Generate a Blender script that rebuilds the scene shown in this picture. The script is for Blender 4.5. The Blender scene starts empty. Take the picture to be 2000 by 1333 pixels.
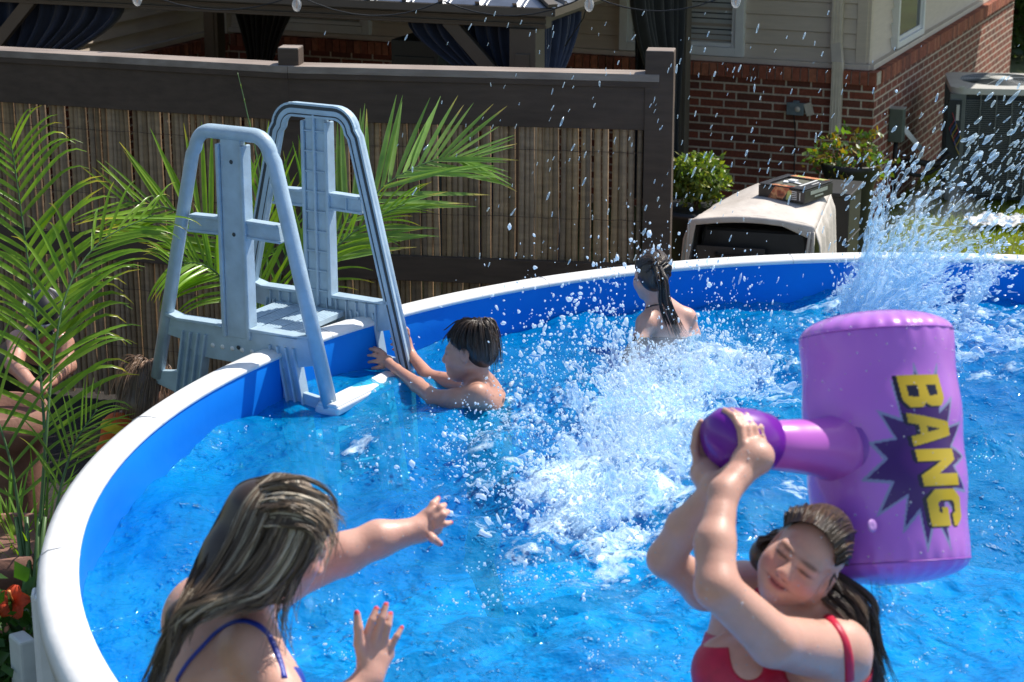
import bpy, math, random
import numpy as np
from mathutils import Vector, Matrix, noise as mnoise
R = math.radians
random.seed(7); rng = np.random.default_rng(7)
sc = bpy.context.scene
col = sc.collection

# ---------------------------------------------------------------- camera, sky, sun
CAMH, PITCH, F = 3.72, R(16.26), 4000.0
cam_d = bpy.data.cameras.new('camera'); cam = bpy.data.objects.new('camera', cam_d); col.objects.link(cam)
cam.location = (0, 0, CAMH); cam.rotation_euler = (R(90) - PITCH, 0, 0)
cam_d.sensor_width = 36; cam_d.lens = 72; cam_d.clip_end = 500; cam_d.clip_start = 0.1
cam_d.dof.use_dof = True; cam_d.dof.focus_distance = 9.0; cam_d.dof.aperture_fstop = 5.6
sc.camera = cam
SUN_AZ, SUN_EL = R(52), R(54)          # azimuth clockwise from +Y
w = bpy.data.worlds.new('World'); sc.world = w; w.use_nodes = True
nt = w.node_tree; bg = nt.nodes['Background']; sky = nt.nodes.new('ShaderNodeTexSky')
sky.sky_type = 'NISHITA'; sky.sun_disc = False; sky.sun_elevation = SUN_EL; sky.sun_rotation = SUN_AZ
nt.links.new(sky.outputs[0], bg.inputs[0]); bg.inputs[1].default_value = 0.125
sd = bpy.data.lights.new('sun', 'SUN'); sd.energy = 5.0; sd.angle = R(0.5); sd.color = (1, 0.94, 0.85)
sun = bpy.data.objects.new('sun', sd); col.objects.link(sun)
sv = Vector((math.sin(SUN_AZ) * math.cos(SUN_EL), math.cos(SUN_AZ) * math.cos(SUN_EL), math.sin(SUN_EL)))
sun.rotation_euler = sv.to_track_quat('Z', 'Y').to_euler(); sun.location = (8, 8, 14)
sc.view_settings.view_transform = 'Standard'; sc.view_settings.look = 'None'
sc.view_settings.exposure = 0.3; sc.view_settings.gamma = 1
sc.cycles.max_bounces = 10; sc.cycles.transparent_max_bounces = 24
sc.cycles.caustics_reflective = False; sc.cycles.caustics_refractive = False
sc.cycles.sample_clamp_indirect = 6
sc.cycles.volume_bounces = 4

# ---------------------------------------------------------------- helpers
FWD = Vector((0, math.cos(PITCH), -math.sin(PITCH))); UP = Vector((0, math.sin(PITCH), math.cos(PITCH)))
CAM = Vector((0, 0, CAMH))
def ray(px, py): return FWD + Vector((1, 0, 0)) * ((px - 1000) / F) + UP * ((666.5 - py) / F)
def W(px, py, z): return CAM + ray(px, py) * z                 # point at camera depth z
def G(px, py, h=0.0):                                          # point on the level plane of height h
    r = ray(px, py); return CAM + r * ((h - CAMH) / r.z)
def hit(px, py, p0, n):
    r = ray(px, py); return CAM + r * ((p0 - CAM).dot(n) / r.dot(n))
def dist(p): return (Vector(p) - CAM).dot(FWD)

def tag(o, label=None, cat=None, group=None, kind=None):
    if label: o['label'] = label
    if cat: o['category'] = cat
    if group: o['group'] = group
    if kind: o['kind'] = kind
    return o
def empty(name, loc, label, cat, group=None, rz=0):
    o = bpy.data.objects.new(name, None); col.objects.link(o); o.location = loc; o.rotation_euler = (0, 0, rz)
    o.empty_display_size = 0.1
    return tag(o, label, cat, group)
bpy_upd = bpy.context.view_layer.update
def link(name, me, mat, parent=None, smooth=False):
    o = bpy.data.objects.new(name, me); col.objects.link(o)
    if mat is not None:
        for m in (mat if isinstance(mat, (list, tuple)) else [mat]): me.materials.append(m)
    if smooth: me.polygons.foreach_set('use_smooth', [True] * len(me.polygons))
    if parent is not None:
        o.parent = parent
        bpy_upd(); o.matrix_parent_inverse = parent.matrix_world.inverted()
    return o
class MB:
    """mesh builder, world coordinates"""
    def __init__(s): s.v = []; s.f = []; s.m = []
    def add(s, vs, fs, mi=0):
        b = len(s.v); s.v.extend([tuple(v) for v in vs]); s.f.extend([tuple(i + b for i in f) for f in fs]); s.m.extend([mi] * len(fs))
    def box(s, c, size, M=None, mi=0, taper=1.0):
        hx, hy, hz = size[0] / 2, size[1] / 2, size[2] / 2; c = Vector(c); vs = []
        for z in (-1, 1):
            k = taper if z > 0 else 1
            for x, y in ((-1, -1), (1, -1), (1, 1), (-1, 1)):
                p = Vector((x * hx * k, y * hy * k, z * hz)); vs.append(c + (M @ p if M else p))
        s.add(vs, [(3, 2, 1, 0), (4, 5, 6, 7), (0, 1, 5, 4), (1, 2, 6, 5), (2, 3, 7, 6), (3, 0, 4, 7)], mi)
    def bar(s, a, b, wd, th, up=(0, 0, 1), mi=0):
        a = Vector(a); b = Vector(b); d = b - a; L = d.length; x = d.normalized(); y = Vector(up).cross(x)
        if y.length < 1e-4: y = Vector((0, 1, 0)).cross(x)
        y.normalize(); z = x.cross(y); M = Matrix((x, y, z)).transposed()
        s.box((a + b) / 2, (L, wd, th), M, mi)
    def tube(s, pts, r, n=8, mi=0, cap=True, squash=None):
        pts = [Vector(p) for p in pts]; rs = r if isinstance(r, (list, tuple)) else [r] * len(pts)
        b0 = len(s.v); prev = None; N = len(pts)
        for i, p in enumerate(pts):
            t = (pts[min(i + 1, N - 1)] - pts[max(i - 1, 0)]); t = t.normalized() if t.length > 1e-9 else Vector((0, 0, 1))
            if prev is None:
                a = Vector((0, 0, 1)) if abs(t.z) < 0.9 else Vector((1, 0, 0))
                x = t.cross(a).normalized()
            else: x = (prev - t * prev.dot(t)).normalized()
            prev = x; y = t.cross(x)
            for k in range(n):
                an = 2 * math.pi * k / n; q = 1 if squash is None else squash
                s.v.append(tuple(p + x * (math.cos(an) * rs[i]) + y * (math.sin(an) * rs[i] * q)))
        for i in range(N - 1):
            for k in range(n):
                a = b0 + i * n + k; b = b0 + i * n + (k + 1) % n
                s.f.append((a, b, b + n, a + n)); s.m.append(mi)
        if cap:
            s.f.append(tuple(b0 + k for k in reversed(range(n)))); s.m.append(mi)
            s.f.append(tuple(b0 + (N - 1) * n + k for k in range(n))); s.m.append(mi)
    def lathe(s, c, prof, n=32, mi=0, axis=None, a0=0, a1=2 * math.pi):
        c = Vector(c); full = abs(a1 - a0 - 2 * math.pi) < 1e-6; m = n if full else n + 1; b0 = len(s.v)
        Mx = axis or Matrix.Identity(3)
        for (r, z) in prof:
            for k in range(m):
                an = a0 + (a1 - a0) * k / n; s.v.append(tuple(c + Mx @ Vector((r * math.cos(an), r * math.sin(an), z))))
        for i in range(len(prof) - 1):
            for k in range(n):
                a = b0 + i * m + k; b = b0 + i * m + (k + 1) % m
                s.f.append((a, b, b + m, a + m)); s.m.append(mi)
    def build(s, name, mat, parent=None, smooth=False, bevel=0, auto=None):
        me = bpy.data.meshes.new(name); me.from_pydata(s.v, [], s.f); me.validate()
        if len(me.polygons) == len(s.m): me.polygons.foreach_set('material_index', s.m)
        me.update()
        o = link(name, me, mat, parent, smooth)
        if bevel:
            b = o.modifiers.new('bevel', 'BEVEL'); b.width = bevel; b.segments = 2; b.limit_method = 'ANGLE'
        return o
def npmesh(name, V, Fc, mat, parent=None, smooth=True, colors=None):
    """numpy verts (N,3), faces (M,k)"""
    V = np.asarray(V, np.float32); Fc = np.asarray(Fc, np.int32); k = Fc.shape[1]
    me = bpy.data.meshes.new(name); me.vertices.add(len(V)); me.vertices.foreach_set('co', V.ravel())
    me.loops.add(Fc.size); me.loops.foreach_set('vertex_index', Fc.ravel())
    me.polygons.add(len(Fc)); me.polygons.foreach_set('loop_start', np.arange(0, Fc.size, k, dtype=np.int32))
    me.update(calc_edges=True)
    if colors is not None:
        at = me.color_attributes.new('Col', 'FLOAT_COLOR', 'POINT')
        c4 = np.ones((len(V), 4), np.float32); c4[:, :3] = colors; at.data.foreach_set('color', c4.ravel())
    if smooth: me.polygons.foreach_set('use_smooth', np.ones(len(Fc), bool))
    return link(name, me, mat, parent)
def catmull(P, n):
    P = [Vector(p) for p in P]; Q = [P[0] * 2 - P[1]] + P + [P[-1] * 2 - P[-2]]; out = []
    segs = len(P) - 1
    for i in range(n + 1):
        t = i / n * segs; k = min(int(t), segs - 1); u = t - k; a, b, c, d = Q[k:k + 4]
        out.append(0.5 * ((2 * b) + (c - a) * u + (2 * a - 5 * b + 4 * c - d) * u * u + (-a + 3 * b - 3 * c + d) * u ** 3))
    return out
def crn(P, n):
    """numpy catmull through (K,D) control array -> (n+1,D)"""
    P = np.asarray(P, float); Q = np.vstack([2 * P[0] - P[1], P, 2 * P[-1] - P[-2]]); segs = len(P) - 1
    t = np.linspace(0, segs, n + 1); k = np.minimum(t.astype(int), segs - 1); u = (t - k)[:, None]
    a, b, c, d = Q[k], Q[k + 1], Q[k + 2], Q[k + 3]
    return 0.5 * (2 * b + (c - a) * u + (2 * a - 5 * b + 4 * c - d) * u ** 2 + (-a + 3 * b - 3 * c + d) * u ** 3)

# ---------------------------------------------------------------- materials
class NT:
    def __init__(s, name):
        s.mat = bpy.data.materials.new(name); s.mat.use_nodes = True; s.t = s.mat.node_tree
        s.b = s.t.nodes['Principled BSDF']; s.out = s.t.nodes['Material Output']
    def n(s, typ, **kw):
        nd = s.t.nodes.new('ShaderNode' + typ)
        for k, v in kw.items():
            if k.startswith('i_'): 
                key = k[2:]; key = int(key) if key.isdigit() else key.replace('_', ' ')
                nd.inputs[key].default_value = v
            else: setattr(nd, k, v)
        return nd
    def l(s, a, b): s.t.links.new(a, b)
    def set(s, **kw):
        for k, v in kw.items(): s.b.inputs[k.replace('_', ' ')].default_value = v
        return s
    def coord(s, scale=(1, 1, 1), kind='Object'):
        tc = s.n('TexCoord'); mp = s.n('Mapping'); mp.inputs['Scale'].default_value = scale
        s.l(tc.outputs[kind], mp.inputs[0]); return mp.outputs[0]
    def noise(s, vec, scale, detail=4, rough=0.55):
        n = s.n('TexNoise'); n.inputs['Scale'].default_value = scale; n.inputs['Detail'].default_value = detail; n.inputs['Roughness'].default_value = rough
        s.l(vec, n.inputs['Vector']); return n.outputs['Fac']
    def ramp(s, fac, stops):
        r = s.n('ValToRGB'); e = r.color_ramp.elements
        while len(e) < len(stops): e.new(0.5)
        for i, (p, c) in enumerate(stops): e[i].position = p; e[i].color = (*c, 1) if len(c) == 3 else c
        s.l(fac, r.inputs[0]); return r.outputs[0]
    def mix(s, fac, a, b, blend='MIX'):
        m = s.n('MixRGB'); m.blend_type = blend
        for i, v in enumerate((fac, a, b)):
            if isinstance(v, (int, float)): m.inputs[i].default_value = v
            elif isinstance(v, tuple): m.inputs[i].default_value = (*v, 1)
            else: s.l(v, m.inputs[i])
        return m.outputs[0]
    def bump(s, h, strength=0.3, dist=0.01):
        b = s.n('Bump'); b.inputs['Strength'].default_value = strength; b.inputs['Distance'].default_value = dist
        s.l(h, b.inputs['Height']); s.l(b.outputs[0], s.b.inputs['Normal']); return b
    def base(s, c): s.l(c, s.b.inputs['Base Color']); return s
def simple(name, c, rough=0.5, var=0.15, nscale=6, bump=0.0, bscale=60, metal=0, stretch=(1, 1, 1), **kw):
    m = NT(name); v = m.coord(stretch); n = m.noise(v, nscale)
    lo = tuple(x * (1 - var) for x in c); hi = tuple(min(1, x * (1 + var)) for x in c)
    m.base(m.ramp(n, [(0.3, lo), (0.7, hi)])); m.set(Roughness=rough, Metallic=metal, **kw)
    if bump: m.bump(m.noise(v, bscale, 5), bump, 0.01)
    return m.mat

def wood(name, c, c2, stretch=(3, 40, 40)):
    m = NT(name); v = m.coord(stretch, 'Generated'); v2 = m.coord((1, 1, 1))
    n = m.noise(v2, 3, 4); g = m.noise(m.coord((1.2, 30, 30)), 1, 6)
    cc = m.ramp(g, [(0.3, c), (0.7, c2)]); cc = m.mix(0.35, cc, m.ramp(n, [(0.35, tuple(x * .7 for x in c)), (0.65, c2)]))
    m.base(cc); m.set(Roughness=0.8); m.bump(g, 0.4, 0.004); return m.mat
# ================================================================ SETTING
m = NT('grass_soil'); v = m.coord()
n1 = m.noise(v, 1.3, 5); n2 = m.noise(v, 14, 4)
c = m.ramp(n1, [(0.35, (0.08, 0.06, 0.035)), (0.6, (0.09, 0.13, 0.03))])
c = m.mix(0.5, c, m.ramp(n2, [(0.3, (0.06, 0.065, 0.02)), (0.7, (0.18, 0.2, 0.06))])); m.base(c); m.set(Roughness=0.95)
m.bump(n2, 0.6, 0.03); M_LAWN = m.mat
gm = MB(); gm.add([(-60, -20, 0), (60, -20, 0), (60, 120, 0), (-60, 120, 0)], [(0, 1, 2, 3)])
tag(gm.build('ground', M_LAWN), kind='structure')
M_MULCH = simple('dark_mulch', (0.022, 0.018, 0.015), 0.95, 0.5, 25, 0.9, 60)
# bed of dark mulch between the pool and the fence: a sheet 4 mm above the lawn
gb = MB(); gb.add([(-6, 3.0, .004), (0.4, 3.0, .004), (1.9, 9.0, .004), (2.6, 11.2, .004), (1.2, 12.2, .004), (-6, 13.5, .004)], [(0, 1, 2, 3, 4, 5)])
tag(gb.build('mulch_bed', M_MULCH), kind='structure')

# ---------------------------------------------------------------- materials of the place
def brickmat():
    m = NT('red_brick_wall'); tc = m.n('TexCoord'); b = m.n('TexBrick')
    b.offset = 0.5; b.inputs['Scale'].default_value = 1; b.inputs['Brick Width'].default_value = 0.205; b.inputs['Row Height'].default_value = 0.0678
    b.inputs['Mortar Size'].default_value = 0.0075; b.inputs['Mortar Smooth'].default_value = 0.15; b.inputs['Bias'].default_value = -0.1
    b.inputs['Color1'].default_value = (0.27, 0.075, 0.045, 1); b.inputs['Color2'].default_value = (0.13, 0.05, 0.036, 1); b.inputs['Mortar'].default_value = (0.62, 0.54, 0.44, 1)
    m.l(tc.outputs['UV'], b.inputs['Vector'])
    n = m.noise(tc.outputs['UV'], 45, 5); n3 = m.noise(tc.outputs['UV'], 6, 3)
    c = m.mix(0.45, b.outputs['Color'], m.ramp(n, [(0.25, (0.3, 0.28, 0.26)), (0.75, (1.5, 1.4, 1.35))]), 'MULTIPLY')
    c = m.mix(0.35, c, m.ramp(n3, [(0.3, (0.6, 0.55, 0.52)), (0.7, (1.25, 1.2, 1.15))]), 'MULTIPLY')
    m.base(c); m.set(Roughness=0.9)
    inv = m.n('Math', operation='SUBTRACT'); inv.inputs[0].default_value = 1; m.l(b.outputs['Fac'], inv.inputs[1])
    ad = m.n('Math', operation='MULTIPLY_ADD'); m.l(n, ad.inputs[0]); ad.inputs[1].default_value = 0.25; m.l(inv.outputs[0], ad.inputs[2])
    m.bump(ad.outputs[0], 0.8, 0.008); return m.mat
M_BRICK = brickmat()
M_SOLD = [simple('soldier_brick_%s' % k, c, 0.88, 0.25, 30, 0.5, 120) for k, c in (('red', (0.33, 0.10, 0.06)), ('dark', (0.22, 0.075, 0.05)), ('orange', (0.42, 0.15, 0.085)))]
M_MORTAR = simple('mortar', (0.55, 0.48, 0.39), 0.95, 0.15, 40, 0.4, 100)
M_SIDING = simple('taupe_vinyl_siding', (0.61, 0.52, 0.43), 0.55, 0.06, 5, 0.12, 90, stretch=(1, 1, 8))
M_TRIM = simple('beige_trim', (0.64, 0.56, 0.48), 0.5, 0.05, 6)
M_WHITE = simple('white_vinyl', (0.78, 0.79, 0.80), 0.4, 0.04, 8)
def glassmat(name, tint=(0.02, 0.03, 0.035), rough=0.05, tr=0.5):
    m = NT(name); m.set(Base_Color=(*tint, 1), Roughness=rough)
    t = m.n('BsdfTransparent'); mx = m.n('MixShader'); mx.inputs[0].default_value = tr
    m.l(m.b.outputs[0], mx.inputs[1]); m.l(t.outputs[0], mx.inputs[2]); m.l(mx.outputs[0], m.out.inputs[0]); return m.mat
M_GLASS = glassmat('window_glass', tr=0.86); M_DGLASS = glassmat('dark_window_glass', (0.015, 0.03, 0.035), tr=0.1)
M_BLIND = simple('blind_slats', (0.80, 0.82, 0.80), 0.5, 0.05, 8)
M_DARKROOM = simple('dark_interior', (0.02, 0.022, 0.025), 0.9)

def wallbox(name, o, du, L, H, nout, T, mat, parent, z0=0.0, ext=0):
    """box wall: outer face on o..o+du*L, thickness T inward, UV in metres"""
    du = Vector(du); nin = -Vector(nout); o = Vector(o) + Vector((0, 0, z0)); Z = Vector((0, 0, 1))
    P = [o, o + du * L, o + du * L + nin * T, o + nin * T]; P += [p + Z * H for p in P]
    F_ = [(0, 1, 5, 4), (1, 2, 6, 5), (2, 3, 7, 6), (3, 0, 4, 7), (4, 5, 6, 7), (3, 2, 1, 0)]
    me = bpy.data.meshes.new(name); me.from_pydata([tuple(p) for p in P], [], F_)
    uv = me.uv_layers.new(name='UVMap').data; i = 0
    for f in F_:
        for vi in f:
            p = P[vi] - o; uv[i].uv = (p.dot(du) + p.dot(nin), p.z + z0 if f not in ((4, 5, 6, 7), (3, 2, 1, 0)) else p.dot(nin)); i += 1
    return link(name, me, mat, parent)

# ---------------------------------------------------------------- HOUSE
YAW = R(22.9)
dR = Vector((math.sin(YAW), math.cos(YAW), 0)); dF = Vector((math.cos(YAW), -math.sin(YAW), 0))
zK = 16.25; K = W(1702, 300, zK); K.z = 0
def hF(px, py, off=0.0): p = hit(px, py, K - dR * off, dR); d = p - K; return -d.dot(dF), p.z      # u to the left
def hR(px, py, off=0.0): p = hit(px, py, K + dF * off, dF); d = p - K; return d.dot(dR), p.z
uW, _ = hF(444, 70)                                       # inner corner where the side wing meets the front wall
vE, _ = hR(1977, 60)                                      # end of the right wall
HB = 1.245                                                 # top of soldier course
house = empty('brick_house', K + dR * 1.0 - dF * 2, 'tan vinyl sided house on a red brick base behind the garden', 'house')
HT = 2.6
wallbox('brick_wall', K, -dF, uW, HB - .103, -dR, .2, M_BRICK, house)
wallbox('brick_wall', K + dR * .2, dR, vE - .2, HB - .103, dF, .2, M_BRICK, house)
KW = K - dF * uW
WLEN = 7.5
wallbox('brick_wall', KW + dF * 0.0, -dR, WLEN, HB - .103, dF, .2, M_BRICK, house)
wallbox('brick_wall', K + dR * vE - dF * 0.2, -dF, 3, HB - .103, dR, .2, M_BRICK, house)
# soldier course: real bricks
def soldiers(o, du, L, nout, skip0=0.0):
    mb = MB(); du = Vector(du); nout = Vector(nout); M = Matrix((du, nout, Vector((0, 0, 1)))).transposed(); n = int(L / 0.0685)
    mb.box(o + du * (L / 2) - nout * .09 + Vector((0, 0, HB - .054)), (L, .205, .098), M, 3)
    for i in range(n):
        x = skip0 + (i + .5) * (L - skip0) / n
        mb.box(o + du * x - nout * .085 + Vector((0, 0, HB - .052)), ((L - skip0) / n - .011, .235 + random.uniform(-.002, .002), .104), M, random.choice((0, 0, 1, 2)))
    return mb.build('soldier_course', M_SOLD + [M_MORTAR], house)
soldiers(K - dF * -.02, -dF, uW - .02, -dR, .0); soldiers(K + dR * .12, dR, vE - .12, dF); soldiers(KW - dR * .02, -dR, WLEN, dF)
# sill trim and siding, real laps
def siding(o, du, L, nout, h0, h1, name='siding'):
    mb = MB(); du = Vector(du); nout = Vector(nout); c = 0.118; z = h0
    Z = Vector((0, 0, 1))
    while z < h1:
        zt = min(z + c, h1); a = o + nout * .024; b = o + nout * .004; g_ = o - nout * .012; zt2 = zt - .007
        P = [a + Z * z, a + du * L + Z * z, b + du * L + Z * zt2, b + Z * zt2, g_ + Z * z, g_ + du * L + Z * z, g_ + du * L + Z * zt, g_ + Z * zt]
        mb.add(P, [(0, 1, 2, 3), (4, 5, 1, 0), (3, 2, 6, 7)]); z = zt
    return mb.build(name, M_SIDING, house)
SR = .10                                                   # siding recess from the brick face
of = K + dR * SR - dF * SR
siding(of, -dF, uW - .004, -dR, HB + .045, HT); siding(of, dR, vE - SR, dF, HB + .045, HT)
ow = KW + (-dF) * SR; siding(ow + dR * SR, -dR, WLEN, dF, HB + .045, HT)
# backing walls so nothing is paper thin
mb = MB()
def backing(o, du, L, nout, z0, z1):
    M = Matrix((Vector(du), Vector(nout), Vector((0, 0, 1)))).transposed(); mb.box(Vector(o) + Vector(du) * (L / 2) - Vector(nout) * .065 + Vector((0, 0, (z0 + z1) / 2)), (L, .094, z1 - z0), M)
backing(of, -dF, uW, -dR, HB, HT); backing(of + dR * .1, dR, vE - SR - .1, dF, HB, HT); backing(ow + dR * SR, -dR, WLEN, dF, HB, HT)
mb.build('wall_core', M_DARKROOM, house)
# trims
mb = MB(); Mf = Matrix((-dF, -dR, Vector((0, 0, 1)))).transposed(); Mr = Matrix((dR, dF, Vector((0, 0, 1)))).transposed()
mb.box(of - dF * ((uW - SR) / 2) - dR * .03 + Vector((0, 0, HB + .024)), (uW - SR + .08, .075, .042), Mf)
mb.box(of + dR * ((vE - SR) / 2) + dF * .032 + Vector((0, 0, HB + .025)), (vE - SR + .08, .085, .043), Mr)
mb.box(ow + dR * SR - dR * (WLEN / 2) + dF * .032 + Vector((0, 0, HB + .025)), (WLEN, .085, .043), Mr)
mb.build('sill_trim', M_TRIM, house, bevel=.004)
mb = MB()
mb.box(of - dF * .04 - dR * .012 + Vector((0, 0, (HB + .05 + HT) / 2)), (.085, .03, HT - HB - .05), Mf)
mb.box(of + dR * .033 + dF * .012 + Vector((0, 0, (HB + .05 + HT) / 2 + .001)), (.085, .03, HT - HB - .05), Mr)
mb.build('corner_post', M_SIDING, house, bevel=.003)
mb = MB(); mb.box(KW - dF * .178 + dR * .178 + Vector((0, 0, HT / 2)), (.346, .346, HT - .02), Mf); mb.build('inner_corner', M_SIDING, house)
# roof (above the picture) so that the house is whole
mb = MB(); Z = Vector((0, 0, 1))
mb.box(K + dR * 2.2 - dF * 2.6 + Vector((0, 0, HT + .06)), (uW + 1.6, vE + .3, .12), Mf); mb.build('eave', M_TRIM, house)
def window(o, du, nout, u0, u1, z0, z1, blind=True, glass=None, label=None, fw=.07):
    du = Vector(du); nout = Vector(nout); M = Matrix((du, nout, Vector((0, 0, 1)))).transposed(); L = u1 - u0; c = o + du * ((u0 + u1) / 2) + Vector((0, 0, (z0 + z1) / 2)); H = z1 - z0
    f = MB()
    for s in (-1, 1):
        f.box(c + du * (s * (L / 2 - fw / 2)) + nout * .035, (fw, .07, H), M); f.box(c + Vector((0, 0, s * (H / 2 - fw / 2))) + nout * .035, (L - 2 * fw, .07, fw), M)
        f.box(c + du * (s * (L / 2 - fw - .018)) + nout * .028, (.034, .04, H - 2 * fw), M); f.box(c + Vector((0, 0, s * (H / 2 - fw - .018))) + nout * .028, (L - 2 * fw - .072, .04, .034), M)
    w_ = f.build('window', M_WHITE, house, bevel=.003); 
    if label: w_['label'] = label
    g = MB(); g.box(c + nout * .036, (L - 2 * fw - .07, .004, H - 2 * fw - .07), M); g.build('pane', glass or M_GLASS, w_)
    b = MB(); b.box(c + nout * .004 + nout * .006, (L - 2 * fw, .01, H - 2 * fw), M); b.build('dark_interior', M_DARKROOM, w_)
    if blind:
        s = MB(); z = z0 + fw + .03
        while z < z1 - fw:
            s.box(c + Vector((0, 0, z - (z0 + z1) / 2)) + nout * .022, (L - 2 * fw - .07, .003, .034), M @ Matrix.Rotation(R(28), 3, 'X')); z += .043
        s.build('blind', M_BLIND, w_)
    return w_
u_r, z_b = hF(1455, 112, -SR); u_l, _ = hF(1214, 98, -SR)
window(of, -dF, -dR, u_r - SR, u_l - SR, HB + .05, 2.55, label='window with horizontal blinds')
u_r, _ = hF(728, 74, -SR)
window(of, -dF, -dR, u_r - SR, u_r - SR + 1.25, HB + .05, 2.55, label='window seen low under the gazebo beam')
v_l, _ = hR(1738, 70, -SR); v_r, _ = hR(1789, 60, -SR)
window(of, dR, dF, v_l - SR, v_r - SR + .02, HB + .06, 2.55, False, M_DGLASS, label='narrow dark window on the side wall', fw=.05)
# downspout
mb = MB(); z1 = hF(1640, 92)[1]; z2 = hF(1640, 118)[1]; ud = hF(1638, 60, -SR)[0]; ud2 = hF(1638, 200, .03)[0]
pA = K - dF * ud + dR * (SR - .05); pB = K - dF * (ud2 + .015) - dR * .045
mb.box(pA + Z * (z1 + (HT - z1) / 2 - .002), (.085, .06, HT - z1), Mf)
zb = hF(1638, 262, .03)[1]
mb.bar(pA + Z * (z1 + .02), pB + Z * (z2 - .03), .085, .058, up=-dR)
mb.box(pB + Z * ((z2 + zb) / 2), (.085, .06, z2 - zb), Mf)
for k in (-1, 0, 1): mb.box(pB + Z * ((z2 + zb) / 2) - dR * .031 + dF * (k * .024), (.008, .006, z2 - zb), Mf); mb.box(pA + Z * (z1 + (HT - z1) / 2) - dR * .031 + dF * (k * .024), (.008, .006, HT - z1), Mf)
M_SPOUT = simple('downspout_paint', (0.66, 0.58, 0.48), 0.4, 0.08, 12)
mb.build('downspout', M_SPOUT, house, bevel=.004)
# outlet box + junction cover
mb = MB(); u, z = hF(1557, 211); c = K - dF * u - dR * .03 + Z * z
mb.box(c, (.125, .06, .085), Mf); mb.box(c - dR * .034, (.14, .01, .1), Mf); mb.box(c + Z * .052, (.05, .04, .02), Mf)
M_GREYBOX = simple('grey_outlet_box', (0.16, 0.20, 0.22), 0.5, 0.15, 20)
ob = mb.build('outlet_box', M_GREYBOX, house, bevel=.004)
mb = MB(); Mx = Matrix((-dF, Z, -dR)).transposed(); mb.lathe(c - dR * .041 - dF * -.022, [(0, .006), (.018, .005), (.022, 0)], 16, axis=Mx); mb.build('socket', M_TRIM, ob, smooth=True)
mb = MB(); mb.box(c + dF * .105 - dR * .0, (.06, .02, .1), Mf @ Matrix.Rotation(R(18), 3, 'Y')); mb.build('hanging_cover', M_SPOUT, ob)
mb = MB(); mb.tube([c - Z * .03 + dF * -.02, c - Z * .2 - dR * .0, c - Z * .45 + dR * .01, c - Z * .8 + dR * .01], .005, 6); mb.build('cord', M_DARKROOM, ob)

# ---------------------------------------------------------------- GAZEBO
YG = R(20.5); gR = Vector((math.sin(YG), math.cos(YG), 0)); gF = Vector((math.cos(YG), -math.sin(YG), 0)); Mg = Matrix((gF, gR, Z)).transposed()
Dg = 12.35; gp = W(1046, 58, Dg); ZB = gp.z
GC = Vector((gp.x, gp.y, 0)); GW, GD = 4.2, 3.6
M_BRONZE = simple('dark_bronze_metal', (0.080, 0.066, 0.050), 0.5, 0.12, 5, 0.05, 40)
M_ROOF = simple('galvanised_roof_steel', (0.30, 0.31, 0.33), 0.28, 0.2, 8, 0.1, 30, metal=0.85)
gaz = empty('gazebo', GC - gF * GW / 2 + gR * GD / 2, 'dark bronze metal roofed gazebo standing between the fence and the house', 'gazebo')
corners = {'fr': GC - gF * .085 + gR * .085, 'fl': GC - gF * (GW - .085) + gR * .085, 'br': GC - gF * .085 + gR * (GD - .085), 'bl': GC - gF * (GW - .085) + gR * (GD - .085)}
for k, p in corners.items():
    mb = MB(); s = .17 if k == 'fr' else .13
    mb.box(p + Z * (ZB / 2), (s, s, ZB), Mg); mb.box(p + Z * .06, (s + .06, s + .06, .12), Mg); mb.box(p + Z * (ZB / 2) - gR * (s / 2 + .004), (s * .55, .01, ZB - .3), Mg)
    mb.build('post', M_BRONZE, gaz, bevel=.006)
def beam(a, b, nrm, name='beam'):
    mb = MB(); H = .115
    mb.bar(a + Z * (ZB + H / 2), b + Z * (ZB + H / 2), .10, H)
    for dz, dp, hh in ((.098, .055, .03), (.025, .054, .012), (.062, .052, .012)):
        mb.bar(a + Z * (ZB + dz) + nrm * dp, b + Z * (ZB + dz) + nrm * dp, .02, hh)
    return mb.build(name, M_BRONZE, gaz, bevel=.003)
fr, fl, br, bl = [corners[k] for k in ('fr', 'fl', 'br', 'bl')]
beam(fl - gF * .14, fr + gF * .14, -gR); beam(fr - gR * .0, br + gR * .14, gF); beam(bl - gF * .1, br + gF * .03, gR); beam(fl + gR * .06, bl + gR * .0, -gF)
for p, d in ((fr, -gF), (fr, gR), (fl, gF), (fl, gR), (br, -gF), (br, -gR), (bl, gF), (bl, -gR)):
    mb = MB(); mb.bar(p + Z * (ZB - .45) + d * .06, p + Z * (ZB + .02) + d * .52, .05, .085); mb.build('brace', M_BRONZE, gaz, bevel=.004)
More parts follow.
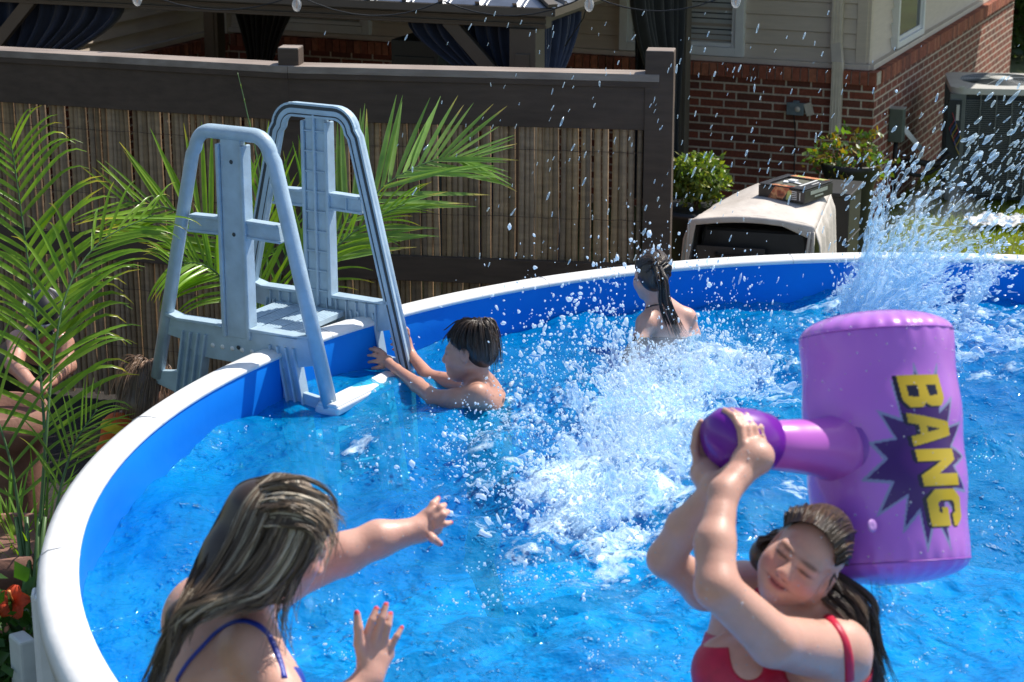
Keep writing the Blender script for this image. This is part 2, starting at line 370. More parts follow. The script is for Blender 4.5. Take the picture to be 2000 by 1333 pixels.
# roof: fascia edge + ribbed panels rising to the middle
e = .17; RZ = ZB + .118
ring = [GC + gF * e - gR * e, GC + gF * e + gR * (GD + e), GC - gF * (GW + e) + gR * (GD + e), GC - gF * (GW + e) - gR * e]
apex = GC - gF * GW / 2 + gR * GD / 2 + Z * (RZ + .85)
ridge = [apex + gF * .35, apex - gF * .35]
mb = MB()
for i in range(4):
    a, b = ring[i], ring[(i + 1) % 4]; mb.bar(a + Z * (RZ + .01), b + Z * (RZ + .01), .03, .045)
mb.build('roof_edge', M_BRONZE, gaz)
mb = MB()
def slope(a, b, t0, t1, n):
    a = a + Z * (RZ + .035); b = b + Z * (RZ + .035)
    mb.add([a, b, t1, t0], [(0, 1, 2, 3)]); mb.add([a - Z * .02, b - Z * .02, t1 - Z * .02, t0 - Z * .02], [(3, 2, 1, 0)])
    nn = (b - a).cross(t0 - a).normalized(); nn = nn if nn.z > 0 else -nn
    dirup = ((t0 + t1) / 2 - (a + b) / 2); ax = (b - a).normalized(); dirup = dirup - ax * dirup.dot(ax)
    for i in range(1, n):
        f = i / n; p = a.lerp(b, f)
        # stop the rib where it meets the hip
        ta = (t0 - a).dot(ax) ; tb = (b - t1).dot(ax); L = (b - a).length; s = f * L
        k = min(1, s / max(ta, 1e-3), (L - s) / max(tb, 1e-3)); q = p + dirup * k
        mb.bar(p + nn * .012, q + nn * .012, .03, .024, up=nn)
        mb.bar(p + ax * .05 + nn * .003, q + ax * .05 + nn * .003, .012, .006, up=nn)
slope(ring[3], ring[0], ridge[1], ridge[0], 19); slope(ring[0], ring[1], ridge[0], ridge[0], 18); slope(ring[1], ring[2], ridge[0], ridge[1], 19); slope(ring[2], ring[3], ridge[1], ridge[1], 18)
for a, b in ((ring[0], ridge[0]), (ring[1], ridge[0]), (ring[2], ridge[1]), (ring[3], ridge[1])): mb.bar(a + Z * (RZ + .05), b + Z * .012, .06, .02, mi=1)
mb.build('roof', [M_ROOF, M_BRONZE], gaz)

# curtains: gathered cloth, tied in the middle
def clothmat(name, c, rough=0.85):
    m = NT(name); v = m.coord((1, 1, .2)); n = m.noise(v, 25, 4)
    m.base(m.ramp(n, [(0.3, tuple(x * .75 for x in c)), (0.7, tuple(x * 1.25 for x in c))])); m.set(Roughness=rough, Sheen_Weight=.2); m.bump(m.noise(m.coord((1, 1, 1)), 250, 2), .2, .002); return m.mat
M_NAVY = clothmat('navy_curtain_cloth', (0.016, 0.026, 0.055)); M_BLACKC = clothmat('black_curtain_cloth', (0.010, 0.011, 0.014))
def curtain(top_a, top_b, z_top, z_tie, z_bot, tie, mat, label, w_tie=.12, w_bot=.4, folds=9, name='curtain'):
    n, mrow = 90, 40; V = []; ax = (top_b - top_a); L = ax.length; ax.normalize(); nn = Vector((0, 0, 1)).cross(ax)
    mid_t = (tie - top_a).dot(ax)
    for j in range(mrow + 1):
        f = j / mrow; z = z_top + (z_bot - z_top) * f
        if z > z_tie: k = (z_top - z) / (z_top - z_tie); k2 = k * k * (3 - 2 * k); wd = L + (w_tie - L) * k2; cx = L / 2 + (mid_t - L / 2) * k2
        else: k = (z_tie - z) / max(z_tie - z_bot, 1e-3); wd = w_tie + (w_bot - w_tie) * min(1, k * 1.6); cx = mid_t
        for i in range(n + 1):
            s = i / n - .5; ph = folds * 2 * math.pi * (i / n) + .6 * math.sin(3 * f + i * .1)
            d = (.035 + .02 * math.sin(i * .37)) * math.sin(ph) * (.35 + .65 * min(1, wd / L * 1.5))
            V.append(top_a + ax * (cx + s * wd) + nn * d + Z * z)
    Fc = [(j * (n + 1) + i, j * (n + 1) + i + 1, (j + 1) * (n + 1) + i + 1, (j + 1) * (n + 1) + i) for j in range(mrow) for i in range(n)]
    mb = MB(); mb.add(V, Fc); o = mb.build(name, mat, None, True); s = o.modifiers.new('t', 'SOLIDIFY'); s.thickness = .004
    return tag(o, label, 'curtain', 'curtains tied to the gazebo posts')
z0 = Vector((0, 0, 0))
curtain(fr - gF * .85 + gR * .12, fr - gF * .1 + gR * .12, ZB, ZB - .55, .1, fr - gF * .18 + gR * .12, M_NAVY, 'navy curtain inside the front corner post of the gazebo, behind the slanting brace')
curtain(fr + gR * .1 + gF * .02, fr + gR * .85 + gF * .02, ZB, ZB - .55, .1, fr + gR * .25, M_NAVY, 'navy curtain on the side of the gazebo, below the hanging bulb and its wire', w_tie=.2)
curtain(fl + gF * .1 + gR * .12, fl + gF * 1.15 + gR * .12, ZB, ZB - .7, .1, fl + gF * .2 + gR * .12, M_NAVY, 'navy curtain at the left end of the gazebo beside the slanting brace')
curtain(bl + gF * .05, bl + gF * .95, ZB + .1, ZB - 1.0, .1, bl + gF * .42, M_BLACKC, 'black gathered curtain hanging at the rear of the gazebo above the fence rail', w_tie=.22)
curtain(br - gR * 1.3 + gF * .02, br - gR * .12 + gF * .02, ZB + .05, ZB - 1.25, .1, br - gR * .35, M_BLACKC, 'wide black curtain beside the rear gazebo post nearest the brick wall', w_tie=.3)
curtain(br - gF * .35 - gR * .1, br - gF * .02 - gR * .1, ZB + .05, ZB - 1.2, .3, br - gF * .28 - gR * .1, M_NAVY, 'slim dark blue curtain tied beside the rear gazebo post above the leafy shrub', w_tie=.1, w_bot=.15, folds=4)
# dark cabinet inside the gazebo
mb = MB(); p = W(834, 100, 14.6); p.z = 0; mb.box(p + Z * .86, (.36, .45, 1.72), Mg); mb.box(p + Z * .86 - gR * .228, (.30, .01, 1.5), Mg); mb.box(p + Z * 1.3 - gR * .235, (.30, .012, .02), Mg)
M_TEAL = simple('dark_teal_panel', (0.012, 0.022, 0.026), 0.5, 0.2, 4)
tag(mb.build('storage_cabinet', M_TEAL, bevel=.01), 'dark blue-green cabinet standing inside the gazebo beside the window', 'cabinet')
# string lights
sl = empty('string_lights', W(1151, -40, 11), 'string of clear filament bulbs hanging along the gazebo', 'string lights')
M_CORD = simple('black_cord', (0.012, 0.012, 0.012), 0.6); 
m = NT('bulb_glass'); m.set(Base_Color=(1, 1, 1, 1), Roughness=0.02, Transmission_Weight=0.0, IOR=1.45)
tr = m.n('BsdfTransparent'); mx = m.n('MixShader'); mx.inputs[0].default_value = .72; m.l(m.b.outputs[0], mx.inputs[1]); m.l(tr.outputs[0], mx.inputs[2]); m.l(mx.outputs[0], m.out.inputs[0]); M_BULB = m.mat
M_FIL = simple('brass_filament', (0.5, 0.25, 0.08), 0.3, metal=.8)
bp = [W(267, -20, 11.6), W(579, -10, 11.4), W(865, 2, 11.5), W(1151, -10, 11.2), W(1438, -18, 11.0)]
mb = MB(); cp = []
ends = [W(-60, -70, 11.7)] + bp + [W(1760, -80, 10.9)]
for a, b in zip(ends[:-1], ends[1:]):
    for k in range(8): t = k / 8; cp.append(a.lerp(b, t) - Z * (.10 * 4 * t * (1 - t)))
cp.append(ends[-1]); mb.tube(cp, .004, 6); 
mb.tube([W(1151, -8, 11.2), W(1140, 35, 11.6), W(1122, 62, 12.4), W(1104, 90, 12.7)], .004, 6)
mb.build('cable', M_CORD, sl)
for i, p in enumerate(bp):
    if i == 2: continue
    c = p - Z * .02
    mb = MB(); mb.lathe(c, [(0, -.075), (.012, -.071), (.022, -.058), (.027, -.04), (.025, -.022), (.017, -.004), (.012, .008)], 20); b_ = mb.build('bulb', M_BULB, sl, True)
    mb = MB(); mb.lathe(c, [(.013, 0), (.016, .004), (.016, .03), (.008, .04), (0, .04)], 14); mb.build('bulb_socket', M_CORD, b_, True)
    mb = MB(); mb.tube([c - Z * .01, c - Z * .04 + gF * .004, c - Z * .055, c - Z * .035 - gF * .004, c - Z * .01 - gF * .002], .0025, 5); mb.build('filament', M_FIL, b_)
# ================================================================ FENCE
M_WOOD = wood('weathered_dark_wood', (0.060, 0.038, 0.026), (0.10, 0.066, 0.046))
M_CAPW = wood('grey_weathered_top_board', (0.20, 0.155, 0.125), (0.36, 0.295, 0.25))
def bamboomat():
    m = NT('bamboo_culms'); v = m.coord((1, 1, 1)); at = m.n('Attribute'); at.attribute_name = 'Col'
    n = m.noise(m.coord((1, 1, 4)), 9, 4); c = m.mix(0.6, at.outputs['Color'], m.ramp(n, [(0.3, (0.55, 0.52, 0.5)), (0.7, (1.25, 1.2, 1.1))]), 'MULTIPLY')
    m.base(c); m.set(Roughness=0.6); m.bump(m.noise(m.coord((60, 60, 3)), 2, 3), .3, .003); return m.mat
M_BAMB = bamboomat(); M_WIRE = simple('rusty_wire', (.10, .06, .04), .7)
HC = 2.05
F0 = G(-260, 84, HC); F1 = G(562, 129, HC); F2 = G(1288, 146, HC)
for p in (F0, F1, F2): p.z = 0
fence = empty('bamboo_fence', F1, 'dark wood framed fence filled with upright bamboo canes behind the pool', 'fence')
def fence_panel(A, B, last):
    d = (B - A).normalized(); n = Vector((d.y, -d.x, 0)); L = (B - A).length; M = Matrix((d, n, Z)).transposed(); mid = (A + B) / 2
    mb = MB(); mb.box(mid - n * .0 - n * .065 + Z * (HC - .02), (L, .15, .04), M); mb.build('top_board', M_CAPW, fence, bevel=.004)
    mb = MB(); mb.box(mid - n * .012 + Z * (HC - .055), (L, .04, .03), M); mb.box(mid - n * .022 + Z * (HC - .185), (L, .035, .23), M)
    mb.build('fascia_board', M_WOOD, fence, bevel=.003)
    mb = MB(); mb.box(mid - n * .02 + Z * (.945), (L - .12, .035, .14), M); mb.build('middle_rail', M_WOOD, fence, bevel=.003)
    # canes
    V = []; Fc = []; Cc = []; x = .02; b = 0; k = 7
    while x < L - .02:
        r = random.uniform(.0145, .0195); base = A + d * x - n * (.058 + random.uniform(0, .008)); g = random.uniform(.6, 1.25); tint = random.uniform(-.1, .12)
        colr = (0.32 * g * (1 + tint * .4), 0.222 * g, 0.135 * g * (1 - tint)); zz = np.linspace(random.uniform(.03, .07), HC - .28, 9)
        wob = random.uniform(-.006, .006); lean = random.uniform(-.008, .008); node = random.random()
        for j, z in enumerate(zz):
            rr = r * (1.08 if (j % 3 == int(node * 3)) else 1)
            for a in range(k):
                an = 2 * math.pi * a / k; p = base + d * (math.cos(an) * rr + wob * math.sin(z * 3) + lean * z) + n * (math.sin(an) * rr) + Z * float(z)
                V.append(tuple(p)); Cc.append(colr)
        for j in range(8):
            for a in range(k): Fc.append((b + j * k + a, b + j * k + (a + 1) % k, b + (j + 1) * k + (a + 1) % k, b + (j + 1) * k + a))
        b += 9 * k; x += r * 2 + random.choice((-.002, -.001, -.001, .0, .001, .004))
    wm = MB()
    for hz in (.35, .70, 1.25, 1.62): wm.tube([A + d * (L * q_ / 40) - n * (.036 + random.uniform(-.001, .002)) + Z * (hz + random.uniform(-.004, .004)) for q_ in range(41)], .0016, 4)
    wm.build('binding_wire', M_WIRE, fence)
    npmesh('bamboo_panel', V, Fc, M_BAMB, fence, True, np.array(Cc))
fence_panel(F0, F1, False); fence_panel(F1, F2, True)
dd = (F2 - F1).normalized(); nn_ = Vector((dd.y, -dd.x, 0)); Mfe = Matrix((dd, nn_, Z)).transposed()
mb = MB(); mb.box(F1 + dd * .0 - nn_ * .07 + Z * 1.07, (.115, .115, 2.14), Mfe); mb.build('post', M_WOOD, fence, bevel=.004)
mb = MB(); mb.box(F2 - dd * .0 - nn_ * .06 + Z * 1.085, (.15, .13, 2.17), Mfe); mb.box(F2 - dd * .0 - nn_ * .06 + Z * 2.172, (.145, .125, .006), Mfe, 1); mb.build('post', [M_WOOD, M_CAPW], fence, bevel=.003)
mb = MB(); mb.box(F1 - nn_ * .07 + Z * 2.142, (.11, .11, .006), Mfe); mb.build('post_top', M_CAPW, fence)

# ================================================================ COVERED GRILL AND CARTON
def covermat():
    m = NT('grill_cover_cloth'); v = m.coord(); n = m.noise(v, 5, 5); n2 = m.noise(v, 30, 3)
    c = m.ramp(n, [(0.3, (0.48, 0.43, 0.38)), (0.65, (0.60, 0.55, 0.50))]); c = m.mix(m.ramp(n2, [(0.72, (0, 0, 0)), (0.78, (1, 1, 1))]), c, (0.14, 0.12, 0.11))
    m.base(c); m.set(Roughness=0.7); m.bump(m.noise(v, 12, 3), .35, .02); return m.mat
M_COVER = covermat(); M_BLACKM = simple('black_metal', (0.012, 0.013, 0.014), 0.35, 0.2, 8)
gr0 = G(1345, 428, 1.13); gr1 = G(1592, 442, 1.13); gr0.z = gr1.z = 0
ex = (gr1 - gr0); GWd = ex.length; ex.normalize(); ey = Vector((-ex.y, ex.x, 0)); GDp = .78
grill = empty('covered_grill', gr0 + ex * GWd / 2 + ey * .35, 'black grill half wrapped in a pale beige cover beyond the pool rim', 'grill')
def topz(s, t):     # s across 0..1, t depth 0..1
    arch = .035 * math.sin(math.pi * min(1, max(0, s)))
    return 1.13 + arch * (1 - t * .3) + .05 * t - .15 * t * max(0, 1 - s / .45) ** 1.2
V = []; nS, nT = 48, 30; Fc = []
def wr(s, z, t): return .012 * math.sin(s * 37 + z * 5) * math.sin(z * 4 + 1) + .008 * math.sin(t * 21 + z * 9)
# top sheet plus hanging right side, hanging left edge and a short front hem
def addgrid(mb, fn, n, m_):
    P = [fn(i / n, j / m_) for j in range(m_ + 1) for i in range(n + 1)]
    mb.add(P, [(j * (n + 1) + i, j * (n + 1) + i + 1, (j + 1) * (n + 1) + i + 1, (j + 1) * (n + 1) + i) for j in range(m_) for i in range(n)])
def ctop(a, b): 
    s = a; t = b; edge = .03 * (max(0, a - .93) / .07) ** 2 + .03 * (max(0, .05 - a) / .05) ** 2
    return gr0 + ex * (GWd * s) + ey * (GDp * t) + Z * (topz(s, t) - edge + .006 * mnoise.noise(Vector((s * 6, t * 6, 0))))
def cright(a, b):
    t = a; zz = topz(1, t) - .03 - b * (.95); bulge = .02 + .05 * b + .022 * math.sin(t * 26 + b * 2.2) * (.3 + b) + .012 * math.sin(t * 47 + b * 5) * b
    return gr0 + ex * (GWd + min(1, b * 12) * bulge) + ey * (GDp * t) + Z * zz
def cleft(a, b):
    t = a; zz = topz(0, t) - .03 - b * .9; bulge = .01 + .06 * b + .02 * math.sin(t * 22 + b * 3)
    return gr0 - ex * (min(1, b * 12) * bulge) + ey * (GDp * t) + Z * zz
def chem(a, b):   # thin front hem that follows the arch
    drop = .035 + .05 * max(0, a - .75) / .25 + .25 * (max(0, .06 - a) / .06)
    return gr0 + ex * (GWd * a) - ey * (.012 * min(1, b * 4)) + Z * (topz(a, 0) - b * drop)
def cback(a, b): return gr0 + ex * (GWd * a) + ey * (GDp + .02 * b) + Z * (topz(a, 1) - b * .9)
mb = MB(); addgrid(mb, ctop, 48, 30); addgrid(mb, cright, 60, 40); addgrid(mb, cleft, 50, 30); addgrid(mb, chem, 48, 6); addgrid(mb, cback, 30, 10)
# flap wrapping round the front right corner
def cflap(a, b): 
    wdt = .03 + .05 * b + .01 * math.sin(b * 6); return gr0 + ex * (GWd - wdt * (1 - a)) - ey * (.014 + .012 * math.sin(a * 9 + b * 4)) + Z * (topz(1, 0) - .03 - b * .95)
def cflap2(a, b):
    wdt = .012 + .09 * b; return gr0 - ex * (.045 * b) + ex * (wdt * a) * .6 - ey * (.014 + .006 * math.sin(a * 7)) + Z * (topz(0, 0) - .03 - b * .85)
addgrid(mb, cflap, 10, 24); addgrid(mb, cflap2, 8, 20)
o = mb.build('cover', M_COVER, grill, True); s_ = o.modifiers.new('t', 'SOLIDIFY'); s_.thickness = .004
Mgr = Matrix((ex, ey, Z)).transposed()
mb = MB(); c = gr0 + ex * GWd / 2 + ey * (GDp / 2)
mb.box(c + Z * .42, (GWd - .08, GDp - .12, .72), Mgr); mb.box(c + Z * .93 + ey * .03, (GWd - .06, GDp - .16, .26), Mgr, taper=.9)
mb.build('firebox', M_BLACKM, grill, bevel=.02)
M_CHAR = simple('charcoal_panel', (0.05, 0.045, 0.042), 0.6, .2, 5)
mb = MB(); mb.box(c - ey * (GDp / 2 - .045) + Z * .72 - ex * .12, (GWd * .55, .01, .5), Mgr); mb.build('front_panel', M_CHAR, grill, bevel=.004)
mb = MB(); mb.tube([c - ey * (GDp / 2 - .05) + Z * .93 - ex * .2, c - ey * (GDp / 2 - .0) + Z * .93 - ex * .2, c - ey * (GDp / 2 - .0) + Z * .93 + ex * .2, c - ey * (GDp / 2 - .05) + Z * .93 + ex * .2], .01, 8); mb.build('handle', M_BLACKM, grill, True)
# carton
M_CART = simple('black_carton', (0.035, 0.034, 0.036), 0.35, .25, 12)
zt = 1.185; b0 = G(1481, 384, zt); b1 = G(1571, 398, zt); bx = (b1 - b0); bw = bx.length; bx.normalize(); by = Vector((-bx.y, bx.x, 0)); bd, bh = .33, .078
by = (by + bx * -.02).normalized(); Mb = Matrix((bx, by, Z)).transposed(); c = b0 + bx * bw / 2 + by * bd / 2; c.z = zt
mb = MB(); mb.box(c + Z * (bh / 2 - .004), (bw, bd, bh - .008), Mb)
fr_ = .045
for sx, sy, wx, wy in ((0, -1, bw, fr_), (0, 1, bw, fr_ * 1.3), (-1, 0, .04, bd - fr_ * 2.3), (1, 0, .09, bd - fr_ * 2.3)):
    mb.box(c + bx * (sx * (bw - wx) / 2) + by * (sy * (bd - wy) / 2 - (0.15 * fr_ if sx else 0)) + Z * (bh), (wx, wy, .006), Mb)
cart = mb.build('carton', M_CART, None, bevel=.0015)
tag(cart, 'open black food carton with printed meat pictures lying on top of the beige cover', 'box')
def printmat(name, stops, scale=18):
    m = NT(name); n = m.noise(m.coord((1, 1, 1)), scale, 2, .4); m.base(m.ramp(n, stops)); m.set(Roughness=.35); return m.mat
M_MEAT = printmat('printed_meat_picture', [(0.3, (0.10, 0.02, 0.012)), (0.45, (0.42, 0.10, 0.05)), (0.55, (0.62, 0.30, 0.14)), (0.7, (0.16, 0.04, 0.02))], 22)
M_SALAD = printmat('printed_salad_picture', [(0.3, (0.25, 0.35, 0.08)), (0.45, (0.55, 0.6, 0.2)), (0.55, (0.65, 0.16, 0.08)), (0.7, (0.75, 0.55, 0.25))], 14)
M_PALE = simple('pale_print', (0.62, 0.62, 0.60), .5, .1, 30)
def poly(name, pts, mat, parent, th=.0012, nrm=Z):
    mb = MB(); n = len(pts); P = [Vector(p) for p in pts]; Q = [p - nrm * th for p in P]
    mb.add(P + Q, [tuple(range(n)), tuple(range(2 * n - 1, n - 1, -1))] + [((i + 1) % n, i, n + i, n + (i + 1) % n) for i in range(n)]); return mb.build(name, mat, parent)
fp = lambda s, h: b0 + bx * (bw * s) - by * .0015 + Z * (bh * h + zt - b0.z)
poly('printed_picture', [fp(.2, .02), fp(.52, .02), fp(.68, .96), fp(.36, .96)], M_MEAT, cart, nrm=-by)
poly('printed_picture', [fp(.6, .08), fp(.68, .08), fp(.74, .8), fp(.64, .85)], M_SALAD, cart, nrm=-by)
mb = MB()
for i in range(5): mb.box(fp(.78, .2 + i * .14) - by * .001, (bw * .11, .001, bh * .07), Mb)
mb.box(fp(.90, .45), (bw * .02, .001, bh * .6), Mb)
mb.build('small_print', M_PALE, cart)
tp = lambda s, t: b0 + bx * (bw * s) + by * (bd * t) + Z * (bh + .0045 + zt - b0.z)
poly('printed_picture', [tp(.25, .01), tp(.7, .01), tp(.72, .12), tp(.3, .12)], M_MEAT, cart); poly('printed_picture', [tp(.15, .86), tp(.85, .86), tp(.95, .98), tp(.2, .98)], M_SALAD, cart)
mb = MB(); mb.box(tp(.77, .5) , (.018, bd * .62, .001), Mb); mb.box(tp(.89, .55), (.009, bd * .25, .001), Mb); mb.build('white_band', M_PALE, cart)
rp = b1 + Z * (zt - b1.z) + bx * .0015
mb = MB(); mb.box(rp + by * bd * .5 + Z * bh * .62, (.001, bd * .6, bh * .28), Mb); mb.box(rp + by * bd * .5 + Z * bh * .28, (.001, bd * .3, bh * .12), Mb); mb.build('side_print', simple('grey_green_print', (.32, .36, .32), .5), cart)
mb = MB(); mb.box(c + Z * (bh - .0055) - bx * .01, (bw - .15, bd - .13, .002), Mb); mb.build('inner_tray', simple('olive_card', (.10, .10, .07), .7), cart)
mb = MB(); mb.box(c + Z * (bh + .004) - bx * .02, (.05, .04, .014), Mb); mb.box(c + Z * (bh + .001) - bx * .05 - by * .03, (.03, .05, .006), Mb @ Matrix.Rotation(.4, 3, 'Z')); mb.box(c + Z * (bh + .002) + bx * .03 - by * .03, (.05, .02, .004), Mb @ Matrix.Rotation(-.3, 3, 'Z')); mb.build('white_insert', M_WHITE, cart, bevel=.002)

# ================================================================ LEAVES: helpers
def leafmat(name, c1, c2, trans=.4, rough=.35, tc=None):
    m = NT(name); at = m.n('Attribute'); at.attribute_name = 'Col'; n = m.noise(m.coord(), 8, 3)
    c = m.mix(1.0, m.ramp(n, [(0.3, c1), (0.7, c2)]), at.outputs['Color'], 'MULTIPLY'); m.base(c); m.set(Roughness=rough)
    t = m.n('BsdfTranslucent'); cc = m.mix(1.0, c, tc or (1.5, 1.7, .5), 'MULTIPLY'); m.l(cc, t.inputs[0])
    mx = m.n('MixShader'); mx.inputs[0].default_value = trans; m.l(m.b.outputs[0], mx.inputs[1]); m.l(t.outputs[0], mx.inputs[2]); m.l(mx.outputs[0], m.out.inputs[0]); return m.mat
M_PALM = leafmat('palm_leaf', (0.13, 0.28, 0.03), (0.24, 0.42, 0.05), .5, .28, (1.7, 1.55, .3))
M_RACH = simple('palm_stalk', (0.07, 0.14, 0.04), .45, .2, 10)
M_LEAFY = leafmat('shrub_leaf', (0.11, 0.17, 0.035), (0.22, 0.27, 0.06), .35, .4)
M_LEAFD = leafmat('dark_tree_leaf', (0.035, 0.07, 0.015), (0.07, 0.12, 0.03), .3, .4)
M_STEM = simple('brown_stem', (0.10, 0.065, 0.035), .8, .3, 20)
def leafcloud(name, centers, size, mat, parent, seed=0, up=.3, colr=None, aspect=.45):
    """one mesh of pointed leaf quads at the given (N,3) points"""
    r = np.random.default_rng(seed); N = len(centers); c = np.asarray(centers)
    d = r.normal(size=(N, 3)); d[:, 2] += up; d /= np.linalg.norm(d, axis=1)[:, None]
    s = np.cross(d, r.normal(size=(N, 3))); s /= np.linalg.norm(s, axis=1)[:, None]; nn = np.cross(d, s)
    L = size * r.uniform(.6, 1.3, (N, 1)); wd = L * aspect
    P = np.stack([c, c + d * L * .45 + s * wd * .5 - nn * L * .04, c + d * L + nn * L * -.12, c + d * L * .45 - s * wd * .5 - nn * L * .04, c + d * L * .5 + nn * L * .03], 1).reshape(-1, 3)
    k = np.arange(N)[:, None] * 5; Fc = np.concatenate([k + [0, 1, 4], k + [1, 2, 4], k + [2, 3, 4], k + [3, 0, 4]], 1).reshape(-1, 3)
    g = r.uniform(.55, 1.3, (N, 1)); cc = np.ones((N, 3)) * g
    if colr is not None: cc = cc * colr(r, N)
    return npmesh(name, P, Fc, mat, parent, False, np.repeat(cc, 5, 0))

# shrub in a dark pot beside the gazebo post
p = G(1362, 395, .0); p = W(1362, 372, 12.9); sh = Vector((p.x, p.y, 0)); 
shrub = empty('potted_shrub', sh, 'yellow-green leafy shrub in a black pot between the fence post and the grill', 'plant')
M_POTB = simple('black_plastic_pot', (0.015, 0.016, 0.017), .45, .2, 10)
hS = W(1362, 352, 12.9).z
mb = MB(); mb.lathe(sh, [(0, .02), (.17, .02), (.19, .05), (.24, hS - .22), (.255, hS - .2), (.25, hS - .17), (.2, hS - .17), (0, hS - .19)], 28); mb.build('pot', M_POTB, shrub, True)
cs = np.array([W(1362, 350, 12.9)]); r_ = np.random.default_rng(3)
pts = r_.normal(size=(2600, 3)); pts /= np.linalg.norm(pts, axis=1)[:, None]; pts *= r_.uniform(.35, 1, (2600, 1)) ** .5 * np.array([.19, .19, .15]) * (1 + .25 * np.sin(pts[:, :1] * 9 + 2) * np.cos(pts[:, 1:2] * 7)); pts += cs
leafcloud('foliage', pts, .045, M_LEAFY, shrub, 4, colr=lambda r, N: np.where(r.random((N, 1)) < .25, np.array([[1.6, 1.25, .9]]), np.array([[.9, 1, 1]])), aspect=.5)
mb = MB()
for i in range(14): a = i * 2.4; e_ = Vector(cs[0]) + Vector((math.cos(a) * .14, math.sin(a) * .14, random.uniform(-.02, .1))); mb.tube([sh + Z * (hS - .2), (sh + Z * (hS - .1)).lerp(e_, .4), e_], .004, 5)
mb.build('stems', M_STEM, shrub)

# tall dark planter with a half dry plant at the house corner
pc = W(1662, 330, 14.0); pl0 = Vector((pc.x, pc.y, 0)); hp = W(1662, 318, 14.0).z
plant = empty('tall_planter', pl0, 'black planter with a half dried plant by the brick house corner', 'planter')
mb = MB(); mb.lathe(pl0, [(0, .01), (.12, .01), (.14, .05), (.13, hp * .4), (.16, hp - .16), (.20, hp - .04), (.215, hp), (.20, hp + .01), (.18, hp - .03), (0, hp - .05)], 32); mb.build('pot', M_POTB, plant, True)
mb = MB(); tips = []
for i in range(30):
    a = random.uniform(0, 6.28); r0 = random.uniform(.02, .1); rr = random.uniform(.08, .26); h = random.uniform(.03, .22); dr = random.uniform(-.12, .05)
    p0 = pl0 + Vector((math.cos(a) * r0, math.sin(a) * r0, hp - .03)); p1 = p0 + Vector((math.cos(a) * rr * .5, math.sin(a) * rr * .5, h)); p2 = p0 + Vector((math.cos(a + .4) * rr, math.sin(a + .4) * rr, h + dr)); mb.tube([p0, p1, p2], [.004, .003, .002], 5); tips += [p1, p2, p1.lerp(p2, .5)]
mb.build('dry_stems', simple('dry_stem', (0.22, 0.13, 0.06), .8, .3, 20), plant)
tp_ = np.array([tuple(t) for t in tips]); tp_ = np.repeat(tp_, 5, 0) + rng.normal(size=(len(tp_) * 5, 3)) * .02
leafcloud('leaves', tp_, .05, M_LEAFY, plant, 8, colr=lambda r, N: np.where(r.random((N, 1)) < .4, np.array([[1.8, .9, .5]]), np.array([[.8, 1, .8]])), aspect=.6)
# dark bin beside it
pb = W(1626, 420, 12.9); pb.z = 0; hb = W(1640, 372, 12.9).z
mb = MB(); mb.box(pb + Z * (hb / 2) + dR * .15, (.20, .36, hb), Mgr @ Matrix.Rotation(-.1, 3, 'Z'), taper=1.06); mb.box(pb + Z * (hb - .01) + dR * .15, (.24, .42, .03), Mgr @ Matrix.Rotation(-.1, 3, 'Z'))
mb.box(pb + Z * (hb * .7) + dR * .15, (.22, .40, .012), Mgr @ Matrix.Rotation(-.1, 3, 'Z'))
M_BIN = simple('dark_grey_bin', (0.018, 0.018, 0.019), .5, .15, 6)
tag(mb.build('storage_bin', M_BIN, bevel=.02), 'dark grey lidded bin standing right behind the covered grill', 'bin')

# ================================================================ AIR CONDITIONER
ac_h = .98; A0 = W(1872, 180, 17.0); yA = R(8); ax = Vector((math.cos(yA), -math.sin(yA), 0)); ay = Vector((math.sin(yA), math.cos(yA), 0)); Ma = Matrix((ax, ay, Z)).transposed()
acw = .86; acbase = Vector((A0.x, A0.y, 0)) + ax * (acw / 2 - .06) + ay * (acw / 2 - .1); ac_h = W(1870, 172, 16.9).z
acu = empty('air_conditioner', acbase, 'large grey louvred air conditioning unit beside the brick side wall', 'air conditioner')
def rrect(w_, r, n=8):
    out = []
    for cx, cy, a0 in ((1, 1, 0), (-1, 1, 90), (-1, -1, 180), (1, -1, 270)):
        for i in range(n + 1): a = R(a0 + 90 * i / n); out.append((cx * (w_ / 2 - r) + r * math.cos(a), cy * (w_ / 2 - r) + r * math.sin(a)))
    return out
def prism(mb, ring2, z0, z1, mi=0, cap=True):
    n = len(ring2); P = [acbase + ax * x + ay * y + Z * z0 for x, y in ring2] + [acbase + ax * x + ay * y + Z * z1 for x, y in ring2]
    f = [(i, (i + 1) % n, n + (i + 1) % n, n + i) for i in range(n)]
    if cap: f += [tuple(range(n, 2 * n)), tuple(range(n - 1, -1, -1))]
    mb.add(P, f, mi)
M_ACD = simple('ac_dark_coil', (0.022, 0.030, 0.034), .7, .2, 20); M_ACG = simple('ac_grey_paint', (0.13, 0.15, 0.155), .45, .1, 8); M_ACT = simple('ac_top_paint', (0.55, 0.55, 0.53), .4, .08, 6)
mb = MB(); prism(mb, rrect(acw - .06, .09), .06, ac_h - .05); mb.build('coil', M_ACD, acu)
mb = MB(); zz = .1
while zz < ac_h - .09: prism(mb, rrect(acw - .02, .1, 5), zz, zz + .0065); zz += .0175
mb.build('louvres', M_ACG, acu)
mb = MB(); rr2 = rrect(acw, .11, 3)
for i, (x, y) in enumerate(rr2): mb.box(acbase + ax * x + ay * y + Z * (ac_h / 2), (.014, .014, ac_h - .1), Ma)
for t in np.linspace(-.32, .32, 6):
    for sx, sy in ((t, -acw / 2), (t, acw / 2), (-acw / 2, t), (acw / 2, t)): mb.box(acbase + ax * sx + ay * sy + Z * (ac_h / 2), (.010, .010, ac_h - .1), Ma)
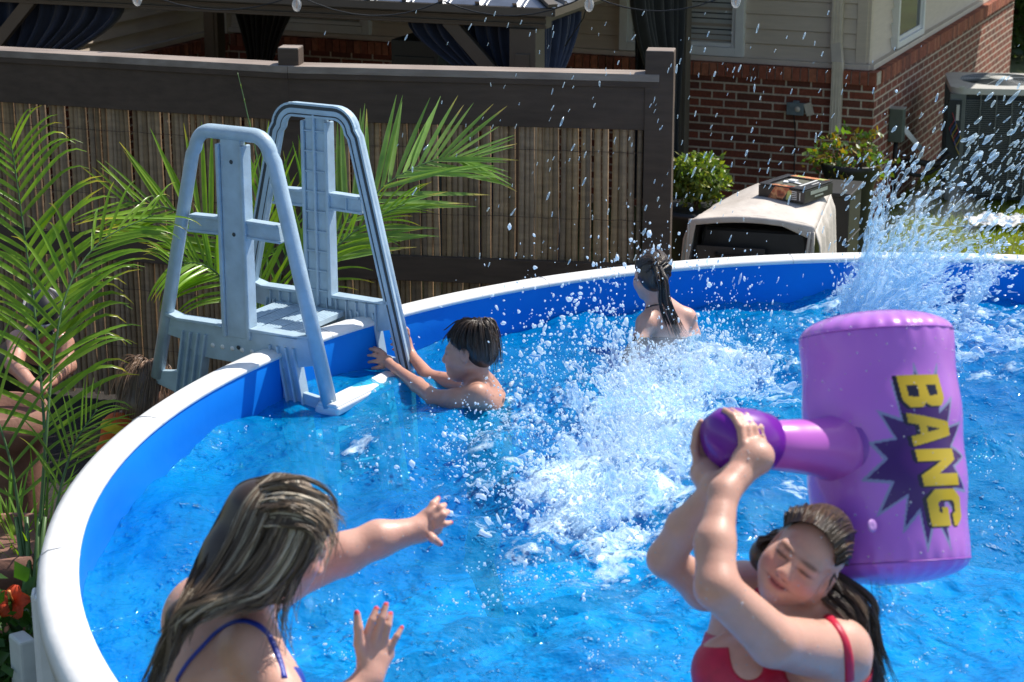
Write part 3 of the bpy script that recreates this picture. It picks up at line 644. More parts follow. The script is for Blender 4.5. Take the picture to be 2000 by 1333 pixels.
mb.box(acbase - ax * (acw / 2 - .05) - ay * (acw / 2 - .02) + Z * (ac_h / 2), (.12, .05, ac_h - .1), Ma)
mb.build('corner_frame', M_ACG, acu)
mb = MB()
# top: flat ring with a round hole
N_ = 64; outer = []; rr = rrect(acw + .02, .12, 15); inner = [( .34 * math.cos(2 * math.pi * (i + .5) / 64 ), .34 * math.sin(2 * math.pi * (i + .5) / 64)) for i in range(64)]
for zt_, nm in ((ac_h, 0),):
    P = [acbase + ax * x + ay * y + Z * zt_ for x, y in rr] + [acbase + ax * x * 1.0 + ay * y + Z * (zt_ + .012) for x, y in inner] + [acbase + ax * x + ay * y + Z * (zt_ - .05) for x, y in rr] + [acbase + ax * x * .97 + ay * y * .97 + Z * (zt_ - .03) for x, y in inner]
    f = []
    for i in range(64): j = (i + 1) % 64; f += [(i, j, 64 + j, 64 + i), (128 + i, 128 + j, j, i)[::-1], (64 + i, 64 + j, 192 + j, 192 + i)]
    mb.add(P, f)
top_ = mb.build('top_cover', M_ACT, acu, False)
mb = MB()
for r0 in np.linspace(.06, .33, 14): mb.tube([acbase + ax * (r0 * math.cos(t)) + ay * (r0 * math.sin(t)) + Z * (ac_h + .012 + .01 * (1 - r0 / .33)) for t in np.linspace(0, 2 * math.pi, 49)], .0022, 4, cap=False)
for i in range(8): t = i * math.pi / 4 + .35; mb.tube([acbase + ax * (.05 * math.cos(t)) + ay * (.05 * math.sin(t)) + Z * (ac_h + .022), acbase + ax * (.34 * math.cos(t)) + ay * (.34 * math.sin(t)) + Z * (ac_h + .012)], .003 if i % 4 else .011, 5)
mb.build('fan_grille', M_ACG, acu)
mb = MB(); mb.lathe(acbase + Z * (ac_h + .02), [(0, .012), (.09, .010), (.10, 0), (0, -.01)], 32); mb.build('fan_hub', M_ACT, acu, True)
mb = MB(); mb.lathe(acbase + Z * (ac_h - .12), [(0, 0), (.335, 0)], 32); mb.build('fan_shroud', M_ACD, acu)
# hinge bits / open service corner
pS = acbase - ax * (acw / 2 - .01) - ay * (acw / 2 + .012)
mb = MB(); mb.box(pS + Z * (ac_h - .35) + ax * .02, (.11, .02, .5), Ma); mb.build('service_opening', M_ACD, acu)
mb = MB(); mb.box(pS + Z * (ac_h - .20) + ax * .045 - ay * .012, (.025, .015, .13), Ma); mb.build('capacitor', M_ACT, acu); mb = MB(); mb.box(pS + Z * (ac_h + .01) + ax * .07, (.05, .03, .02), Ma); mb.build('latch', M_ACT, acu)
mb = MB()
for k in range(6): q = pS + Z * (ac_h - .2 - .03 * k) + ax * (.0 + .012 * k) - ay * .02; mb.tube([q, q + Vector((.02, -.01, -.06)), q + Vector((-.02, -.01, -.13)), q + Vector((.015, 0, -.2))], .004, 5, mi=k % 3)
mb.build('wires', [simple('red_wire', (.3, .03, .03), .5), simple('blue_wire', (.03, .08, .3), .5), simple('yellow_wire', (.4, .3, .04), .5)], acu)
# hoses
h0 = pS + Z * .45; u_, z_ = hR(1757, 318, .05); h1 = K + dR * u_ + dF * .06 + Z * z_
mb = MB(); mb.tube(catmull([h1, h1 + dF * .1 + Z * .02, h1.lerp(h0, .4) - Z * .03, h1.lerp(h0, .75) - Z * .07, h0], 24), .028, 10); mb.tube(catmull([h1 - Z * .03, h1.lerp(h0, .3) - Z * .13, h1.lerp(h0, .65) - Z * .13, h0 - Z * .04], 24), .016, 8); mb.tube(catmull([h0 - Z * .05 - ax * .1, h0 - Z * .12 - ax * .05, h0 - Z * .16 + ax * .02], 10), .006, 6)
mb.build('insulated_hoses', M_CORD, acu, True)
# disconnect box
u_, z_ = hR(1752, 213, .06); u2, z2_ = hR(1752, 275, .06); c = K + dR * (u_ + .03) + dF * .06
dbx = empty('disconnect_box', c + Z * z_, 'grey-green electrical disconnect box fixed on the brick side wall', 'electrical box')
M_EB = simple('grey_green_enamel', (0.12, 0.15, 0.13), .4, .15, 15); M_EBT = simple('pale_enamel', (.4, .42, .38), .4)
mb = MB(); H_ = z_ - z2_; mb.box(c + Z * (z_ - H_ / 2), (.10, .115, H_), Mr); mb.build('box_body', M_EB, dbx, bevel=.006)
mb = MB(); mb.box(c + Z * (z_ + .003), (.11, .125, .008), Mr); mb.build('cap', M_EBT, dbx)
mb = MB(); mb.tube([c + dF * .0 + dR * .06 + Z * (z_ - .05), c + dF * .03 + dR * .06 + Z * (z_ - .07), c + dF * .03 + dR * .06 + Z * (z2_ + .02)], .022, 10); mb.build('conduit', M_EB, dbx, True)
mb = MB(); mb.tube([c + Z * z2_, c + Z * (z2_ - .1) - dR * .02, c + Z * .05], .02, 8); mb.build('cable', M_CORD, dbx, True)
pw = c + dF * .08; u3, z3 = hR(1766, 252, .1); u4, z4 = hR(1788, 294, .1)
mb = MB(); mb.bar(K + dR * u3 + dF * .1 + Z * z3, K + dR * u4 + dF * .16 + Z * z4, .055, .006, up=dF)
mb.build('white_cover_strip', M_WHITE, dbx)

# ================================================================ GRASS, RUBBISH, TREE
Ng = 110000; gx = rng.uniform(1.3, 5.2, Ng); gy = rng.uniform(9.8, 19, Ng); keep = (np.array([mnoise.noise(Vector((a * 1.6, b * 1.6, 3.3))) for a, b in zip(gx, gy)]) > -.32)
gx, gy = gx[keep], gy[keep]; Ng = len(gx); hh = rng.uniform(.025, .075, Ng) ; an = rng.uniform(0, 6.28, Ng); ln = rng.normal(0, .02, (Ng, 2)); wd = rng.uniform(.002, .0045, Ng)
P = np.zeros((Ng, 3, 3)); P[:, 0] = np.c_[gx - np.cos(an) * wd, gy - np.sin(an) * wd, np.zeros(Ng)]; P[:, 1] = np.c_[gx + np.cos(an) * wd, gy + np.sin(an) * wd, np.zeros(Ng)]; P[:, 2] = np.c_[gx + ln[:, 0], gy + ln[:, 1], hh]
gc = rng.uniform(.6, 1.2, (Ng, 1)) * np.where(rng.random((Ng, 1)) < .2, np.array([[1.7, 1.2, .8]]), np.array([[1, 1, 1]]))
M_GRASS = leafmat('grass_blade', (0.20, 0.27, 0.04), (0.32, 0.38, 0.07), .45, .5)
o = npmesh('lawn_grass', P.reshape(-1, 3), np.arange(Ng * 3).reshape(-1, 3), M_GRASS, None, False, np.repeat(gc, 3, 0)); tag(o, 'short patchy green grass between the pool and the house', 'grass', kind='stuff')
mb = MB(); c = G(1965, 441, .03)
def sheet(a, b): x = (a - .5) * .62; y = (b - .5) * .34; return c + Vector((x, y * (1 - .5 * abs(a - .3)), .05 + .05 * mnoise.noise(Vector((a * 5, b * 4, 1))) + .03 * mnoise.noise(Vector((a * 14, b * 9, 4)))))
addgrid(mb, sheet, 30, 20); o = mb.build('plastic_sheet', M_WHITE, None, False); s_ = o.modifiers.new('t', 'SOLIDIFY'); s_.thickness = .003
tag(o, 'crumpled white plastic sheet lying on the grass beyond the pool rim', 'sheet')
def tree(base, h, rad, n, label, seed):
    t = empty('leafy_tree', base, label, 'tree'); r = np.random.default_rng(seed); mb = MB(); b = Vector(base)
    mb.tube(catmull([b, b + Vector((.1, 0, h * .3)), b + Vector((-.1, .1, h * .6)), b + Vector((0, 0, h * .85))], 12), [.22 * (1 - i / 15) for i in range(13)], 10)
    cl = []
    for i in range(26):
        a = r.uniform(0, 6.28); zz = r.uniform(.12, 1) * h; rr = rad * math.sin(min(1, zz / h * 1.0) * 2.6 + .35) * r.uniform(.4, 1); q = b + Vector((math.cos(a) * rr, math.sin(a) * rr, zz)); cl.append(q)
        mb.tube([b + Vector((0, 0, zz * .7)), (b + Vector((0, 0, zz * .8))).lerp(q, .5), q], [.05, .03, .012], 6)
    mb.build('trunk', M_STEM, t, True); pts = []
    for q in cl:
        k = n // 26; v = r.normal(size=(k, 3)); v /= np.linalg.norm(v, axis=1)[:, None]; v *= r.uniform(.3, 1, (k, 1)) ** .6 * rad * .42; pts.append(v + np.array(q))
    leafcloud('crown', np.concatenate(pts), .16, M_LEAFD, t, seed)
tree(Vector((6.4, 26, 0)), 4.2, 1.7, 16000, 'dark leafy tree standing past the far end of the brick wall', 5)
tree(Vector((8.6, 28.5, 0)), 5.2, 2.0, 9000, 'broad green tree farther right behind the dark leafy tree', 6)
# ================================================================ POOL
PC = Vector((0.779 * 2.4, 2.67 * 2.4, 0)); PR = 1.354 * 2.4; RIM = 1.32; WL = 1.13
M_RIM = simple('white_resin_rim', (0.80, 0.80, 0.785), .38, .07, 9, .12, 35)
def linermat():
    m = NT('blue_vinyl_liner'); v = m.coord(); n = m.noise(v, 1.5, 3)
    m.base(m.ramp(n, [(0.3, (0.001, 0.17, 0.66)), (0.7, (0.001, 0.22, 0.74))])); m.set(Roughness=.6); m.b.inputs['Specular IOR Level'].default_value = .15; m.bump(m.noise(v, 7, 3), .12, .02); return m.mat
M_LINER = linermat()
M_STEEL = simple('pool_wall_steel', (0.55, 0.57, 0.58), .4, .08, 4)
pool = empty('round_pool', PC, 'round above ground swimming pool with white rim and bright blue liner', 'pool')
mb = MB(); prof = [(PR + .006, 1.300), (PR - .003, 1.308), (PR - .002, 1.320), (PR + .018, 1.331), (PR + .055, 1.336), (PR + .092, 1.330), (PR + .116, 1.314), (PR + .124, 1.285), (PR + .121, 1.245), (PR + .11, 1.24)]
mb.lathe(PC, prof, 220); mb.build('top_rail', M_RIM, pool, True)
M_SEAM = simple('seam_grey', (.5, .51, .52), .5)
for i in range(16):
    a = R(22.5 * i + 9)
    pts = [PC + Vector((math.cos(a) * (r + (.0015 if i_ > 1 else -.0015)), math.sin(a) * (r + (.0015 if i_ > 1 else -.0015)), z + .0012)) for i_, (r, z) in enumerate(prof)]
    mb = MB(); mb.tube(pts, .0016, 4); mb.build('rail_seam', M_SEAM, pool)
mb = MB(); mb.lathe(PC, [(PR + .085, 0.0), (PR + .085, 1.27)], 160); mb.build('steel_wall', M_STEEL, pool, True)
for i in range(16):
    a = R(22.5 * i + 9); d = Vector((math.cos(a), math.sin(a), 0)); t = Vector((-d.y, d.x, 0)); Mu = Matrix((t, d, Z)).transposed()
    if d.x > .2 and d.y < 0: continue
    mb = MB(); mb.box(PC + d * (PR + .115) + Z * .6, (.13, .05, 1.2), Mu); mb.box(PC + d * (PR + .142) + Z * .6, (.07, .02, 1.2), Mu); mb.build('upright', M_RIM, pool, bevel=.01)
mb = MB(); pl = [(PR + .008, 1.315), (PR + .002, 1.30), (PR, 1.2), (PR, .12), (PR - .03, .06), (PR - .1, .03)]
mb.lathe(PC, pl, 180); mb.f = [f[::-1] for f in mb.f]; mb.build('liner', M_LINER, pool, True)
m = NT('scatter_lit_pebble_floor'); v = m.coord(); vo = m.n('TexVoronoi'); vo.inputs['Scale'].default_value = 9; m.l(v, vo.inputs['Vector']); cf_ = m.ramp(vo.outputs['Distance'], [(.1, (.012, .42, .88)), (.6, (.002, .27, .78))]); m.base(m.mix(.5, cf_, m.ramp(m.noise(v, 2.2, 4), [(.35, (.002, .26, .74)), (.65, (.014, .46, .9))]))); m.set(Roughness=.7); m.b.inputs['Specular IOR Level'].default_value = .1; M_FLOOR = m.mat  # pebble pattern, its blue lifted to stand in for light scattered in the water
mb = MB(); mb.lathe(PC, [(PR - .1, .03), (PR - .4, .022), (0.0, .022)], 120); mb.f = [f[::-1] for f in mb.f]; mb.build('pool_floor', M_FLOOR, pool, True)
# ---- water
S1 = G(1235, 905, WL); S2 = G(1560, 640, WL)     # where water was struck
def foam_amount(x, y):
    """churned, aerated water around the splash (0..1)"""
    out = np.zeros_like(x)
    for (px, py, sx, sy, k) in FOAM:
        c = G(px, py, WL); out = np.maximum(out, k * np.exp(-(((x - c.x) / sx) ** 2 + ((y - c.y) / sy) ** 2)))
    return out
FOAM = [(1180, 960, .42, .75, 1.0), (1290, 800, .40, .8, 1.0), (1400, 720, .38, .55, .85), (1090, 1010, .35, .4, .8), (1020, 860, .45, .55, .62), (1150, 1080, .35, .45, .6), (900, 900, .5, .4, .42), (1000, 960, .3, .3, .55), (1700, 640, .5, .8, .7), (1880, 600, .5, .9, .62), (1560, 950, .3, .3, .35), (1950, 720, .4, .5, .5), (690, 880, .12, .1, .9), (1240, 660, .3, .3, .5)]  # the small patch by the ladder is made-up foam imitating a submerged step
def waves(x, y):
    h = np.zeros_like(x); r = np.random.default_rng(11)
    for i in range(70):
        lam = float(.09 * (10.5 ** r.random())); th = r.uniform(0, 6.28); ph = r.uniform(0, 6.28); amp = .0052 * lam ** .8 * r.uniform(.5, 1.4)
        wob = .25 * np.sin((x * math.sin(th) - y * math.cos(th)) * 2.1 / (lam + .4) + i)
        h += amp * np.sin(2 * math.pi * (x * math.cos(th) + y * math.sin(th)) / lam + ph + wob)
    for c, A, l0 in ((S1, .03, .42), (S2, .022, .5)):
        d = np.sqrt((x - c.x) ** 2 + (y - c.y) ** 2); h += A * np.exp(-d / 1.1) * np.sin(2 * math.pi * d / l0) 
    return h
def fbm(x, y, s, seed=0):
    """cheap numpy value noise, 4 octaves, about -1..1"""
    r = np.random.default_rng(seed); T = r.uniform(-1, 1, (256, 256)); o = np.zeros_like(x); a = 1; tot = 0
    for k in range(4):
        X = x * s + 31.7 * k; Y = y * s + 17.3 * k; xi = np.floor(X).astype(int); yi = np.floor(Y).astype(int); u = X - xi; v = Y - yi; u = u * u * (3 - 2 * u); v = v * v * (3 - 2 * v)
        g = lambda i, j: T[(xi + i) % 256, (yi + j) % 256]
        o += a * ((g(0, 0) * (1 - u) + g(1, 0) * u) * (1 - v) + (g(0, 1) * (1 - u) + g(1, 1) * u) * v); tot += a; a *= .55; s *= 2.03
    return o / tot * 1.6
hgrid = .0135; nG = int(2 * PR / hgrid) + 3; xs = PC.x - PR - hgrid + np.arange(nG) * hgrid; ys = PC.y - PR - hgrid + np.arange(nG) * hgrid
X, Y = np.meshgrid(xs, ys, indexing='ij'); dC = np.sqrt((X - PC.x) ** 2 + (Y - PC.y) ** 2)
fo = foam_amount(X, Y); nz = fbm(X, Y, 9, 2); rough = np.clip(fo, 0, 1)
Hh = waves(X, Y) * (1 + .6 * rough) + rough * .024 * nz + .012 * rough * fbm(X, Y, 30, 5)
Hh += .0035 * fbm(X, Y, 16, 9) * np.clip(fbm(X, Y, .9, 4) + .6, .15, 1.4)
# radial clamp so the last ring sits on the liner
k = np.minimum(1, (PR - .0015) / np.maximum(dC, 1e-6)); Xc = PC.x + (X - PC.x) * k; Yc = PC.y + (Y - PC.y) * k
idx = np.arange(nG * nG).reshape(nG, nG); inside = dC < PR + hgrid
q = inside[:-1, :-1] & inside[1:, :-1] & inside[1:, 1:] & inside[:-1, 1:]
Fq = np.stack([idx[:-1, :-1][q], idx[1:, :-1][q], idx[1:, 1:][q], idx[:-1, 1:][q]], 1)
used = np.unique(Fq); remap = -np.ones(nG * nG, int); remap[used] = np.arange(len(used))
foamcol = np.clip(fo * 1.25 + nz * .45 * np.clip(fo * 3, 0, 1) - .28, 0, 1) ** 1.3
FC = np.stack([foamcol, np.clip(fo, 0, 1), np.zeros_like(fo)], -1).reshape(-1, 3)[used]
Vw = np.stack([Xc, Yc, WL + Hh], -1).reshape(-1, 3)[used]
def watermat():
    m = NT('pool_water'); v = m.coord(); at = m.n('Attribute'); at.attribute_name = 'Col'; sp = m.n('SeparateColor'); m.l(at.outputs['Color'], sp.inputs[0])
    # bubbly foam broken up by cell noise
    vo = m.n('TexVoronoi'); vo.inputs['Scale'].default_value = 42; m.l(v, vo.inputs['Vector']); n = m.noise(v, 26, 5, .65); n2 = m.noise(v, 95, 3)
    mp = m.coord((1, .55, 1)); n3 = m.noise(mp, 5, 6, .7)
    a = m.n('Math', operation='MULTIPLY_ADD'); m.l(n, a.inputs[0]); a.inputs[1].default_value = 1.5; m.l(sp.outputs[0], a.inputs[2])
    b = m.n('Math', operation='MULTIPLY_ADD'); m.l(n3, b.inputs[0]); b.inputs[1].default_value = .9; m.l(a.outputs[0], b.inputs[2])
    mr = m.n('MapRange'); mr.inputs['From Min'].default_value = 1.55; mr.inputs['From Max'].default_value = 2.15; m.l(b.outputs[0], mr.inputs['Value'])
    foamf = m.n('Math', operation='MULTIPLY'); m.l(mr.outputs[0], foamf.inputs[0]); gt = m.n('MapRange'); gt.inputs['From Max'].default_value = .22; m.l(sp.outputs[1], gt.inputs['Value']); m.l(gt.outputs[0], foamf.inputs[1])
    # bump
    nb1 = m.noise(m.coord((1, 1, 1)), 11, 3, .5); nb2 = m.noise(v, 38, 3)
    ad = m.n('Math', operation='MULTIPLY_ADD'); m.l(nb2, ad.inputs[0]); ad.inputs[1].default_value = .6; m.l(nb1, ad.inputs[2])
    n45 = m.noise(m.coord((1, .8, 1)), 34, 2, .5); sp1 = m.ramp(n45, [(.56, (0, 0, 0)), (.80, (1, 1, 1))]); np2 = m.noise(v, 2.6, 3, .6); sp2 = m.ramp(np2, [(.42, (0, 0, 0)), (.58, (1, 1, 1))]); spm = m.n('Math', operation='MULTIPLY'); m.l(sp1, spm.inputs[0]); m.l(sp2, spm.inputs[1])
    ad2 = m.n('Math', operation='MULTIPLY_ADD'); m.l(spm.outputs[0], ad2.inputs[0]); ad2.inputs[1].default_value = 1.7; m.l(ad.outputs[0], ad2.inputs[2]); ad = ad2
    bp = m.n('Bump'); bp.inputs['Strength'].default_value = .55; bp.inputs['Distance'].default_value = .028; m.l(ad.outputs[0], bp.inputs['Height'])
    fr_ = m.n('Fresnel'); fr_.inputs['IOR'].default_value = 1.33; m.l(bp.outputs[0], fr_.inputs['Normal'])
    gl = m.n('BsdfGlossy'); gl.inputs['Roughness'].default_value = .03; m.l(bp.outputs[0], gl.inputs['Normal'])
    tr = m.n('BsdfTransparent'); tr.inputs[0].default_value = (0.34, 0.95, 1.0, 1)
    df = m.n('BsdfDiffuse'); m.l(bp.outputs[0], df.inputs['Normal'])
    nn = m.noise(m.coord((1, 1, 1)), 1.1, 5, .6); dc = m.ramp(nn, [(0.32, (0.0, 0.30, 0.86)), (0.68, (0.002, 0.50, 1.0))]); m.l(dc, df.inputs[0])
    body = m.n('MixShader'); body.inputs[0].default_value = .36; m.l(tr.outputs[0], body.inputs[1]); m.l(df.outputs[0], body.inputs[2])
    wat = m.n('MixShader'); m.l(fr_.outputs[0], wat.inputs[0]); m.l(body.outputs[0], wat.inputs[1]); m.l(gl.outputs[0], wat.inputs[2])
    fm = m.b; fm.inputs['Base Color'].default_value = (.62, .80, .93, 1); fm.inputs['Roughness'].default_value = .25
    b2 = m.n('Bump'); b2.inputs['Strength'].default_value = .35; b2.inputs['Distance'].default_value = .012; m.l(n2, b2.inputs['Height']); m.l(b2.outputs[0], fm.inputs['Normal'])
    mx = m.n('MixShader'); m.l(foamf.outputs[0], mx.inputs[0]); m.l(wat.outputs[0], mx.inputs[1]); m.l(fm.outputs[0], mx.inputs[2]); m.l(mx.outputs[0], m.out.inputs[0]); return m.mat
M_WATER = watermat()
wo = npmesh('pool_water', Vw, remap[Fq], M_WATER, None, True, FC); tag(wo, kind='structure')

# ================================================================ LADDER
LC = Vector((-.982, 8.418, 0)); er = Vector((math.sin(R(118.54)), math.cos(R(118.54)), 0)); et = Vector((-er.y, er.x, 0)); LW = .61
M_LAD = simple('grey_ladder_resin', (0.38, 0.50, 0.59), .38, .12, 14, .12, 90); M_GROOVE = simple('groove_shade_and_bolt', (0.045, 0.055, 0.06), .7)  # groove tone holds painted shade; the bolts share this dark grey
ladder = empty('pool_ladder', LC, 'pale grey plastic A-frame pool ladder standing over the rim', 'ladder')
def LA(px, py, side):  # pixel -> (a, h) on frame plane
    p0 = LC + et * (side * LW / 2); p = hit(px, py, p0, et); return (p - LC).dot(er), p.z
def LP(a, h, v): return LC + er * a + et * v + Z * h
def slab(mb, pts, v0, v1, mi=0):
    P = [LP(a, h, v0) for a, h in pts] + [LP(a, h, v1) for a, h in pts]; n = len(pts)
    mb.add(P, [tuple(range(n)), tuple(range(2 * n - 1, n - 1, -1))] + [((i + 1) % n, i, n + i, n + (i + 1) % n) for i in range(n)], mi)
def offset_strip(path, o0, o1):
    """quads along a 2D path between two lateral offsets"""
    P = [np.array(p) for p in path]; L_, R_ = [], []
    for i, p in enumerate(P):
        t = P[min(i + 1, len(P) - 1)] - P[max(i - 1, 0)]; t = t / np.linalg.norm(t); n = np.array([-t[1], t[0]]); L_.append(p + n * o0); R_.append(p + n * o1)
    return L_, R_
def strip3(mb, path, o0, o1, v0, v1, mi=0):
    L_, R_ = offset_strip(path, o0, o1); n = len(L_); P = []
    for (l, r) in zip(L_, R_): P += [LP(l[0], l[1], v0), LP(r[0], r[1], v0), LP(r[0], r[1], v1), LP(l[0], l[1], v1)]
    f = []
    for i in range(n - 1):
        b = i * 4
        for k in range(4): f.append((b + k, b + (k + 1) % 4, b + 4 + (k + 1) % 4, b + 4 + k))
    f += [(3, 2, 1, 0), (4 * n - 4, 4 * n - 3, 4 * n - 2, 4 * n - 1)]; mb.add(P, f, mi)
def rail_path():
    at, ht, ab, hb = .178, 2.215, .441, 1.125; sl = (ab - at) / (ht - hb); r = .075
    left = [(-ab - sl * .0, hb), (-at - sl * .55, ht - .55), (-at - sl * .1, ht - .1)]; arc = []
    for i in range(9): t = i / 8 * math.pi / 2; arc.append((-at + .005 + r * (1 - math.cos(t)) * .9 - .012 * (1 - i / 8), ht - r + r * math.sin(t)))
    half = left + arc; return half + [(-a, h) for a, h in reversed(half)]
rp_ = rail_path()
for side in (-1, 1):
    fr = empty('side_frame', LC + et * (side * LW / 2), None, None); fr.parent = ladder; bpy_upd(); fr.matrix_parent_inverse = ladder.matrix_world.inverted()
    vc = side * LW / 2; vi = vc - side * .028; vo_ = vc + side * .028
    # rounded hand rail; ribs and dark shade-coloured strips imitate an open inner channel
    ext = [(rp_[0][0] - .26 * .02, rp_[0][1])] + rp_[1:-1] + [(rp_[-1][0] + .0, rp_[-1][1])]
    mb = MB()
    pts = [LP(a, h, vc) for a, h in rp_]; mb.tube(pts, .033, 14, squash=.85)
    o_ = mb.build('hand_rail', M_LAD, fr, True)
    if side > 0:
        mb = MB(); strip3(mb, rp_, -.030, -.020, vi - .004, vi + .01); strip3(mb, rp_, -.002, .006, vi - .004, vi + .01); strip3(mb, rp_, .022, .031, vi - .004, vi + .01); mb.build('channel_ribs', M_LAD, fr)
        mb = MB(); strip3(mb, rp_, -.019, -.003, vi - .0015, vi + .004); strip3(mb, rp_, .007, .021, vi - .0015, vi + .004); mb.build('groove_shade_strip', M_GROOVE, fr)
    # centre column
    mb = MB(); cw = .052
    slab(mb, [(-cw, 1.36), (cw, 1.36), (cw * .96, 2.20), (-cw * .96, 2.20)], vc - .018, vc + .018)
    for sg in (-1, 1): slab(mb, [(sg * cw, 1.36), (sg * (cw + .018), 1.36), (sg * (cw + .016), 2.17), (sg * cw, 2.17)], vc - .03, vc + .03)
    if side > 0:
        for k in range(9): h = 1.42 + k * .088; slab(mb, [(-cw, h), (cw, h), (cw, h + .008), (-cw, h + .008)], vc - .028, vc - .017)
        slab(mb, [(-.006, 1.36), (.006, 1.36), (.006, 2.2), (-.006, 2.2)], vc - .034, vc - .017)
    mb.build('centre_column', M_LAD, fr, bevel=.004)
    if side < 0:
        Mn = Matrix((er, Z, -et)).transposed()
        for h in (2.10, 1.80, 1.32): mb = MB(); mb.lathe(LP(0.004, h, vc - .019), [(0, .003), (.006, .002), (.009, 0)], 10, axis=Mn); mb.build('bolt', M_GROOVE, fr, True)
    # cross bars
    for sg in (-1, 1):
        mb = MB(); e1 = .232; slab(mb, [(sg * .06, 1.795), (sg * e1, 1.79), (sg * (e1 - .012), 1.855), (sg * .06, 1.86)][::sg], vc - .014, vc + .014)
        slab(mb, [(sg * .06, 1.853), (sg * (e1 - .012), 1.849), (sg * (e1 - .014), 1.862), (sg * .06, 1.866)][::sg], vc - .024, vc + .024)
        slab(mb, [(sg * .06, 1.790), (sg * e1, 1.786), (sg * e1, 1.797), (sg * .06, 1.80)][::sg], vc - .024, vc + .024)
        if side > 0: slab(mb, [(sg * .15, 1.79), (sg * .156, 1.79), (sg * .156, 1.856), (sg * .15, 1.856)][::sg], vc - .024, vc - .012)
        mb.build('cross_bar', M_LAD, fr, bevel=.003)
    # shoulder plate
    mb = MB(); hP = 1.415
    slab(mb, [(-.345, hP), (-.29, hP - .008), (-.28, hP - .02), (.29, hP - .02), (.36, hP - .005), (.385, hP - .12), (.26, hP - .15), (.12, hP - .165), (-.14, hP - .165), (-.22, hP - .16), (-.30, hP - .10), (-.37, hP - .09)], vc - .014, vc + .014)
    slab(mb, [(-.36, hP + .012), (-.30, hP - .004), (-.09, hP - .002), (-.07, hP - .016), (-.29, hP - .018), (-.36, hP - .004)], vc - .032, vc + .032); slab(mb, [(.07, hP - .002), (.29, hP - .004), (.36, hP + .006), (.36, hP - .01), (.07, hP - .016)], vc - .032, vc + .032)
    if side > 0:
        for k in range(12): a = -.26 + k * .05; slab(mb, [(a, hP - .14), (a + .006, hP - .14), (a + .006, hP - .02), (a, hP - .02)], vc - .03, vc - .012)
    mb.build('shoulder_plate', M_LAD, fr, bevel=.003)
    for k in range(6 if side < 0 else 0): mb = MB(); mb.lathe(LP(-.13 + k * .05, hP - .105, vc - .0145), [(0, .004), (.009, .003), (.011, 0)], 8, axis=Mn); mb.build('screw', M_RIM, fr, True)
    # stringers: garden side and water side
    for sg, hb_, lab in ((-1, .05, None), (1, .55, None)):
        mb = MB(); a0, a1 = .162 * sg, .278 * sg; b0, b1 = .31 * sg, .44 * sg; sl = .185 * sg
        def at_(a, h): return a + sl * (hP - .06 - h) 
        slab(mb, [(at_(a0, hP - .06), hP - .06), (at_(a1, hP - .06), hP - .06), (at_(a1, hb_), hb_), (at_(a0, hb_), hb_)][::sg], vc - .01, vc + .01)
        for off in (0, .038, .078, .116): slab(mb, [(at_(a0 + sg * (off - .005), hP - .06), hP - .06), (at_(a0 + sg * (off + .005), hP - .06), hP - .06), (at_(a0 + sg * (off + .005), hb_), hb_), (at_(a0 + sg * (off - .005), hb_), hb_)][::sg], vc - .028, vc + .028)
        if side > 0:
            for k in range(6): h = 1.28 - k * .1; slab(mb, [(at_(a0, h), h), (at_(a1, h), h), (at_(a1, h - .006), h - .006), (at_(a0, h - .006), h - .006)][::sg], vc - .026, vc - .008)
        # gusset between rail foot and stringer
        slab(mb, [(at_(a1, 1.17), 1.17), (sg * .425, 1.155), (sg * .448, 1.10), (at_(a1, 1.07), 1.07)][::sg], vc - .014, vc + .014)
        mb.build('stringer', M_LAD, fr, bevel=.003)
        if sg > 0:
            mb = MB(); slab(mb, [(.395, 1.16), (.46, 1.16), (.48, .72), (.44, .72)], vc - .02, vc + .02); mb.build('lower_leg', M_LAD, fr, bevel=.004)
# platform and steps
mb = MB()
for i, (a0, a1) in enumerate(((-.215, -.13), (-.122, -.045), (-.037, .042), (.05, .135))):
    mb2 = MB(); slab(mb2, [(a0, 1.325), (a1, 1.325), (a1, 1.350), (a0, 1.350)], -LW / 2 + .015, LW / 2 - .03)
    for k in range(5): aa = a0 + .012 + k * (a1 - a0 - .024) / 4; slab(mb2, [(aa - .004, 1.349), (aa + .004, 1.349), (aa + .004, 1.3525), (aa - .004, 1.3525)], -LW / 2 + .03, LW / 2 - .045)
    mb2.build('platform_slat', M_LAD, ladder, bevel=.003)
for sg in (-1, 1):
    for h in ((1.10, .84, .58, .32) if sg < 0 else (.93, .74)):
        a = sg * (.20 + .155 * (1.355 - h)); mb2 = MB(); slab(mb2, [(a - .07, h - .03), (a + .07, h - .03), (a + .07, h), (a - .07, h)], -LW / 2 + .02, LW / 2 - .02); mb2.build('step', M_LAD, ladder, bevel=.004)
mb2 = MB(); slab(mb2, [(.375, 1.095), (.49, 1.095), (.50, 1.135), (.39, 1.138)], -LW / 2 - .03, LW / 2 - .10); slab(mb2, [(.39, 1.130), (.495, 1.127), (.49, 1.150), (.40, 1.150)], -LW / 2 - .03, -LW / 2 + .3); mb2.build('float_bar', M_RIM, ladder, bevel=.012)
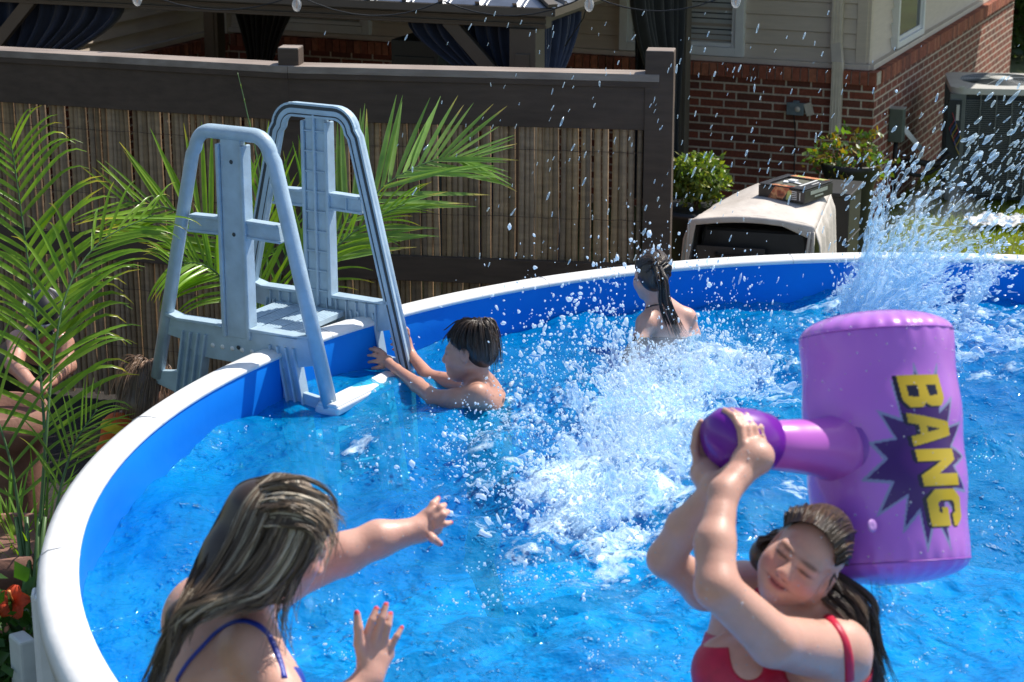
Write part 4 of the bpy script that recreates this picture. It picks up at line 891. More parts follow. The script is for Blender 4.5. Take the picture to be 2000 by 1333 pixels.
# ================================================================ BODIES: a signed distance field per person, meshed as one surface
CR, CU, CF = Vector((1, 0, 0)), UP.copy(), FWD.copy()
def cdir(x, y, z): return (CR * x + CU * y + CF * z).normalized()
class SDF:
    def __init__(s): s.p = []
    def rc(s, a, b, ra, rb, k=.02, sub=False): s.p.append(('rc', np.array(a, float), np.array(b, float), ra, rb, k, sub))
    def chain(s, pts, rs, k=.02):
        for i in range(len(pts) - 1): s.rc(pts[i], pts[i + 1], rs[i], rs[i + 1], k)
    def el(s, c, r, M=None, k=.02, sub=False): s.p.append(('el', np.array(c, float), np.array(r, float), np.array(M if M is not None else np.eye(3), float), k, sub))
    def bounds(s):
        lo = np.full(3, 1e9); hi = -lo
        for q in s.p:
            if q[-1]: continue
            if q[0] == 'rc': l, h = np.minimum(q[1] - q[3], q[2] - q[4]), np.maximum(q[1] + q[3], q[2] + q[4])
            else: m = q[2].max(); l, h = q[1] - m, q[1] + m
            lo = np.minimum(lo, l); hi = np.maximum(hi, h)
        return lo, hi
    def grid(s, h, zmin=None):
        lo, hi = s.bounds(); lo -= .03; hi += .03
        if zmin is not None: lo[2] = max(lo[2], zmin)
        n = np.ceil((hi - lo) / h).astype(int) + 1; g = np.full(n, .09, np.float32)
        ax = [lo[i] + h * np.arange(n[i]) for i in range(3)]
        for q in s.p:
            k = q[-2]
            if q[0] == 'rc': l, u = np.minimum(q[1] - q[3], q[2] - q[4]), np.maximum(q[1] + q[3], q[2] + q[4])
            else: e = np.sqrt((q[3] ** 2) @ (q[2] ** 2)); l, u = q[1] - e, q[1] + e
            m = k + .035 if not q[-1] else k + .004
            i0 = np.clip(((l - m - lo) / h).astype(int), 0, n - 1); i1 = np.clip(((u + m - lo) / h).astype(int) + 2, 0, n)
            if (i1 <= i0).any(): continue
            sl = tuple(slice(a, b) for a, b in zip(i0, i1))
            P = np.stack(np.meshgrid(*[ax[i][i0[i]:i1[i]] for i in range(3)], indexing='ij'), -1)
            if q[0] == 'rc':
                ab = q[2] - q[1]; L2 = ab @ ab + 1e-12; t = np.clip(((P - q[1]) @ ab) / L2, 0, 1); d = np.linalg.norm(P - q[1] - t[..., None] * ab, axis=-1) - (q[3] + (q[4] - q[3]) * t)
            else:
                X_ = (P - q[1]) @ q[3]; k0 = np.linalg.norm(X_ / q[2], axis=-1); k1 = np.linalg.norm(X_ / q[2] ** 2, axis=-1) + 1e-9; d = k0 * (k0 - 1) / k1
            G_ = g[sl]
            if q[-1]: hh = np.maximum(k - np.abs(-d - G_), 0) / k; g[sl] = np.maximum(G_, -d) + hh * hh * k * .25
            else: hh = np.maximum(k - np.abs(G_ - d), 0) / k; g[sl] = np.minimum(G_, d) - hh * hh * k * .25
        s.lo, s.h, s.g = lo, h, g; return g
    def sample(s, P):
        P = np.asarray(P, float); f = (P - s.lo) / s.h; i = np.clip(np.floor(f).astype(int), 0, np.array(s.g.shape) - 2); u = f - i; o = 0
        for a in (0, 1):
            for b in (0, 1):
                for c in (0, 1):
                    wgt = (u[..., 0] if a else 1 - u[..., 0]) * (u[..., 1] if b else 1 - u[..., 1]) * (u[..., 2] if c else 1 - u[..., 2]); o = o + wgt * s.g[i[..., 0] + a, i[..., 1] + b, i[..., 2] + c]
        return o
    def onbody(s, px, py, off=.002, z0=3.5):
        zs = np.arange(z0, 11, .003); r = np.array(ray(px, py)); P = np.array(CAM) + zs[:, None] * r; f = (P - s.lo) / s.h
        ok = ((f > 1) & (f < np.array(s.g.shape) - 2)).all(1); v = np.full(len(zs), 1.); v[ok] = s.sample(P[ok]); j = np.argmax(v < off)
        return Vector(P[j]) if (v < off).any() else None
def surface_nets(g, lo, h):
    g = np.asarray(g); ins = g < 0; n = np.array(g.shape) - 1
    cnt = np.zeros(n, np.int8)
    for a in (0, 1):
        for b in (0, 1):
            for c in (0, 1): cnt += ins[a:a + n[0], b:b + n[1], c:c + n[2]]
    act = (cnt > 0) & (cnt < 8); A = np.argwhere(act); idx = np.full(n, -1, np.int32); idx[act] = np.arange(len(A))
    cor = [(a, b, c) for a in (0, 1) for b in (0, 1) for c in (0, 1)]; val = {c: g[A[:, 0] + c[0], A[:, 1] + c[1], A[:, 2] + c[2]] for c in cor}
    acc = np.zeros((len(A), 3)); num = np.zeros(len(A))
    for c in cor:
        for ax_ in range(3):
            if c[ax_]: continue
            d = list(c); d[ax_] = 1; d = tuple(d); va, vb = val[c], val[d]; m = (va < 0) != (vb < 0); t = np.where(m, va / np.where(m, va - vb, 1), 0)
            p = np.array(c, float)[None].repeat(len(A), 0); p[:, ax_] = t; acc += p * m[:, None]; num += m
    V = lo + h * (A + acc / num[:, None]); Fs = []
    for ax_ in range(3):
        b_, c_ = (ax_ + 1) % 3, (ax_ + 2) % 3; sl0 = [slice(None)] * 3; sl1 = [slice(None)] * 3; sl0[ax_] = slice(0, -1); sl1[ax_] = slice(1, None)
        E0, E1 = ins[tuple(sl0)], ins[tuple(sl1)]; D = np.argwhere(E0 != E1); D = D[(D[:, b_] > 0) & (D[:, c_] > 0) & (D[:, b_] < n[b_]) & (D[:, c_] < n[c_])]
        fl = E0[D[:, 0], D[:, 1], D[:, 2]]
        def at(db, dc): Q = D.copy(); Q[:, b_] -= db; Q[:, c_] -= dc; return idx[Q[:, 0], Q[:, 1], Q[:, 2]]
        q = np.stack([at(1, 1), at(0, 1), at(0, 0), at(1, 0)], 1); q = np.where(fl[:, None], q, q[:, ::-1]); Fs.append(q)
    Fc = np.concatenate(Fs); Fc = Fc[(Fc >= 0).all(1)]; return V, Fc
def relax(V, Fc, it=2, lam=.5):
    e = np.concatenate([Fc[:, [0, 1]], Fc[:, [1, 2]], Fc[:, [2, 3]], Fc[:, [3, 0]]]); 
    for _ in range(it):
        acc = np.zeros_like(V); n = np.zeros(len(V)); 
        for a, b in ((0, 1), (1, 0)):
            for j in range(3): acc[:, j] += np.bincount(e[:, a], V[e[:, b], j], len(V))
            n += np.bincount(e[:, a], minlength=len(V))
        V = V + lam * (acc / np.maximum(n, 1)[:, None] - V)
    return V
class Head:
    def __init__(s, c, F_, U_, sc_=1.0, vz=1.0):
        s.vz = vz
        s.c = Vector(c); s.F = Vector(F_).normalized(); U_ = Vector(U_); s.U = (U_ - s.F * U_.dot(s.F)).normalized(); s.S = s.F.cross(s.U); s.k = sc_
        s.M = np.array([s.S, s.F, s.U]).T
    def P(s, x, y, z):
        z = z * s.vz if z < 0 else z; return s.c + (s.S * x + s.F * y + s.U * z) * s.k
    def local(s, P):
        L = ((np.asarray(P) - np.array(s.c)) @ s.M) / s.k; L[..., 2] = np.where(L[..., 2] < 0, L[..., 2] / s.vz, L[..., 2]); return L
def add_head(S, H, child=False, smile=True, full=1.0, up=0.0):
    k = H.k; e = lambda c, r, kk=.02, sub=False: S.el(H.P(*c), np.array(r) * k, H.M, kk * k, sub)
    e((0, -.018, .032), (.073, .094, .082), .03); e((0, .030, -.030), (.060, .062, .075), .03)
    e((0, .056, -.092), (.026, .024, .022), .03)
    for s in (-1, 1):
        S.rc(H.P(s * .048, .0, -.058), H.P(s * .012, .058, -.094), .022 * k, .018 * k, .03 * k)
        e((s * .036, .054, -.040), (.027 * full, .030 * full, .030 * full), .03)
        e((s * .031, .1005, -.001), (.019, .0115, .010), .022, True)
        e((s * .031, .0785, -.0025), (.0155, .0125, .0105), .006)
        S.rc(H.P(s * .014, .085, .015), H.P(s * .044, .073, .016), .0075 * k, .006 * k, .02 * k)
        e((s * .011, .100, -.040), (.0085, .010, .008), .007)
        e((s * .075, -.006, -.010), (.008, .020, .031), .008); e((s * .083, -.002, -.008), (.006, .012, .020), .006, True)
        S.rc(H.P(s * .015, .083, -.095 + .01), H.P(s * .03, .076, -.062), .010 * k, .010 * k, .02 * k)
    S.rc(H.P(0, .088, .004), H.P(0, .106, -.033), .0085 * k, .0125 * k, .012 * k)
    S.rc(H.P(-.023, .080, -.064 + up), H.P(0, .086, -.064), .0058 * k, .0065 * k, .008 * k); S.rc(H.P(.023, .080, -.064 + up), H.P(0, .086, -.064), .0058 * k, .0065 * k, .008 * k); S.rc(H.P(0, .090, -.064), H.P(0, .090, -.0645), .007 * k, .007 * k, .008 * k)
    S.rc(H.P(-.014, .086, -.0755), H.P(.014, .086, -.0755), .0075 * k, .0075 * k, .008 * k)
    sm = (.004 if smile else 0) + up
    S.rc(H.P(-.017, .0925, -.070 + sm * .5), H.P(0, .0985, -.0705), .0018 * k, .0028 * k, .006 * k, True); S.rc(H.P(.017, .0925, -.070 + sm * .5), H.P(0, .0985, -.0705), .0018 * k, .0028 * k, .006 * k, True)
def gauss(L, c, r): return np.exp(-(((L - np.array(c)) / np.array(r)) ** 2).sum(1))
def face_color(C, V, H, lip=(.45, .10, .10), blush=.55, brow=(.12, .07, .05), up=0.0):
    L = H.local(V); Lm = L.copy(); Lm[:, 2] -= up * np.minimum((L[:, 0] / .023) ** 2, 1.4); front = (L[:, 1] > .045)
    def mixin(wgt, c): 
        nonlocal C; C = C * (1 - wgt[:, None]) + np.array(c) * wgt[:, None]
    for s in (-1, 1):
        mixin(blush * gauss(L, (s * .042, .07, -.038), (.026, .05, .022)) * front, (.62, .20, .16))
        b = np.clip(1.6 * gauss(L, (s * .030, .09, .0165 + 0), (.019, .03, .0042)), 0, .85) * front; mixin(b, brow)
        mixin(np.clip(2.0 * gauss(L, (s * .031, .088, -.0035), (.0155, .02, .0038)), 0, .95) * front, (.035, .018, .015))
        mixin(np.clip(1.4 * gauss(L, (s * .0085, .105, -.0475), (.004, .02, .003)), 0, .8) * front, (.14, .04, .03))
        mixin(.25 * gauss(L, (s * .031, .088, -.002), (.022, .03, .014)) * front, (.40, .17, .13))
    mixin(.35 * gauss(L, (0, .11, -.036), (.014, .03, .012)) * front, (.62, .20, .15))
    mixin(np.clip(1.5 * gauss(Lm, (0, .095, -.070), (.021, .03, .0085)), 0, .9) * front, lip)
    mixin(np.clip(1.8 * gauss(Lm, (0, .095, -.0702), (.026, .03, .0020)), 0, .9) * front, (.12, .02, .02))
    return C
def skinmat():
    m = NT('skin'); at = m.n('Attribute'); at.attribute_name = 'Col'; v = m.coord(); n = m.noise(v, 22, 4); n2 = m.noise(v, 4, 3)
    c = m.mix(.35, at.outputs['Color'], m.ramp(n, [(0.3, (.82, .76, .74)), (0.7, (1.12, 1.08, 1.08))]), 'MULTIPLY'); c = m.mix(.4, c, m.ramp(n2, [(0.3, (1.08, .86, .82)), (0.7, (.98, 1.04, 1.04))]), 'MULTIPLY')
    m.base(c); m.set(Roughness=.48, Subsurface_Weight=.18, Subsurface_Scale=.012); m.b.inputs['Subsurface Radius'].default_value = (1, .35, .2)
    m.b.inputs['Coat Weight'].default_value = .12; m.b.inputs['Coat Roughness'].default_value = .12
    rr_ = m.n('MapRange'); rr_.inputs['To Min'].default_value = .30; rr_.inputs['To Max'].default_value = .62; m.l(m.noise(v, 16, 4, .7), rr_.inputs['Value']); m.l(rr_.outputs[0], m.b.inputs['Roughness'])
    m.bump(m.noise(v, 120, 5, .7), .28, .003); return m.mat
M_SKIN = skinmat()
def make_body(name, S, h, base, parent, colorfn=None, zmin=None, it=2):
    g = S.grid(h, zmin); V, Fc = surface_nets(g, S.lo, h); V = relax(V, Fc, it); C = np.tile(np.array(base), (len(V), 1))
    if colorfn: C = colorfn(C, V)
    return npmesh(name, V, Fc, M_SKIN, parent, True, np.clip(C, 0, 1))
def suit(name, S, fn, off, mat, parent, step=None):
    """garment = the body surface pushed out by off, kept where fn(P)<0"""
    lo, h, g = S.lo, S.h, S.g; n = g.shape; near = np.abs(g) < off + 2.5 * h; P = np.argwhere(near); r = np.full(n, .05, np.float32)
    w_ = lo + h * P; r[near] = np.maximum(g[near] - off, fn(w_)); 
    # solid inside so only the outer skin is meshed
    ins = (g < -2 * h) ; r[ins] = .05
    a = P.min(0); b = P.max(0) + 1; sub = r[a[0]:b[0], a[1]:b[1], a[2]:b[2]]; V, Fc = surface_nets(np.maximum(sub, -(g[a[0]:b[0], a[1]:b[1], a[2]:b[2]] + off + .5 * h)), lo + h * a, h); V = relax(V, Fc, 1); return npmesh(name, V, Fc, mat, parent)
def strap(name, S, pts, r, mat, parent, off=.001, z0=3.5):
    P = [S.onbody(x, y, off, z0) for x, y in pts]; P = [p for p in P if p is not None]
    mb = MB(); mb.tube(catmull(P, len(P) * 6), r, 8, squash=.55); return mb.build(name, mat, parent, True)
def finger(S, pts, r0, r1, k=.007):
    n = len(pts) - 1
    for i in range(n): S.rc(pts[i], pts[i + 1], r0 + (r1 - r0) * i / n, r0 + (r1 - r0) * (i + 1) / n, k if i == 0 else .004)
# ---- hair
def hairmat(name, rough=.38):
    m = NT(name); at = m.n('Attribute'); at.attribute_name = 'Col'; m.l(at.outputs['Color'], m.b.inputs['Base Color']); m.set(Roughness=rough); m.b.inputs['Specular IOR Level'].default_value = .6; return m.mat
M_HAIR = hairmat('wet_hair')
def strands(name, guides, n, parent, colf, r0=.0011, jit=.006, depth=.02, nseg=26, seed=1, clump=40, tail=.25, away=None, clear=None, wave=0.0):
    """n tapered locks interpolated across a fan of guide curves (list of lists of world points)"""
    r = np.random.default_rng(seed); Gd = np.stack([crn(g, nseg) for g in guides]); ng = len(Gd); K_ = 3
    cs = r.random(clump); coff = r.normal(size=(clump, 3)) * jit * 1.6; cend = r.normal(size=(clump, 3)) * jit * 3.2; cl = r.integers(0, clump, n)
    T = np.clip(cs[cl] + r.normal(size=n) * .5 / clump, 0, .9999) * (ng - 1); i0 = T.astype(int); f = (T - i0)[:, None, None]; P = Gd[i0] * (1 - f) + Gd[np.minimum(i0 + 1, ng - 1)] * f
    s = np.linspace(0, 1, nseg + 1)[None, :, None]; P = P + coff[cl][:, None] * np.minimum(s * 3, 1) + cend[cl][:, None] * s ** 2 + r.normal(size=(n, 1, 3)) * jit * .45 * np.minimum(s * 4, 1)
    ph = r.uniform(0, 6.28, (n, 1, 3)); fr_ = r.uniform(3, 9, (n, 1, 1)); P = P + np.sin(s * fr_ + ph) * jit * .45 * s
    if wave: wf = r.uniform(9, 17, clump)[cl][:, None, None]; wp = r.uniform(0, 6.28, (clump, 3))[cl][:, None]; P = P + np.sin(s * wf + wp) * wave * np.minimum(s * 1.6, 1)
    if away is not None: P = P + np.array(away)[None, None] * (r.random((n, 1, 1)) ** 1.5 * depth)
    if clear is not None:   # keep every point just outside the scalp ellipsoids
        Hh, els = clear
        for (c_, rr_e) in els:
            q_ = (P - np.array(Hh.P(*c_))) @ Hh.M / Hh.k; e_ = np.linalg.norm(q_ / np.array(rr_e), axis=-1, keepdims=True); fac = np.where(e_ < 1.0, (1.0 + .03 * r.random(P.shape[:1] + (1, 1))) / np.maximum(e_, .3), 1.0); P = np.array(Hh.P(*c_)) + (q_ * fac) @ Hh.M.T * Hh.k
    Lk = 1 - tail * r.random((n, 1)); # cut length
    q = np.clip(np.linspace(0, 1, nseg + 1)[None] * Lk * nseg, 0, nseg - 1e-6); qi = q.astype(int); qf = (q - qi)[..., None]; rows = np.arange(n)[:, None]; P = P[rows, qi] * (1 - qf) + P[rows, qi + 1] * qf
    Tn = np.gradient(P, axis=1); Tn /= np.linalg.norm(Tn, axis=2, keepdims=True) + 1e-9; a = np.cross(Tn, np.array(CF)); a /= np.linalg.norm(a, axis=2, keepdims=True) + 1e-9; b = np.cross(Tn, a)
    rad = r0 * r.uniform(.6, 1.7, (n, 1)) * (1 - .75 * np.linspace(0, 1, nseg + 1)[None] ** 3); ring = []
    for k in range(K_): an = 2 * math.pi * k / K_; ring.append(P + (a * math.cos(an) + b * math.sin(an)) * rad[..., None])
    V = np.stack(ring, 2).reshape(-1, 3); base = (np.arange(n)[:, None] * (nseg + 1) + np.arange(nseg)[None]) * K_; Fs = []
    for k in range(K_): k2 = (k + 1) % K_; Fs.append(np.stack([base + k, base + k2, base + K_ + k2, base + K_ + k], -1).reshape(-1, 4))
    C = np.repeat(colf(r, n, T / (ng - 1), cl), (nseg + 1) * K_, 0); return npmesh(name, V, np.concatenate(Fs), M_HAIR, parent, True, C)
def hair_shell(name, S2, h, c, parent):
    g = S2.grid(h); V, Fc = surface_nets(g, S2.lo, h); V = relax(V, Fc, 2); return npmesh(name, V, Fc, M_HAIR, parent, True, np.tile(np.array(c), (len(V), 1)))

M_BEAD = NT('water_bead'); M_BEAD.set(Base_Color=(.9, .95, 1, 1), Roughness=.03); M_BEAD.b.inputs['Specular IOR Level'].default_value = 1.0
_t = M_BEAD.n('BsdfTransparent'); _m = M_BEAD.n('MixShader'); _m.inputs[0].default_value = .55; M_BEAD.l(M_BEAD.b.outputs[0], _m.inputs[1]); M_BEAD.l(_t.outputs[0], _m.inputs[2]); M_BEAD.l(_m.outputs[0], M_BEAD.out.inputs[0]); M_BEAD = M_BEAD.mat
def beads(obj, parent, n, zlo, seed, r0=.0013):
    me = obj.data; V = np.empty(len(me.vertices) * 3, np.float32); me.vertices.foreach_get('co', V); V = V.reshape(-1, 3); N_ = np.empty(len(V) * 3, np.float32); me.vertex_normals.foreach_get('vector', N_); N_ = N_.reshape(-1, 3)
    r = np.random.default_rng(seed); c = np.array(CAM) - V; ok = np.nonzero((V[:, 2] > zlo) & ((N_ * c).sum(1) / np.linalg.norm(c, axis=1) > .1))[0]; k = r.choice(ok, min(n, len(ok)), False); P = V[k]; rad = np.clip(r.lognormal(math.log(r0), .45, len(k)), .0006, .004)
    ring = []; nn = N_[k]; a = np.cross(nn, r.normal(size=nn.shape)); a /= np.linalg.norm(a, axis=1)[:, None]; b = np.cross(nn, a)
    for ht, rr in ((-.1, 1.0), (.45, .75)):
        for q in range(6): an = q * math.pi / 3; ring.append(P + (a * math.cos(an) + b * math.sin(an)) * (rad * rr)[:, None] + nn * (rad * ht)[:, None])
    ring.append(P + nn * (rad * .65)[:, None]); VV = np.stack(ring, 1).reshape(-1, 3); F0 = []
    for q in range(6): q2 = (q + 1) % 6; F0 += [(q, q2, 6 + q2), (q, 6 + q2, 6 + q), (6 + q, 6 + q2, 12)]
    o = npmesh('water_beads', VV, (np.arange(len(k))[:, None, None] * 13 + np.array(F0)[None]).reshape(-1, 3), M_BEAD, parent, True); o['kind'] = 'stuff'; return o
def WP(*a): return [W(*p) for p in a]
def clothes(name, c, rough=.4): return simple(name, c, rough, .12, 40, .15, 300)
RED_NAIL = np.array((.62, .012, .03))
def nailcol(C, V, nails, r=.0085):
    for p in nails:
        d = np.linalg.norm(V - np.array(p), axis=1); w_ = np.clip((r - d) / .003, 0, 1)[:, None]; C = C * (1 - w_) + RED_NAIL * w_
    return C
# ================================================================ PERSON with long streaked hair (left foreground)
Z1 = 4.9
H1 = Head(W(556, 1050, Z1), cdir(.78, -.42, .45), cdir(.45, .87, .1), 1.10)
S = SDF(); add_head(S, H1, smile=False)
neckb = W(470, 1195, 5.0); chest = W(440, 1320, 5.0); upb = W(415, 1215, 5.03)
S.rc(H1.P(0, -.03, -.06), neckb, .055, .062, .04)
S.rc(upb, chest, .125, .150, .05); sh1 = W(492, 1262, 4.88); sh2 = W(545, 1140, 5.16)
S.rc(neckb, sh1, .06, .068, .05); S.rc(neckb, sh2, .055, .055, .05)
wa = chest + Vector((.03, .0, -.30)); hip = chest + Vector((.05, .02, -.52))
S.rc(chest, wa, .145, .125, .06); S.rc(wa, hip, .125, .16, .06)
for s in (-1, 1): S.chain([hip + Vector((s * .09, 0, -.05)), hip + Vector((s * .11, .02, -.45)), hip + Vector((s * .11, .0, -.82)), hip + Vector((s * .11 + .05, -.03, -.86))], [.10, .062, .042, .035], .04)
S.el(W(535, 1350, 4.97), (.075, .075, .075), k=.05); S.el(W(520, 1340, 5.16), (.075, .075, .075), k=.05)
el1 = W(600, 1440, 4.72); wr1 = W(722, 1322, 4.80)
S.chain([sh1, W(540, 1350, 4.80), el1], [.066, .055, .045], .03); S.chain([el1, W(650, 1392, 4.75), wr1], [.046, .042, .0285], .02)
# near hand, back towards the camera, fingers spread upward
S.rc(wr1, W(735, 1285, 4.82), .030, .030, .02)
nails1 = []
fing = [([(712, 1262, 4.81), (716, 1240, 4.80), (726, 1212, 4.79), (735, 1189, 4.80)], .0105), ([(729, 1262, 4.81), (736, 1240, 4.80), (746, 1208, 4.79), (754, 1181, 4.80)], .0108), ([(745, 1268, 4.82), (751, 1248, 4.81), (758, 1222, 4.80), (763, 1199, 4.81)], .0102), ([(757, 1280, 4.83), (764, 1262, 4.82), (775, 1243, 4.82), (785, 1226, 4.83)], .009)]
for pts, r in fing:
    P = WP(*pts); finger(S, P, r * 1.15, r * .72); S.rc(wr1.lerp(P[0], .25), P[0], .019, .014, .016); nails1.append(P[-1] - CF * .004 + (P[-1] - P[-2]).normalized() * .004)
P = WP((712, 1292, 4.80), (702, 1258, 4.78), (700, 1226, 4.77), (697, 1198, 4.77)); finger(S, P, .017, .0085, .014); nails1.append(P[-1] - CF * .004 + (P[-1] - P[-2]).normalized() * .003)
# far arm stretched forward
el2 = W(672, 1082, 5.20); wr2 = W(822, 1034, 5.26)
S.chain([sh2, el2], [.056, .052], .03); S.chain([el2, W(740, 1053, 5.22), wr2], [.053, .046, .031], .02)
pc_ = W(842, 1020, 5.27); S.el(pc_, (.030, .018, .038), np.array([cdir(.9, .4, 0), cdir(0, 0, 1), cdir(-.4, .9, 0)]).T, .02); S.rc(wr2, pc_, .03, .026, .02)
for pts, r in (([(838, 1003, 5.26), (846, 985, 5.27), (856, 974, 5.29)], .0105), ([(846, 1006, 5.25), (860, 992, 5.25), (868, 987, 5.29)], .0108), ([(851, 1015, 5.24), (866, 1006, 5.24), (875, 1000, 5.27)], .0102), ([(852, 1026, 5.24), (868, 1024, 5.24), (881, 1021, 5.26)], .009), ([(836, 1040, 5.24), (846, 1053, 5.22), (860, 1063, 5.23)], .0115)):
    P = WP(*pts); finger(S, P, r * 1.15, r * .75); nails1.append(P[-1] - CF * .003 + (P[-1] - P[-2]).normalized() * .005)
def cf(C, V): return nailcol(face_color(C, V, H1), V, nails1)
person1 = empty('person', W(470, 1500, 5.0) * 1.0, 'person with long streaked brown hair and blue bikini straps pushing both red nailed hands forward', 'person')
bo1 = make_body('body', S, .0042, (.66, .38, .29), person1, cf, zmin=.25); beads(bo1, person1, 420, 1.3, 5)
M_BLUE = clothes('blue_swim_fabric', (.012, .035, .33))
strap('bikini_strap', S, [(345, 1330), (351, 1318), (368, 1293), (396, 1262), (428, 1231), (466, 1213), (501, 1220), (526, 1243), (545, 1285), (556, 1325)], .0085, M_BLUE, person1)
cA = np.array(W(560, 1370, 4.95))
suit('bikini_top', S, lambda P: np.maximum(np.linalg.norm(P - cA, axis=1) - .085, 0 * P[:, 0] - 1), .004, M_BLUE, person1)
hpP = np.array(hip)
def fbot(P): return np.abs((P - hpP)[:, 2]) - .085
suit('bikini_bottom', S, fbot, .004, M_BLUE, person1)
# hair: guides fall from the crown over the near side of the head, then down the back
def bul(px, py, b): return W(px, py, Z1 - b)
rope = lambda o: [bul(352 + o * .8, 1205, .15), bul(332 + o * .7, 1262, .15), bul(298 + o * .6, 1350, .14)]
G1 = [[bul(520, 928, .02), bul(462, 955, .0), bul(418, 1035, .0), bul(380, 1110, .02)] + rope(-18),
      [bul(535, 924, .04), bul(480, 975, .07), bul(440, 1060, .08), bul(400, 1135, .10)] + rope(-8),
      [bul(552, 924, .05), bul(515, 990, .11), bul(475, 1080, .12), bul(425, 1148, .13)] + rope(4),
      [bul(568, 926, .05), bul(555, 1000, .125), bul(520, 1080, .13), bul(455, 1150, .14), bul(400, 1180, .165)] + rope(14)[:1] + [bul(338, 1245, .15)],
      [bul(582, 930, .05), bul(588, 1000, .125), bul(560, 1080, .125), bul(512, 1140, .12), bul(460, 1168, .14), bul(410, 1184, .165), bul(368, 1200, .165)],
      [bul(594, 936, .04), bul(618, 1000, .10), bul(596, 1075, .11), bul(560, 1130, .10), bul(520, 1165, .10), bul(480, 1180, .12), bul(440, 1188, .14)],
      [bul(604, 944, .02), bul(640, 1000, .05), bul(622, 1060, .08), bul(590, 1115, .08), bul(560, 1155, .07), bul(538, 1175, .07), bul(510, 1190, .09)]]
def col1(r, n, t, cl):
    k = r.random(n); cc = r.random(400)[cl % 400]; base = np.array((.11, .075, .048)); hi = np.array((.60, .52, .40)); mid = np.array((.27, .20, .135))
    m = np.where((cc > .80)[:, None], hi, np.where((cc > .5)[:, None], mid, base)); return m * r.uniform(.65, 1.25, (n, 1))
S2 = SDF(); S2.el(H1.P(0, -.02, .030), np.array((.083, .104, .090)) * H1.k, H1.M, .03)
S2.chain([bul(500, 1000, .02), bul(450, 1090, .02), bul(415, 1150, .05)], [.075, .065, .05], .04); S2.chain([bul(560, 1040, .03), bul(525, 1110, .04), bul(470, 1150, .09), bul(400, 1172, .12)], [.06, .050, .026, .022], .04)
S2.chain([bul(400, 1150, .08), bul(350, 1205, .11), bul(330, 1265, .12), bul(298, 1350, .12)], [.035, .026, .021, .018], .03)
hair1 = hair_shell('hair', S2, .006, (.045, .028, .018), person1)
strands('hair_strands', G1, 5200, hair1, col1, .0011, .0042, .018, 34, 3, 130, .18, away=-CF, wave=.0055)
strands('hair_wisps', [[bul(590, 1080, .10), bul(575, 1130, .10), bul(560, 1180, .09), bul(553, 1240, .08), bul(556, 1300, .08)], [bul(560, 1110, .10), bul(545, 1150, .10), bul(535, 1190, .09), bul(545, 1230, .08), bul(540, 1260, .08)]], 46, hair1, col1, .0009, .010, .01, 22, 5, 16, .5, away=-CF)
strands('hair_top_strands', [[bul(470, 960, .03), bul(560, 948, .10), bul(630, 975, .08), bul(655, 1015, .03), bul(650, 1050, .02)], [bul(450, 1005, .05), bul(545, 985, .12), bul(610, 1000, .11), bul(640, 1040, .07), bul(615, 1090, .09)], [bul(470, 1040, .10), bul(530, 1020, .13), bul(580, 1025, .13), bul(600, 1060, .12), bul(575, 1120, .11)]], 420, hair1, col1, .0014, .009, .012, 26, 9, 50, .4, away=-CF)

# ================================================================ PERSON swinging the mallet (right foreground)
Z2 = 4.7
F2_ = cdir(-.37, .02, -.92); U2_ = cdir(.62, .77, -.08)
H2 = Head(W(1553, 1099, Z2) - F2_ * .083, F2_, U2_, 1.08, .84)
S = SDF(); add_head(S, H2, full=1.15, up=.005)
nb2 = W(1612, 1222, 4.90); ch2 = W(1512, 1345, 4.92)
S.rc(H2.P(0, -.03, -.06), nb2, .060, .066, .04)
shL = W(1632, 1275, 4.78); shR = W(1452, 1155, 5.02)
S.rc(nb2, shL, .062, .078, .05); S.rc(nb2, shR, .058, .060, .05); S.rc(nb2, ch2, .10, .155, .06)
S.rc(shR, W(1450, 1280, 5.0), .06, .10, .06); S.rc(shL, W(1610, 1370, 4.88), .07, .12, .05)
wa = ch2 + Vector((0, .02, -.30)); hip = ch2 + Vector((0, .03, -.52)); S.rc(ch2, wa, .165, .15, .06); S.rc(wa, hip, .15, .175, .06)
for s in (-1, 1): S.chain([hip + Vector((s * .1, 0, -.05)), hip + Vector((s * .12, .02, -.42)), hip + Vector((s * .12, .02, -.80)), hip + Vector((s * .12 - .05, -.05, -.84))], [.11, .07, .045, .035], .04)
S.el(W(1432, 1312, 4.80), (.095, .09, .09), k=.04); S.el(W(1560, 1395, 4.74), (.095, .09, .09), k=.04)
elL = W(1400, 1148, 4.48); wrL = W(1414, 962, 4.60)
S.chain([shL, W(1512, 1253, 4.58), elL], [.074, .058, .047], .015); S.chain([elL, W(1396, 1060, 4.53), wrL], [.047, .044, .031], .02)
elR = W(1300, 1092, 4.86); wrR = W(1402, 952, 4.70)
S.chain([shR, W(1378, 1150, 4.93), elR], [.054, .048, .040], .03); S.chain([elR, W(1338, 1030, 4.80), wrR], [.043, .042, .031], .02)
